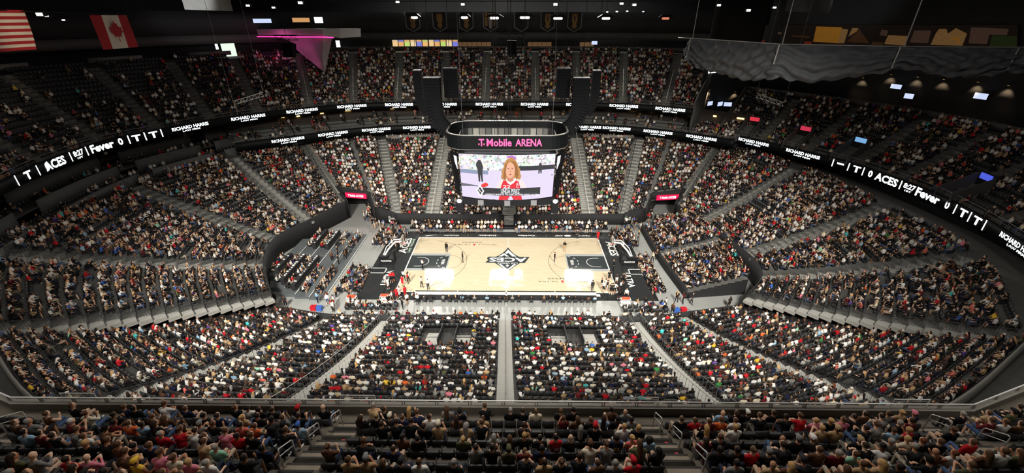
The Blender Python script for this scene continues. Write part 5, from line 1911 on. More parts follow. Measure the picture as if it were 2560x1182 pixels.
EW = emat('white', (0.95, 0.95, 1.0), 1.0)
screen_text('N', 20.5, 19, 0.5, 0.34, EW, 0.075)
screen_text('LINDA PEREZ', 53.5, 21.5, 0.62, 2.3, EW, 0.14)
screen_text('DIFFERENCE MAKER OF THE GAME | RICHARD HARRIS LAW FIRM', 55, 13, 0.28, 6.6, EW, 0.16)
screen_text('22', 49.5, 31, 0.45, 0.9, EW, 0.08)
screen_text('A', 61, 37, 0.3, 0.3, EW, 0.09)
screen_text('C', 61, 31, 0.3, 0.3, EW, 0.09)
for s in (-1, 1):
    # angled corner screens and hanging camera pods
    mb = MB()
    mb.quad((s * 5.78, -3.5, 11.7), (s * 6.5, -2.2, 11.9), (s * 7.0, -2.2, 17.4), (s * 5.9, -3.7, 17.4))
    mb.build('corner_screen', LEDBK, sb)
    mb = MB()
    mb.quad((s * 5.95, -3.55, 15.4), (s * 6.55, -2.45, 15.4), (s * 6.8, -2.4, 17.0), (s * 6.0, -3.6, 17.0))
    mb.build('corner_picture', emat('white', (0.95, 0.95, 1.0), 1.0), sb)
    MB().box((s * 6.0 - 0.45, -3.5, 9.6), (s * 6.0 + 0.45, -2.7, 11.2)).build('corner_pod', BLACKM, sb)
    MB().prism([(s * 6.0 + 0.3 * math.cos(t), 11.25 + 0.26 * math.sin(t)) for t in np.linspace(0, 2 * PI, 12, endpoint=False)], 0, 0.03, Matrix(((1, 0, 0, 0), (0, 0, -1, -3.53), (0, 1, 0, 0), (0, 0, 0, 1)))).build('pod_badge', LEDW, sb)
for x in (-3.3, 0.0, 3.3):
    y = screen_pt(x / SX, 0)[1] - 0.03
    MB().box((x - 0.36, y - 0.02, 10.8), (x + 0.36, y, 11.5)).build('rim_plate', mat('rim_plate_grey', (0.2, 0.2, 0.21), 0.5), sb)
for x in (-5.2, -1.6, -1.3, 0.1, 0.4, 2.0, 5.3):
    MB().tube([(x, 0.3 if abs(x) < 4 else -2.8, 18.0), (x, 0.3 if abs(x) < 4 else -2.8, 43)], 0.035 if abs(x) < 4 else 0.022, 5).build('hanging_cable', BLACKM if abs(x) < 4 else DRAIL_, sb)

# speaker arrays hung on both sides of the scoreboard: each cabinet is a part
CABM = mat('speaker_grille', (0.005, 0.005, 0.006), 0.8, spec=0.15)
for s in (-1, 1):
    side = 'left' if s < 0 else 'right'
    for nm, x0, y0, zt, n, w_, curve, bend, hgt in (('inner straight', 7.05, 3.0, 26.0, 10, 1.75, 0.0, 0, 0.34), ('middle curved', 9.0, 0.5, 25.2, 20, 2.0, 1.0, 1, 0.33), ('outer slim curved', 10.9, 1.6, 25.9, 16, 1.0, 0.62, 1, 0.33)):
        r = empty('speaker_array', (s * x0, y0, zt))
        tag(r, '%s black speaker array hanging %s of the scoreboard' % (nm, side), 'speaker', 'line arrays beside the scoreboard')
        MB().box((-w_ / 2, -0.5, 0.02), (w_ / 2, 0.5, 0.14)).build('fly_frame', BLACKM, r)
        MB().tube([(0, 0, 0.1), (0, 0, 43 - zt)], 0.03, 5).build('hanging_cable', BLACKM, r)
        x = z = 0.0
        ang = 0.0
        for k in range(n):
            ang = curve * max(0, (k / (n - 1)) - 0.35) ** 1.6 * 2.0
            M = Matrix.Translation((x, 0, z)) @ Matrix.Rotation(s * ang * (1 if bend else 0), 4, 'Y')
            MB().box((-w_ / 2, -0.45, -hgt + 0.02), (w_ / 2, 0.45, 0), M).build('speaker_cabinet', CABM, r)
            x += -s * math.sin(ang) * hgt
            z += -math.cos(ang) * hgt
# small black speaker cluster hung before the far stands
r = empty('hanging_speaker', (0.2, 40, 27.6))
tag(r, 'small black speaker cluster on a truss before the far upper stands', 'speaker')
MB().box((-0.9, -0.5, -2.6), (0.9, 0.5, 0)).build('cabinet', CABM, r)
tr = MB()
for yy in (-0.3, 0.3):
    tr.tube([(-2.6, yy, 0.2), (2.6, yy, 0.2)], 0.05, 4).tube([(-2.6, yy, 1.2), (2.6, yy, 1.2)], 0.05, 4)
    for q in range(6):
        tr.tube([(-2.6 + q * 0.87, yy, 0.2 if q % 2 else 1.2), (-1.73 + q * 0.87, yy, 1.2 if q % 2 else 0.2)], 0.03, 4)
tr.build('truss', BLACKM, r)

# ------------------------------------------------------------------ upper surroundings
# lit concession stands at the back of the far concourse
SHOPC = [srgb(255, 214, 150), srgb(240, 180, 110), srgb(200, 230, 120), srgb(255, 226, 180), srgb(120, 130, 230), srgb(250, 190, 120)]


def up_back(px, py, d, zz=None):
    """point on the wall line d metres behind the far upper bowl, seen at px"""
    v = ray(px, py)
    W = B2 + dr * d
    c = np.abs((W[:, 0] - CAM[0]) * v[1] - (W[:, 1] - CAM[1]) * v[0])
    ahead = ((W - CAM[:2]) @ v[:2]) > 0
    c[~ahead] = 1e9
    i = int(np.argmin(c))
    i = min(max(i, 1), len(W) - 2)
    P_, Q_ = W[i - 1], W[i + 1]
    # intersect sight line with chord
    d1 = Q_ - P_
    A = np.array([[v[0], -d1[0]], [v[1], -d1[1]]])
    t, u = np.linalg.solve(A, P_ - CAM[:2])
    p = CAM + v * t
    n = np.array([-d1[1], d1[0]])
    n /= np.linalg.norm(n)
    if n @ p[:2] > 0:
        n = -n
    return p, n, np.cross((-n[0], -n[1], 0), (0, 0, 1.0))


for i, px in enumerate(range(988, 1145, 15)):
    p, n, rt = up_back(px, 110, 6.2)
    r = empty('concession_sign', (p[0], p[1], 25.2))
    r.rotation_euler = (0, 0, math.atan2(rt[1], rt[0]))
    tag(r, '%s lit concession front on the far upper concourse, from the left' % ordinal(i + 1), 'shop front', 'lit concession fronts on the far upper concourse')
    MB().box((-0.58, 0, 0.0), (0.58, 0.1, 1.5)).build('counter', mat('shop_%d' % (i % 6), (0.5, 0.4, 0.3), 0.6, emit=SHOPC[i % 6], strength=0.75), r)
    MB().box((-0.58, -0.05, 1.5), (0.58, 0.1, 2.0)).build('menu_board', mat('menu_%d' % ((i + 3) % 6), (0.5, 0.4, 0.3), 0.6, emit=SHOPC[(i + 3) % 6], strength=0.6), r)
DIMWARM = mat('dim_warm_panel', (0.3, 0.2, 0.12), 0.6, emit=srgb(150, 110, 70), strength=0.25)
for i, (a, b) in enumerate(((1325, 1385), (1150, 1225), (1455, 1490))):
    for q, px in enumerate(np.arange(a, b, 12)):
        p, n, rt = up_back(px, 112, 6.2)
        r = MB().box((-0.5, 0, 0), (0.5, 0.12, 1.4)).build('dim_counter', DIMWARM, None, loc=(p[0], p[1], 25.2), rot=(0, 0, math.atan2(rt[1], rt[0])))
        tag(r, '%s dim warm panel of the %s unlit stand on the far upper concourse' % (ordinal(q + 1), ['right', 'middle', 'far right'][i]), 'panel', 'dim panels on the far upper concourse')
# championship banners on the far header wall
BG = mat('banner_black', (0.016, 0.016, 0.018), 0.8)
BTR = mat('banner_silver', (0.30, 0.30, 0.30), 0.6)
BGO = mat('banner_gold', srgb(150, 112, 60), 0.7)
BWH = mat('banner_pale', (0.35, 0.30, 0.28), 0.7)
BRD = mat('banner_red', srgb(120, 50, 40), 0.7)
for i, (px, kind) in enumerate(((1033, 0), (1100, 0), (1166, 0), (1226, 1), (1303, 2), (1369, 3), (1436, 3))):
    p, n, rt = up_back(px, 65, 3.3)
    zt, zb = 33.2, 28.75
    r = empty('hanging_banner', (p[0], p[1], zb))
    r.rotation_euler = (0, 0, math.atan2(rt[1], rt[0]))
    tag(r, '%s dark pennant banner from the left on the far wall, %s' % (ordinal(i + 1), ['with gold figure', 'with pale and brown stripes', 'with silver outline only', 'with gold shield'][kind]), 'banner', 'pennant banners on the far wall')
    w_ = 1.55
    o = [(-w_, 3.9), (-w_, 0.9), (0, 0), (w_, 0.9), (w_, 3.9)]
    MX = Matrix(((1, 0, 0, 0), (0, 0, 1, 0), (0, 1, 0, 0), (0, 0, 0, 1)))
    MB().prism(o, 0, 0.05, MX).build('trim', BTR, r)
    MB().prism([(x * 0.9, 0.14 + y * 0.965) for x, y in o], -0.02, 0.0, MX).build('cloth', BG, r)
    if kind == 0:
        MB().prism([(-0.6, 3.6), (-0.65, 2.4), (-0.35, 1.8), (-0.55, 1.2), (0, 0.55), (0.55, 1.2), (0.4, 1.8), (0.65, 2.4), (0.55, 3.6)], -0.04, -0.021, MX).build('emblem', BGO, r)
    elif kind == 1:
        MB().box((-1.2, -0.045, 1.2), (-0.6, -0.021, 3.9)).box((0.75, -0.045, 1.2), (1.2, -0.021, 3.9)).build('stripe', BGO, r)
        MB().prism([(-0.5, 3.7), (-0.3, 1.0), (0, 0.5), (0.35, 1.0), (0.5, 3.7)], -0.045, -0.021, MX).build('emblem', BWH, r)
    elif kind == 3:
        MB().prism([(-0.55, 3.6), (-0.6, 2.2), (-0.35, 1.6), (-0.6, 1.1), (0, 0.6), (0.6, 1.1), (0.35, 1.6), (0.6, 2.2), (0.55, 3.6)], -0.045, -0.021, MX).build('emblem', BGO, r)
        lettering('V', pm(r) @ basis((1, 0, 0), (0, 0, 1), (0, -1, 0), (0, -0.06, 2.7)), 1.3, BG, r, 0.7)
# roof lamps: shaded lights and small white fixtures under the roof
LAMPW = mat('lamp_white', (0.9, 0.9, 0.85), 0.5, emit=(1.0, 0.98, 0.9), strength=4.0)
for i, (px, py, w_) in enumerate(((1036, 44, 1.3), (1161, 44, 1.3), (1236, 45, 1.9), (1312, 44, 2.2), (1395, 46, 2.0), (1515, 46, 1.7), (1664, 46, 1.5))):
    p = at_y(px, py, 44)
    r = empty('roof_lamp', p)
    tag(r, '%s broad shaded roof lamp from the left before the banner wall' % ordinal(i + 1), 'lamp', 'shaded roof lamps before the banner wall')
    MB().add(*lathe_capsule((-w_ * 0.35, 0, 0), (w_ * 0.35, 0, 0), 0.22, 0.22)).build('lens', LAMPW if i != 6 else mat('lamp_rust', (0.6, 0.3, 0.2), 0.5, emit=srgb(230, 140, 110), strength=0.8), r)
    MB().prism([(-w_, 0.2), (w_, 0.2), (w_ * 0.5, 0.7), (-w_ * 0.5, 0.7)], -0.5, 0.5, Matrix(((1, 0, 0, 0), (0, 0, 1, 0), (0, 1, 0, 0), (0, 0, 0, 1)))).build('shade', BLACKM, r)
    MB().tube([(0, 0, 0.7), (0, 0, 43 - p[2])], 0.03, 4).build('stem', BLACKM, r)
SPOTS = [(620, 14, .4), (684, 19, .35), (751, 7, .5), (994, 5, .5), (1157, 11, .5), (1389, 11, .6), (1554, 9, .5), (1586, 12, .5), (1518, 30, .25), (1542, 29, .3), (1568, 28, .25), (1608, 29, .2), (1797, 13, .4), (1871, 26, .45), (1936, 19, .35), (2045, 5, .3), (621, 14, .3), (100, 36, .5), (118, 40, .25), (160, 50, .2)]
for i, (px, py, w_) in enumerate(SPOTS):
    p = at_y(px, py, 36 if 900 < px < 1700 else 20) if px > 300 else at_x(px, py, -52)
    r = empty('roof_spotlight', p)
    tag(r, '%s small white roof light along the top of the picture from the left' % ordinal(sorted(range(len(SPOTS)), key=lambda q: SPOTS[q][0]).index(i) + 1), 'lamp', 'small roof lights')
    MB().box((-w_ * 0.6, -0.15, -w_ * 0.3), (w_ * 0.6, 0.0, w_ * 0.3)).build('lens', LAMPW, r)
    MB().box((-w_ * 0.7, 0.0, -w_ * 0.4), (w_ * 0.7, 0.5, w_ * 0.5)).build('housing', BLACKM, r)
# roof catwalks and trusses, dark against dark
for i, (y, z) in enumerate(((46, 34.6), (40, 35.2), (30, 35.5), (18, 35.6))):
    t = MB()
    for dz in (0, 1.3):
        for dy in (0, 1.0):
            t.tube([(-60, y + dy, z + dz), (60, y + dy, z + dz)], 0.06, 4)
    for q in range(60):
        t.tube([(-60 + 2 * q, y, z), (-59 + 2 * q, y, z + 1.3)], 0.035, 4).tube([(-59 + 2 * q, y, z + 1.3), (-58 + 2 * q, y, z)], 0.035, 4)
    tag(t.build('roof_truss', mat('roof_truss_paint', (0.05, 0.05, 0.052), 0.6)), '%s long dark roof truss counted from the far wall' % ordinal(i + 1), 'truss', 'roof trusses')

# light banks of the sports lighting: grids of lenses on housings under the roof
LENS = mat('sports_lens', (0.9, 0.9, 0.9), 0.4, emit=(1.0, 0.98, 0.92), strength=9.0)
for i, (bx_, by_) in enumerate(BANKS):
    w_, nx, ny = (5.2, 13, 9) if i == 1 else (3.9, 9, 8)
    r = empty('sports_light_bank', (bx_, by_, 39.6))
    tag(r, '%s bank of sports lights above the far stands, from the left' % ordinal(i + 1), 'lamp', 'sports light banks')
    MB().box((-w_, -5.0, 0.2), (w_, 5.0, 0.5)).build('housing', BLACKM, r)
    lens = MB().box((-w_ / nx * 0.82, -5.0 / ny * 0.72, -0.02), (w_ / nx * 0.82, 5.0 / ny * 0.72, 0.2)).mesh('lens', LENS)
    for a in range(nx):
        for b in range(ny):
            link('lens', lens, r, (-w_ + w_ * 2 * (a + 0.5) / nx, -5 + 10 * (b + 0.5) / ny, 0))
    MB().tube([(0, 0, 0.5), (0, 0, 3.4)], 0.15, 6).build('stem', BLACKM, r)

# ------------------------------------------------------------------ rails along the aisles
WRAIL = mat('white_handrail', (0.75, 0.73, 0.66), 0.4)
DRAIL = mat('dark_rail', (0.05, 0.05, 0.052), 0.5, 0.4)


def aisle_rail(T, s, off, label, material=DRAIL, h=0.9, r0=0, r1=None, pickets=0.0, rad=0.025, post_every=2):
    r1 = T.n if r1 is None else r1
    f, b = T.P([s], 0)[0], T.P([s], 1)[0]
    d = (b - f) / np.linalg.norm(b - f)
    t = np.array([-d[1], d[0]]) * off
    pts = []
    for i in range(r0, r1 + 1):
        p = T.P([s], i / T.n)[0] + t
        pts.append((p[0], p[1], float(T.z([s], i)[0]) + 0.03))
    root = empty('aisle_railing', pts[0])
    tag(root, label, 'railing')
    under(root, MB().tube([(x, y, z + h) for x, y, z in pts], rad, 5).build('handrail', material, root))
    po = MB()
    for i in range(0, len(pts), post_every):
        x, y, z = pts[i]
        po.tube([(x, y, z), (x, y, z + h)], rad * 0.8, 4)
    o = under(root, po.build('rail_posts', material, root))
    o['kind'] = 'stuff'
    if pickets:
        pk = MB()
        for a, c in zip(pts[:-1], pts[1:]):
            L = math.dist(a, c)
            for q in np.arange(0, 1, pickets / L):
                x, y, z = (a[k] + (c[k] - a[k]) * q for k in range(3))
                pk.tube([(x, y, z + 0.05), (x, y, z + h)], 0.011, 3)
        pk.tube([(x, y, z + 0.06) for x, y, z in pts], rad * 0.7, 4)
        o = under(root, pk.build('picket_infill', material, root))
        o['kind'] = 'stuff'
    return root


for s, off, lab, pk, m_ in ((1, 0.72, 'dark picket railing on the left edge of the second stair left of the near centre', 0.16, DRAIL), (1, -0.72, 'dark picket railing on the right edge of the second stair left of the near centre', 0.16, DRAIL),
                            (2, 0.72, 'grey railing on the left edge of the first stair left of the near centre', 0.5, RAILM), (2, -0.72, 'grey railing on the right edge of the first stair left of the near centre', 0.5, RAILM),
                            (4, 0.72, 'grey railing on the left edge of the first stair right of the near centre', 0.5, RAILM), (4, -0.72, 'grey railing on the right edge of the first stair right of the near centre', 0.5, RAILM),
                            (5, 0.72, 'dark picket railing on the left edge of the second stair right of the near centre', 0.16, DRAIL), (5, -0.72, 'dark picket railing on the right edge of the second stair right of the near centre', 0.16, DRAIL),
                            (3, 0.0, 'thin central handrail on the near centre stair', 0, RAILM)):
    aisle_rail(T_near, s, off, lab, m_, 0.95 if off else 0.75, pickets=pk)
for T, s, off, lab in ((T_left, 0, -0.1, 'dark picket railing along the near left corner drop'), (T_left, 0.1, 0.0, 'dark picket railing on the inner edge of the near left corner stair'), (T_left, 1, 0.75, 'dark picket railing along the nearly level left stair'),
                       (T_right, 4, 0.1, 'dark picket railing along the near right corner drop'), (T_right, 3.9, 0.0, 'dark picket railing on the inner edge of the near right corner stair'), (T_right, 3, -0.75, 'dark picket railing along the nearly level right stair'),
                       (T_left, 2, 0.75, 'dark picket railing along the middle left stair'), (T_left, 3, 0.75, 'dark picket railing along the left stair toward the far corner'),
                       (T_right, 2, -0.75, 'dark picket railing along the middle right stair'), (T_right, 1, -0.75, 'dark picket railing along the right stair toward the far corner')):
    aisle_rail(T, s, off, lab, DRAIL, 0.9, pickets=0.2)
for s, m_, lab in ((1, WRAIL, 'white central handrail on the far stair left of the scoreboard'), (3, WRAIL, 'white central handrail on the far stair right of the scoreboard'), (0, DRAIL, 'dark central handrail on the far stair near the left tunnel'), (4, DRAIL, 'dark central handrail on the far stair near the right tunnel')):
    aisle_rail(T_far, s, 0.0 if m_ is WRAIL else 0.7, lab, m_, 0.9, rad=0.05)
aisle_rail(T_fcl, 0, 0.0, 'black guard wall rail beside the far left tunnel', DRAIL, 0.9, 4, pickets=0.25)
aisle_rail(T_fcr, 1, 0.0, 'black guard wall rail beside the far right tunnel', DRAIL, 0.9, 4, pickets=0.25)
for s in range(6, 15):
    aisle_rail(T_up, s, 0.0, 'pale central handrail on the %s upper bowl stair from the left' % ordinal(s), WRAIL, 0.9, 1, 9, rad=0.03)
front_wall(T_fcl, 0.0, 0.6, 0.9, 'black wall over the far left tunnel mouth', BLACK, 4 / 22, 3.0)
front_wall(T_fcr, 0.4, 1.0, 0.9, 'black wall over the far right tunnel mouth', BLACK, 4 / 22, 3.0)
for T, a, b, lab in ((T_fcl, 0.02, 0.58, 'left'), (T_fcr, 0.42, 0.98, 'right')):
    S_ = np.linspace(a, b, 8)
    curve_wall('wall_tunnel', None, T.P(S_, 11 / 22), 0, 4.2, BLACK, 'black back of the far %s tunnel' % lab)
    for q, s in (('left', a), ('right', b)):
        P_ = np.array([T.P([s], r / 22)[0] for r in np.linspace(0, 11, 8)])
        zt = np.array([float(T.z([s], min(r, 4.0))[0]) + 0.6 for r in np.linspace(0, 11, 8)])
        curve_wall('wall_tunnel_side', None, P_, 0, zt, BLACK, 'black %s side wall of the far %s tunnel' % (q, lab))
    # pink sign over the mouth
    p, q = T.P([a + 0.06], 3.5 / 22)[0], T.P([b - 0.02], 3.5 / 22)[0]
    c = (p + q) / 2
    z = float(T.z([(a + b) / 2], 4)[0]) - 0.2
    d_ = (q - p) / np.linalg.norm(q - p)
    if d_[0] < 0:
        d_ = -d_
    n_ = np.array([d_[1], -d_[0]])
    r = empty('tunnel_sign', (c[0], c[1], z))
    r.rotation_euler = (0, 0, math.atan2(d_[1], d_[0]))
    tag(r, 'pink lit sign over the far %s tunnel' % lab, 'sign', 'pink signs over the tunnels')
    L = np.linalg.norm(q - p)
    MB().box((-L * 0.42, -0.12, -0.45), (L * 0.42, 0.06, 0.45)).build('panel', mat('pink_sign', srgb(220, 30, 80), 0.4, emit=srgb(220, 30, 80), strength=0.5), r)
    lettering('T Mobile ACCESS', pm(r) @ basis((1, 0, 0), (0, 0, 1), (0, -1, 0), (0, -0.13, 0)), 0.42, LEDW, r, L * 0.62)
# accessible platforms behind the far lower bowl with pale front panels
ADA = mat('ada_panel', (0.2, 0.19, 0.175), 0.6)
for a, b, lab in ((0.12, 0.92, 'left of the scoreboard'), (3.1, 3.9, 'right of the scoreboard')):
    S_ = np.linspace(a, b, 8)
    curve_wall('platform_barrier', None, T_far.P(S_, 0.985), 9.7, 10.75, ADA, 'pale panel barrier of the wheelchair platform %s' % lab, 0.12, 'barrier', None)
S_ = np.linspace(0.1, 0.9, 8)
curve_wall('platform_barrier', None, T_fcr.P(S_, 0.99), 9.8, 10.8, ADA, 'pale panel barrier of the platform in the far right corner', 0.12, 'barrier', None)

# ------------------------------------------------------------------ far right corner: wall, screens, sconces


def curve_hit(W, px, py):
    """where the sight line through a pixel meets a vertical wall over plan points W"""
    v = ray(px, py)
    best = None
    for P_, Q_ in zip(W[:-1], W[1:]):
        d1 = Q_ - P_
        A = np.array([[v[0], -d1[0]], [v[1], -d1[1]]])
        if abs(np.linalg.det(A)) < 1e-9:
            continue
        t, u = np.linalg.solve(A, P_ - CAM[:2])
        if t > 0 and -0.02 <= u <= 1.02 and (best is None or t < best[0]):
            best = (t, d1)
    if best is None:
        return None
    t, d1 = best
    p = CAM + v * t
    n = np.array([-d1[1], d1[0]]) / np.linalg.norm(d1)
    if n @ (CAM[:2] - p[:2]) < 0:
        n = -n
    return p, n, np.cross((-n[0], -n[1], 0), (0, 0, 1.0))


def wall_panel(name, W, px, py, w_, h_, material, label, cat, group=None, depth=0.12):
    hit = curve_hit(W, px, py)
    if hit is None:
        return None
    p, n, rt = hit
    t = np.linalg.norm(p - CAM) * 0.9
    r = empty(name, (p[0] + n[0] * 0.25, p[1] + n[1] * 0.25, p[2]))
    r.rotation_euler = (0, 0, math.atan2(rt[1], rt[0]))
    tag(r, label, cat, group)
    a, b = w_ * t / FOC / 2, h_ * t / FOC / 2
    MB().box((-a, -depth, -b), (a, 0, b)).build('screen', material, r)
    MB().box((-a - 0.06, 0, -b - 0.06), (a + 0.06, 0.1, b + 0.06)).build('frame', BLACKM, r)
    return r


pA, pB = T_up.P([15.0], 1.0)[0], T_upr.P([0.0], 1.0)[0]
W_gap = np.array([T_up.P([15.0], 0.45)[0] + (0.2, 0.6), (41.2, 36.6), (46.0, 37.6), T_upr.P([0.0], 0.55)[0] + (1.0, 2.2)])
W_gap = np.array([(37.6, 33.2), (42.5, 36.2), (46.8, 35.0)])
curve_wall('wall_gap', None, np.array([(36.0, 31.6), (37.6, 33.2), (42.5, 36.2), (46.8, 35.0), (47.8, 36.4)]), 11.5, 43, mat('gap_wall_paint', (0.045, 0.042, 0.040), 0.75, noise=0.2, scale=0.7), 'dark wall with three screens at the far right corner')
MB().add([(33.2, 26.3, 12.3), (39.0, 22.0, 12.3), (46.8, 35.0, 12.3), (37.6, 33.2, 12.3)], [(0, 1, 2, 3)]).build('floor_corner_box', CONC)
tag(bpy.data.objects['floor_corner_box'], 'floor of the box seats in the far right corner', 'floor', kind='structure')
for T, s, z0, lab in ((T_up, 15.0, 11.5, 'tall grey side wall at the right end of the far upper bowl'), (T_upr, 0.0, 11.5, 'sloping grey side wall at the far end of the right upper bowl')):
    P_ = np.array([T.P([s], r)[0] for r in np.linspace(0, 1, T.n)])
    zt = np.array([float(T.z([s], r * T.n)[0]) + 1.0 for r in np.linspace(0, 1, T.n)])
    curve_wall('wall_end', None, P_, z0, zt, GREYW, lab, 0.3)
A = []
for i in range(5):
    for j in range(11):
        f = j / 10
        p = np.array([34.6, 26.6]) * (1 - f) + np.array([39.2, 22.9]) * f + np.array([0.62, 0.62]) * i * 1.2
        A.append((p[0], p[1], 12.3 + 0.2 * i, -0.64, -0.77, 0, 0))
A = np.array(A)
SEATS.append(A)
PEOPLE.append(A[RNG.random(len(A)) < 0.7])
SCREEN = mat('wall_screen_lit', (0.1, 0.1, 0.1), 0.3, emit=(0.62, 0.72, 1.0), strength=0.9)
for i, px in enumerate((1772, 1797, 1819)):
    wall_panel('wall_screen', W_gap, px, 258 + i, 17, 9, SCREEN, '%s small blue-white screen on the far right corner wall, from the left' % ordinal(i + 1), 'screen', 'corner wall screens')
W_rc = B3 + dr3 * 4.3
for i, (px, py, w_, h_) in enumerate(((2243, 216, 18, 8), (2275, 240, 15, 9), (2456, 240, 20, 10))):
    wall_panel('wall_screen', W_rc, px, py, w_, h_, SCREEN, ['left of the two close lit screens on the wall above the right upper bowl', 'right of the two close lit screens on the wall above the right upper bowl', 'lone lit screen on the wall toward the right edge'][i], 'screen', 'screens on the right wall')
wall_panel('score_screen', W_gap, 1785, 175, 48, 12, LEDW, 'lit score screen under the left end of the black drape', 'screen')
WOOD = mat('sconce_amber', (0.3, 0.2, 0.1), 0.5, emit=srgb(255, 190, 110), strength=1.5)
for i, (W_, px, py) in enumerate(((W_gap, 1771, 224), (W_gap, 1838, 229), (W_rc, 2160, 194), (W_rc, 2231, 186), (W_rc, 2297, 192), (W_rc, 2363, 198), (W_rc, 2449, 205), (W_rc, 2526, 213))):
    hit = curve_hit(W_, px, py)
    if hit is None:
        continue
    p, n, rt = hit
    r = empty('wall_sconce', (p[0] + n[0] * 0.3, p[1] + n[1] * 0.3, p[2]))
    r.rotation_euler = (0, 0, math.atan2(rt[1], rt[0]))
    tag(r, '%s warm wall sconce from the left on the dark right walls' % ordinal(i + 1), 'lamp', 'warm sconces on the right walls')
    MB().box((-0.12, -0.1, 0), (0.12, 0.1, 0.3)).build('housing', BLACKM, r)
    MB().box((-0.09, -0.07, -0.02), (0.09, 0.07, 0.0)).build('lens', WOOD, r)
    lamp('sconce_light', 'SPOT', (p[0] + n[0] * 1.0, p[1] + n[1] * 1.0, p[2] + 0.1), 1700, (p[0] - n[0] * 0.3, p[1] - n[1] * 0.3, p[2] - 1.9), (1, 0.72, 0.42), 0.1, 62, 1.0)
# rails and shelves along the back of the right upper bowl
curve_wall('concourse_shelf', None, (B3 + dr3 * 0.4), 18.9, 19.7, GREYW, 'grey barrier along the back of the right upper bowl', 0.15, 'barrier', None)
# lit portals in the right upper bowl
for i, (px, py, c) in enumerate(((1885, 305, srgb(235, 60, 80)), (2015, 325, srgb(225, 60, 90)), (2150, 355, srgb(140, 200, 255)), (2465, 440, srgb(90, 110, 255)))):
    best = None
    for s in np.linspace(0.1, 6.9, 240):
        for rr in (0.27,):
            p = T_upr.P([s], rr)[0]
            z = float(T_upr.z([s], rr * 12)[0]) + 1.0
            u, v_, _ = project((p[0], p[1], z))
            if best is None or abs(u - px) < best[0]:
                best = (abs(u - px), s, p, z)
    _, s, p, z = best
    f, b = T_upr.P([s], 0)[0], T_upr.P([s], 1)[0]
    d_ = (f - b) / np.linalg.norm(f - b)
    rz = math.atan2(d_[1], d_[0]) + PI / 2
    r = empty('seating_portal', (p[0], p[1], z - 1.0), rz)
    tag(r, '%s concrete entrance portal in the right upper bowl, counted from the far corner' % ordinal(i + 1), 'portal', 'portals of the right upper bowl', 'structure')
    for sx in (-1.25, 1.15):
        MB().add([(sx, -3.4, -1.9), (sx + 0.12, -3.4, -1.9), (sx + 0.12, 0.2, -0.2), (sx, 0.2, -0.2), (sx, -3.4, -0.7), (sx + 0.12, -3.4, -0.7), (sx + 0.12, 0.2, 1.4), (sx, 0.2, 1.4)], [(3, 2, 1, 0), (4, 5, 6, 7), (0, 1, 5, 4), (1, 2, 6, 5), (2, 3, 7, 6), (3, 0, 4, 7)]).build('parapet', GREYW, r)
    MB().box((-1.25, 0.1, -0.6), (1.27, 0.25, 1.5)).build('back_wall', BLACK, r)
    MB().box((-1.25, -3.4, -1.75), (1.27, 0.1, -1.7)).build('landing', CONC, r)
    MB().box((-0.8, -0.02, 0.75), (0.8, 0.08, 1.4)).build('sign', mat('portal_sign_%d' % i, c, 0.4, emit=c, strength=0.6), r)
    # clear people from the portal
    for A_ in (PEOPLE, SEATS):
        for k_ in range(len(A_)):
            a_ = A_[k_]
            dx, dy = a_[:, 0] - p[0], a_[:, 1] - p[1]
            along = dx * d_[0] + dy * d_[1]
            across = np.abs(-dx * d_[1] + dy * d_[0])
            A_[k_] = a_[~((across < 1.5) & (along > -0.4) & (along < 3.8) & (a_[:, 2] > 12.5) & (a_[:, 2] < 19))]
    PEOPLE[:] = [q for q in PEOPLE if len(q)]
    SEATS[:] = [q for q in SEATS if len(q)]

# skyline mural on the wall above the right upper bowl
W_mu = B3 + dr3 * 4.2
W_mu = np.vstack([[(44.5, 46.0)], W_mu[3:]])
mural = empty('skyline_mural', (60, 30, 27))
tag(mural, 'long dim skyline mural of amber towers above the black drape', 'mural')
AMB = [mat('mural_%d' % i, c, 0.7, noise=0.35, scale=2.2, emit=c, strength=s_ * 0.6) for i, (c, s_) in enumerate(((srgb(150, 100, 30), .55), (srgb(140, 105, 62), .45), (srgb(70, 44, 24), .4), (srgb(96, 72, 60), .3), (srgb(34, 44, 16), .5), (srgb(120, 40, 26), .4), (srgb(24, 16, 11), .5)))]  # faint glow put into the colours, in place of lamps on the mural


def mural_poly(poly, m_, off=0.0):
    pts = []
    for px, py in poly:
        h = curve_hit(W_mu, px, py)
        if h is None:
            return
        p, n, rt = h
        pts.append((p[0] + n[0] * off, p[1] + n[1] * off, p[2]))
    mb = MB().add(pts, [tuple(range(len(pts)))])
    under(mural, mb.build('mural_tower', m_, mural))


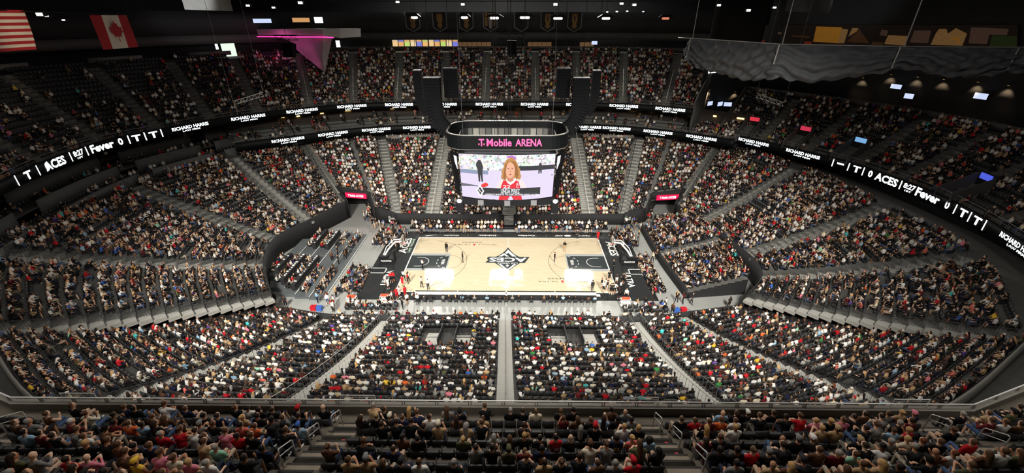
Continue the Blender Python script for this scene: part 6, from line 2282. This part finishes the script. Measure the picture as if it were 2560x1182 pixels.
for a in range(1870, 2545, 25):
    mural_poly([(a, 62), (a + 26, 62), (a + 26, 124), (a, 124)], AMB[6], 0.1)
for poly, k in (([(2034, 104), (2042, 66), (2106, 68), (2096, 108)], 0), ([(2096, 108), (2104, 72), (2100, 70), (2122, 74), (2112, 108)], 1), ([(2118, 104), (2150, 74), (2175, 108)], 2), ([(2122, 92), (2132, 70), (2148, 70), (2144, 78)], 1),
                ([(2152, 74), (2149, 74), (2138, 106), (2143, 106)], 1), ([(2212, 110), (2222, 88), (2272, 90), (2266, 114)], 1), ([(2200, 88), (2206, 74), (2222, 76), (2218, 90)], 3), ([(2328, 112), (2342, 82), (2350, 72), (2368, 72), (2372, 84), (2392, 70), (2420, 84), (2408, 114)], 1),
                ([(2340, 112), (2346, 92), (2410, 94), (2406, 114)], 0), ([(2276, 106), (2288, 76), (2330, 76), (2322, 108)], 3), ([(2424, 108), (2430, 68), (2480, 70), (2470, 110)], 3), ([(2476, 116), (2484, 88), (2545, 90), (2545, 118)], 4), ([(2470, 86), (2476, 70), (2525, 72), (2520, 88)], 3),
                ([(1870, 90), (1878, 74), (1892, 74), (1890, 92)], 1), ([(1900, 108), (1902, 100), (2030, 104), (2030, 112)], 5), ([(1925, 84), (1926, 78), (1955, 80), (1955, 86)], 3), ([(1980, 92), (1981, 88), (2025, 90), (2025, 95)], 2), ([(2180, 112), (2182, 104), (2210, 106), (2208, 114)], 2)):
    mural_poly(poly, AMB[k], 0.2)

# ------------------------------------------------------------------ black drape on a hung pipe
DRP = [np.array(p) for p in ((25.6, 14.6), (26.2, 13.4), (30.9, -1.1), (41.2, -5.2), (52.3, -6.3), (56.0, -6.6))]
DL = np.concatenate([[0], np.cumsum([np.linalg.norm(b - a) for a, b in zip(DRP[:-1], DRP[1:])])])
NU, NV = 150, 22
BOTX = [1700, 1722, 1770, 1830, 1880, 1957, 2020, 2060, 2120, 2200, 2262, 2300, 2350, 2430, 2500, 2560, 2700]
BOTY = [150, 155, 176, 192, 203, 196, 207, 206, 198, 184, 172, 178, 190, 194, 188, 178, 170]
verts = np.zeros((NU, NV, 3))
rr_ = np.random.default_rng(3)
posts = [1.3, DL[2], DL[3], DL[4]]
for i in range(NU):
    d = 1.0 + (DL[-1] - 1.0) * i / (NU - 1)
    k = min(int(np.searchsorted(DL, d, 'right')) - 1, len(DRP) - 2)
    f = (d - DL[k]) / (DL[k + 1] - DL[k])
    p = DRP[k] * (1 - f) + DRP[k + 1] * f
    tdir = (DRP[k + 1] - DRP[k]) / np.linalg.norm(DRP[k + 1] - DRP[k])
    n = np.array([tdir[1], -tdir[0]])
    if n @ (CAM[:2] - p) < 0:
        n = -n
    px = project((p[0], p[1], 27))[0]
    yb = np.interp(px, BOTX, BOTY)
    v = ray(px, yb)
    t = np.linalg.norm(p - CAM[:2]) / np.linalg.norm(v[:2])
    zb = CAM[2] + v[2] * t
    seg = min(abs(d - q) for q in posts)
    span = [(a, b) for a, b in zip(posts[:-1], posts[1:]) if a <= d <= b]
    w_ = (d - span[0][0]) / (span[0][1] - span[0][0]) if span else 0.5
    for j in range(NV):
        g = j / (NV - 1)
        z = 29.0 + (zb - 29.0) * g
        swag = 4 * w_ * (1 - w_)
        fold = 0.34 * math.sin(26 * g - 7 * swag * (0.4 + g) + 1.5 * math.sin(d * 0.9)) * (0.3 + 0.7 * g) + 0.08 * math.sin(d * 5.1 + g * 9) + 0.10 * math.sin(d * 2.3 - g * 14)
        bulge = 0.9 * math.sin(PI * g) ** 1.3 * (0.4 + 0.6 * swag)
        verts[i, j] = (p[0] + n[0] * (bulge + fold), p[1] + n[1] * (bulge + fold), z + 0.12 * math.sin(d * 3.0) * g)
idx = np.arange(NU * NV).reshape(NU, NV)
F = np.stack([idx[:-1, :-1], idx[1:, :-1], idx[1:, 1:], idx[:-1, 1:]], -1).reshape(-1, 4)
dr_ = empty('stage_drape', (26.2, 13.4, 29))
tag(dr_, 'long black drape gathered in swags on a hung pipe over the right stands', 'drape')
cl = under(dr_, link('cloth', np_mesh('cloth', verts.reshape(-1, 3), F, [mat('drape_cloth', (0.14, 0.145, 0.158), 0.7, noise=0.2, scale=1.5)], smooth=True), dr_))
md = cl.modifiers.new('thickness', 'SOLIDIFY')
md.thickness = 0.03
under(dr_, MB().tube([(p[0], p[1], 29.05) for p in [np.array([25.0, 16.0])] + DRP], 0.06, 8).build('pipe', STEEL, dr_, True))
for d in posts:
    k = min(int(np.searchsorted(DL, d, 'right')) - 1, len(DRP) - 2)
    f = (d - DL[k]) / (DL[k + 1] - DL[k])
    p = DRP[k] * (1 - f) + DRP[k + 1] * f
    under(dr_, MB().tube([(p[0], p[1], 29), (p[0], p[1], 43)], 0.05, 6).build('hanging_rod', STEEL, dr_))
    under(dr_, MB().tube([(p[0] * 0.985, p[1] - 0.3, 29), (p[0] * 0.98, p[1] - 0.4, 27.0)], 0.07, 6).build('chain', STEEL, dr_))

# ------------------------------------------------------------------ flags on the left
FR, FW = mat('flag_red', srgb(176, 36, 44), 0.8), mat('flag_white', srgb(228, 216, 200), 0.8)
FB = mat('flag_blue', srgb(36, 44, 92), 0.8)


def cloth_strip(y0, y1, z0, z1, x, name, material, parent, dx=0.0, n=12, wave=0.12, lean=0.0):
    mb = MB()
    Y = np.linspace(y0, y1, n)
    X = lambda y, z: x + dx + wave * math.sin(y * 2.1 + z * 0.5) + lean * (z - 30)
    vs = [(X(y, z0), y, z0) for y in Y] + [(X(y, z1), y, z1) for y in Y]
    mb.add(vs, [(i, i + 1, n + i + 1, n + i) for i in range(n - 1)])
    return under(parent, mb.build(name, material, parent))


us = empty('national_flag', (-45, -12, 29))
tag(us, 'striped red and white flag with blue canton hanging at the left edge', 'flag')
for i in range(13):
    z1 = 32.35 - 3.35 * i / 13
    cloth_strip(-16.0, -8.9 - 0.05 * i, z1 - 3.35 / 13, z1, -45, 'stripe', FR if i % 2 == 0 else FW, us)
cloth_strip(-16.0, -13.2, 32.35 - 3.35 * 7 / 13, 32.35, -45, 'canton', FB, us, 0.03)
for a in range(5):
    for b in range(4):
        cy_, cz_ = -15.7 + a * 0.55, 30.75 + b * 0.42
        x_ = -45 + 0.07 + 0.12 * math.sin(cy_ * 2.1 + cz_ * 0.5)
        pts = [(x_, cy_ + (0.11 if q % 2 == 0 else 0.045) * math.sin(q * PI / 5), cz_ + (0.11 if q % 2 == 0 else 0.045) * math.cos(q * PI / 5)) for q in range(10)]
        under(us, MB().add(pts, [tuple(range(10))]).build('star', FW, us))
under(us, MB().tube([(-45, -16.2, 32.4), (-45, 3.4, 32.0)], 0.05, 5).build('pole', BLACKM, us))
ca = empty('national_flag', (-45, 0, 28.4))
tag(ca, 'red and white flag with a red maple leaf hanging on the left', 'flag')
cloth_strip(-2.1, -0.85, 28.5, 31.95, -45, 'red_band', FR, ca)
cloth_strip(-0.85, 1.5, 28.5, 31.95, -45, 'white_field', FW, ca)
cloth_strip(1.5, 2.75, 28.5, 31.95, -45, 'red_band', FR, ca)
leaf = [(0, 1.0), (.18, .68), (.38, .78), (.30, .30), (.52, .52), (.58, .38), (.86, .42), (.76, .14), (.92, .06), (.46, -.30), (.52, -.48), (.06, -.40), (.05, -.86), (-.05, -.86), (-.06, -.40), (-.52, -.48), (-.46, -.30), (-.92, .06), (-.76, .14), (-.86, .42), (-.58, .38), (-.52, .52), (-.30, .30), (-.38, .78), (-.18, .68)]
under(ca, MB().add([(-44.80, 0.32 + a * 0.98, 30.25 + b * 1.18) for a, b in leaf], [tuple(range(len(leaf)))]).build('maple_leaf', FR, ca))
under(ca, MB().tube([(-45, -2.4, 32.0), (-45, 3.0, 32.0)], 0.05, 5).build('pole', BLACKM, ca))
lamp('flag_light', 'SPOT', (-30, -14, 34), 2600, (-45, -9, 30.5), (1, 0.85, 0.6), 0.3, 30, 0.8)
lamp('banner_fill', 'SPOT', (-40, 2, 33.0), 5000, (-47, 16, 34.5), (1, 1, 1), 0.3, 40, 0.8)  # added unseen lamp, only brightens the white banner
lamp('banner_fill', 'SPOT', (38, -4, 33.0), 4000, (46, 10, 34.5), (1, 1, 1), 0.3, 30, 0.8)  # second added lamp, for the grey banner on the right
# pale banners hanging at the top edge
for nm, px0, px1, py, Y_, m_, lab in (('hanging_banner', 462, 582, 24, 16, mat('banner_white', (0.55, 0.55, 0.53), 0.8, noise=0.2, scale=1), 'white cloth banner hanging at the top edge on the left'), ('hanging_banner', 1962, 2075, 28, 10, mat('banner_grey', (0.16, 0.16, 0.16), 0.7, noise=0.9, scale=0.5), 'grey draped banner hanging at the top edge on the right')):
    a, b = at_y(px0, py, Y_), at_y(px1, py + 4, Y_)
    r = empty(nm, a)
    tag(r, lab, 'banner')
    mb = MB()
    n_ = 14
    for q in range(n_ - 1):
        f0, f1 = q / (n_ - 1), (q + 1) / (n_ - 1)
        w0, w1 = 0.18 * math.sin(f0 * 9), 0.18 * math.sin(f1 * 9)
        x0, x1 = a[0] + (b[0] - a[0]) * f0, a[0] + (b[0] - a[0]) * f1
        z0, z1 = a[2] + (b[2] - a[2]) * f0, a[2] + (b[2] - a[2]) * f1
        mb.quad((x0, Y_ + w0, z0), (x1, Y_ + w1, z1), (x1, Y_ + w1, z1 + 6), (x0, Y_ + w0, z0 + 6))
    under(r, mb.build('cloth', m_, r))
    under(r, MB().tube([(a[0] - 0.3, Y_, a[2] + 6), (b[0] + 0.3, Y_, b[2] + 6)], 0.06, 6).build('pole', BLACKM, r))

# ------------------------------------------------------------------ faceted crystal lounge at the upper left corner
WHT = mat('crystal_panel', (0.42, 0.36, 0.37), 0.5)
WHT2 = mat('crystal_slab', (0.5, 0.48, 0.45), 0.5)
cr = empty('crystal_lounge', (-40, 36, 22))
tag(cr, 'white faceted wedge lit pink hanging from a pale slab at the upper left corner', 'lounge')
CP = {'a': (740, 110, 38.5), 'b': (741, 124, 38.0), 'c': (808, 89, 34.0), 'd': (831, 90, 36.5), 'e': (820, 116, 35.5), 'f': (806, 148, 33.8), 'g': (775, 131, 35.6), 'h': (763, 142, 36.6), 'i': (787, 161, 35.0), 't': (812.6, 182, 34.6), 'k': (815, 92, 42.0), 'l': (700, 92, 40)}
C3 = {k: at_y(*v) for k, v in CP.items()}
for nm, ks in (('facet', 'acfg'), ('facet', 'gfih'), ('facet', 'aghb'), ('facet', 'ift'), ('facet', 'cdef'), ('facet', 'fet'), ('facet', 'hitb'), ('facet', 'lca'), ('facet', 'dkte'), ('facet', 'kabt')):
    under(cr, MB().add([C3[k] for k in ks], [tuple(range(len(ks)))]).build('facet', WHT, cr))
sl = [at_y(636, 73, 40), at_y(806, 73, 33.8), at_y(850, 73, 36.5), at_y(851, 95, 36.5), at_y(808, 89, 33.8), at_y(640, 88, 40)]
bk_ = [p + np.array([2.0, 6.0, 0]) for p in sl]
under(cr, MB().add(sl + bk_, [(0, 1, 4, 5), (1, 2, 3, 4), (6, 7, 1, 0), (7, 8, 2, 1), (5, 4, 10, 11), (4, 3, 9, 10), (2, 8, 9, 3), (0, 5, 11, 6)]).build('slab', WHT2, cr))
PK = mat('pink_strip', (0.8, 0.2, 0.5), 0.5, emit=srgb(240, 60, 160), strength=1.6)
c0, c1, c2 = at_y(642, 91.5, 39.6), at_y(808, 92.5, 33.6), at_y(834, 94, 35.8)
for a, b in ((c0, c1), (c1, c2)):
    under(cr, MB().tube([a, b], 0.1, 5).build('light_strip', PK, cr))
lamp('crystal_light', 'SPOT', tuple(at_y(760, 300, 22)), 3600, tuple((C3['i'] + C3['g']) / 2), (1.0, 0.12, 0.5), 0.4, 17, 1.0)
lamp('crystal_wash', 'POINT', tuple(at_y(690, 104, 35.5)), 160, None, (1.0, 0.15, 0.55), 0.4)
# dark machine unit on a truss beside the crystal
r = empty('hanging_speaker', tuple(at_y(716, 100, 30)))
tag(r, 'dark speaker cluster on a small truss before the crystal lounge', 'speaker')
MB().box((-0.9, -0.5, -2.8), (0.9, 0.5, -0.5)).build('cabinet', CABM, r)
tr = MB()
for yy in (-0.3, 0.3):
    tr.tube([(-2.0, yy, 0), (2.0, yy, 0)], 0.05, 4).tube([(-2.0, yy, 0.8), (2.0, yy, 0.8)], 0.05, 4)
    for q in range(5):
        tr.tube([(-2 + q * 0.8, yy, 0 if q % 2 else 0.8), (-1.2 + q * 0.8, yy, 0.8 if q % 2 else 0)], 0.03, 4)
tr.build('truss', BLACKM, r)
MB().tube([(0, 0, 0.8), (0, 0, 14)], 0.04, 5).build('hanging_cable', BLACKM, r)
# screens, lit doors and exit lights along the left and far upper walls
W_u = B2 + dr * 6.2
W_h = B2 + dr * 3.4
for W_, px, py, w_, h_, m_, nm, lab in ((W_h, 655, 52, 36, 8, SCREEN, 'wall_screen', 'wide white screen above the crystal slab, leftmost'), (W_h, 752, 50, 36, 9, mat('amber_sign', (0.3, 0.2, 0.1), 0.5, emit=srgb(230, 170, 110), strength=0.7), 'amber_sign', 'amber lit sign above the crystal slab'),
                                        (W_h, 796, 50, 18, 12, LEDW, 'wall_screen', 'square white screen above the crystal slab, rightmost'), (W_u, 570, 119, 26, 42, mat('lit_door', (0.6, 0.7, 0.6), 0.5, emit=srgb(225, 245, 225), strength=1.0), 'lit_doorway', 'bright lit doorway on the left upper concourse'),
                                        (W_u, 540, 113, 5, 16, LEDW, 'wall_light', 'thin white light left of the bright doorway'), (W_u, 845, 111, 9, 22, LEDW, 'wall_light', 'vertical white light right of the crystal lounge'), (W_u, 861, 131, 12, 4, LEDW, 'wall_light', 'small flat white light right of the crystal lounge'),
                                        (W_u, 1486, 107, 14, 8, SCREEN, 'wall_screen', 'small screen on the far upper concourse, right half')):
    wall_panel(nm, W_, px, py, w_, h_, m_, lab, 'light' if 'light' in nm or 'door' in nm else 'screen')
# white mascot-free balloon light and exit bars on the concourse rail
curve_wall('concourse_barrier', None, B2[36:] + dr[36:] * 0.3, 25.3, 26.05, mat('concourse_barrier_paint', (0.07, 0.068, 0.064), 0.7), 'grey barrier at the back of the far upper bowl', 0.15, 'barrier', None)
for i, (a, b) in enumerate(((2, 8), (10, 15), (18, 23), (26, 31))):
    curve_wall('concourse_barrier', None, B2[a:b] + dr[a:b] * 0.3, 25.4, 26.1, mat('concourse_barrier_pale', (0.16, 0.155, 0.145), 0.7), '%s pale barrier at the back of the left upper bowl, from the left' % ordinal(i + 1), 0.15, 'barrier', None)
# small silver lighting trusses hung over the corners
for nm, (xa, ya), (xb, yb), Y_ in (('left', (585, 262), (660, 240), 8), ('right', (1890, 243), (1958, 266), 8)):
    a, b = at_y(xa, ya, Y_), at_y(xb, yb, Y_)
    r = empty('lighting_truss', a)
    tag(r, 'small silver lighting truss hung over the %s corner of the bowl' % nm, 'truss')
    t = MB()
    D = b - a
    for dz in (0, 0.5):
        t.tube([a + (0, 0, dz), b + (0, 0, dz)], 0.05, 5)
    for q in range(10):
        t.tube([a + D * q / 10 + (0, 0, 0.5 * (q % 2)), a + D * (q + 1) / 10 + (0, 0, 0.5 * (1 - q % 2))], 0.03, 4)
    under(r, t.build('frame', STEEL, r))
    for e in (a, b):
        under(r, MB().tube([e + (0, 0, 0.5), (e[0], e[1], 43)], 0.025, 4).build('hanging_cable', RAILM, r))
    for q in range(5):
        e = a + D * (q + 0.5) / 5
        under(r, MB().box((e[0] - 0.12, e[1] - 0.12, e[2] - 0.4), (e[0] + 0.12, e[1] + 0.12, e[2])).build('lamp_head', BLACKM, r))

# ------------------------------------------------------------------ two small vomitories in the near lower bowl
VD = mat('vomitory_side', (0.05, 0.052, 0.055), 0.6)
for i, (px, py) in enumerate(((1125, 828), (1430, 830))):
    c = at_z(px, py, 1.8)
    r = empty('vomitory_stair', (c[0], c[1], 1.0))
    tag(r, 'pale concrete vomitory stair among the near seats, %s of the centre stair' % ('left', 'right')[i], 'stair', 'near vomitory stairs', 'structure')
    for q in range(5):
        for x0, x1 in ((-2.3, -0.85), (0.85, 2.3)):
            MB().box((x0, -2.4 + q * 0.55 - 0.55, 0), (x1, -2.4 + q * 0.55 + 0.05, 1.35 - q * 0.17)).build('step', STEPC, r)
    MB().box((-0.8, -2.9, 0), (0.8, 1.0, 0.12)).build('landing', FLOORC, r)
    for sx in (-0.85, 0.78):
        MB().add([(sx, -2.9, 0), (sx + 0.07, -2.9, 0), (sx + 0.07, 0.9, 0), (sx, 0.9, 0), (sx, -2.9, 2.2), (sx + 0.07, -2.9, 2.2), (sx + 0.07, 0.9, 1.2), (sx, 0.9, 1.2)], [(3, 2, 1, 0), (4, 5, 6, 7), (0, 1, 5, 4), (1, 2, 6, 5), (2, 3, 7, 6), (3, 0, 4, 7)]).build('side_panel', VD, r)
    MB().box((-0.85, -2.95, 0), (0.85, -2.88, 1.6)).build('back_wall', BLACK, r)
    for A_ in (PEOPLE, SEATS):
        for k_ in range(len(A_)):
            a_ = A_[k_]
            A_[k_] = a_[~((np.abs(a_[:, 0] - c[0]) < 2.6) & (a_[:, 1] - c[1] > -3.0) & (a_[:, 1] - c[1] < 0.9) & (a_[:, 2] < 8) & (a_[:, 2] > 0.6))]
    PEOPLE[:] = [q for q in PEOPLE if len(q)]
    SEATS[:] = [q for q in SEATS if len(q)]

# ------------------------------------------------------------------ join the far crowd and its seats
PA = np.vstack([p[:, :5] for p in PEOPLE])
V, F, T = tile_people(PA, LOW)
# staff and guests on their feet around the floor and in the tunnels
st = []
for cx, cy, sx, sy, n_ in ((-25.2, 15.8, 1.6, 2.4, 14), (25.6, 16.0, 1.8, 2.4, 14), (-21.0, 11.2, 2.2, 0.8, 8), (20.6, 11.6, 1.4, 1.2, 10), (-20.5, -11.2, 3.0, 1.0, 9), (17.0, -11.6, 3.0, 0.9, 8), (-29.6, -10.2, 1.2, 0.8, 5), (-12.5, -10.6, 2.0, 0.8, 6)):
    for _ in range(n_):
        a_ = RNG.uniform(0, 2 * PI)
        st.append((cx + RNG.uniform(-sx, sx), cy + RNG.uniform(-sy, sy), 0.0, math.cos(a_), math.sin(a_)))
V2, F2_, T2 = tile_people(np.array(st), LOWSTAND)
F = np.vstack([F, F2_ + len(V)])
V = np.vstack([V, V2])
T = np.vstack([T, T2])
crowd = link('crowd', np_mesh('crowd', V, F, [CROWD_MAT], tint=T, smooth=True))
tag(crowd, 'crowd of spectators seated all around the lower and upper bowls', 'crowd', kind='stuff')
SA = np.vstack([s[:, :5] for s in SEATS])


def seat_low():
    mb = MB()
    mb.box((-0.235, -0.31, 0.36), (0.235, -0.24, 0.86))
    mb.box((-0.225, -0.24, 0.38), (0.225, -0.06, 0.47))
    return np.array(mb.v), np.array(mb.f)


SV, SF = seat_low()
m = len(SA)
ang = np.arctan2(-SA[:, 3], SA[:, 4])
c, s = np.cos(ang)[:, None], np.sin(ang)[:, None]
X = SV[None, :, 0] * c - SV[None, :, 1] * s + SA[:, 0][:, None]
Y = SV[None, :, 0] * s + SV[None, :, 1] * c + SA[:, 1][:, None]
Z = SV[None, :, 2] + SA[:, 2][:, None]
V = np.stack([X, Y, Z], -1).reshape(-1, 3)
F = (SF[None] + (np.arange(m) * len(SV))[:, None, None]).reshape(-1, 4)
seats = link('arena_seating', np_mesh('arena_seating', V, F, [SEATM]))
tag(seats, 'rows of black folding seats around the lower and upper bowls', 'seats', kind='stuff')
print('people', len(PA), 'seats', m)

print('persons', len(PERSONS))
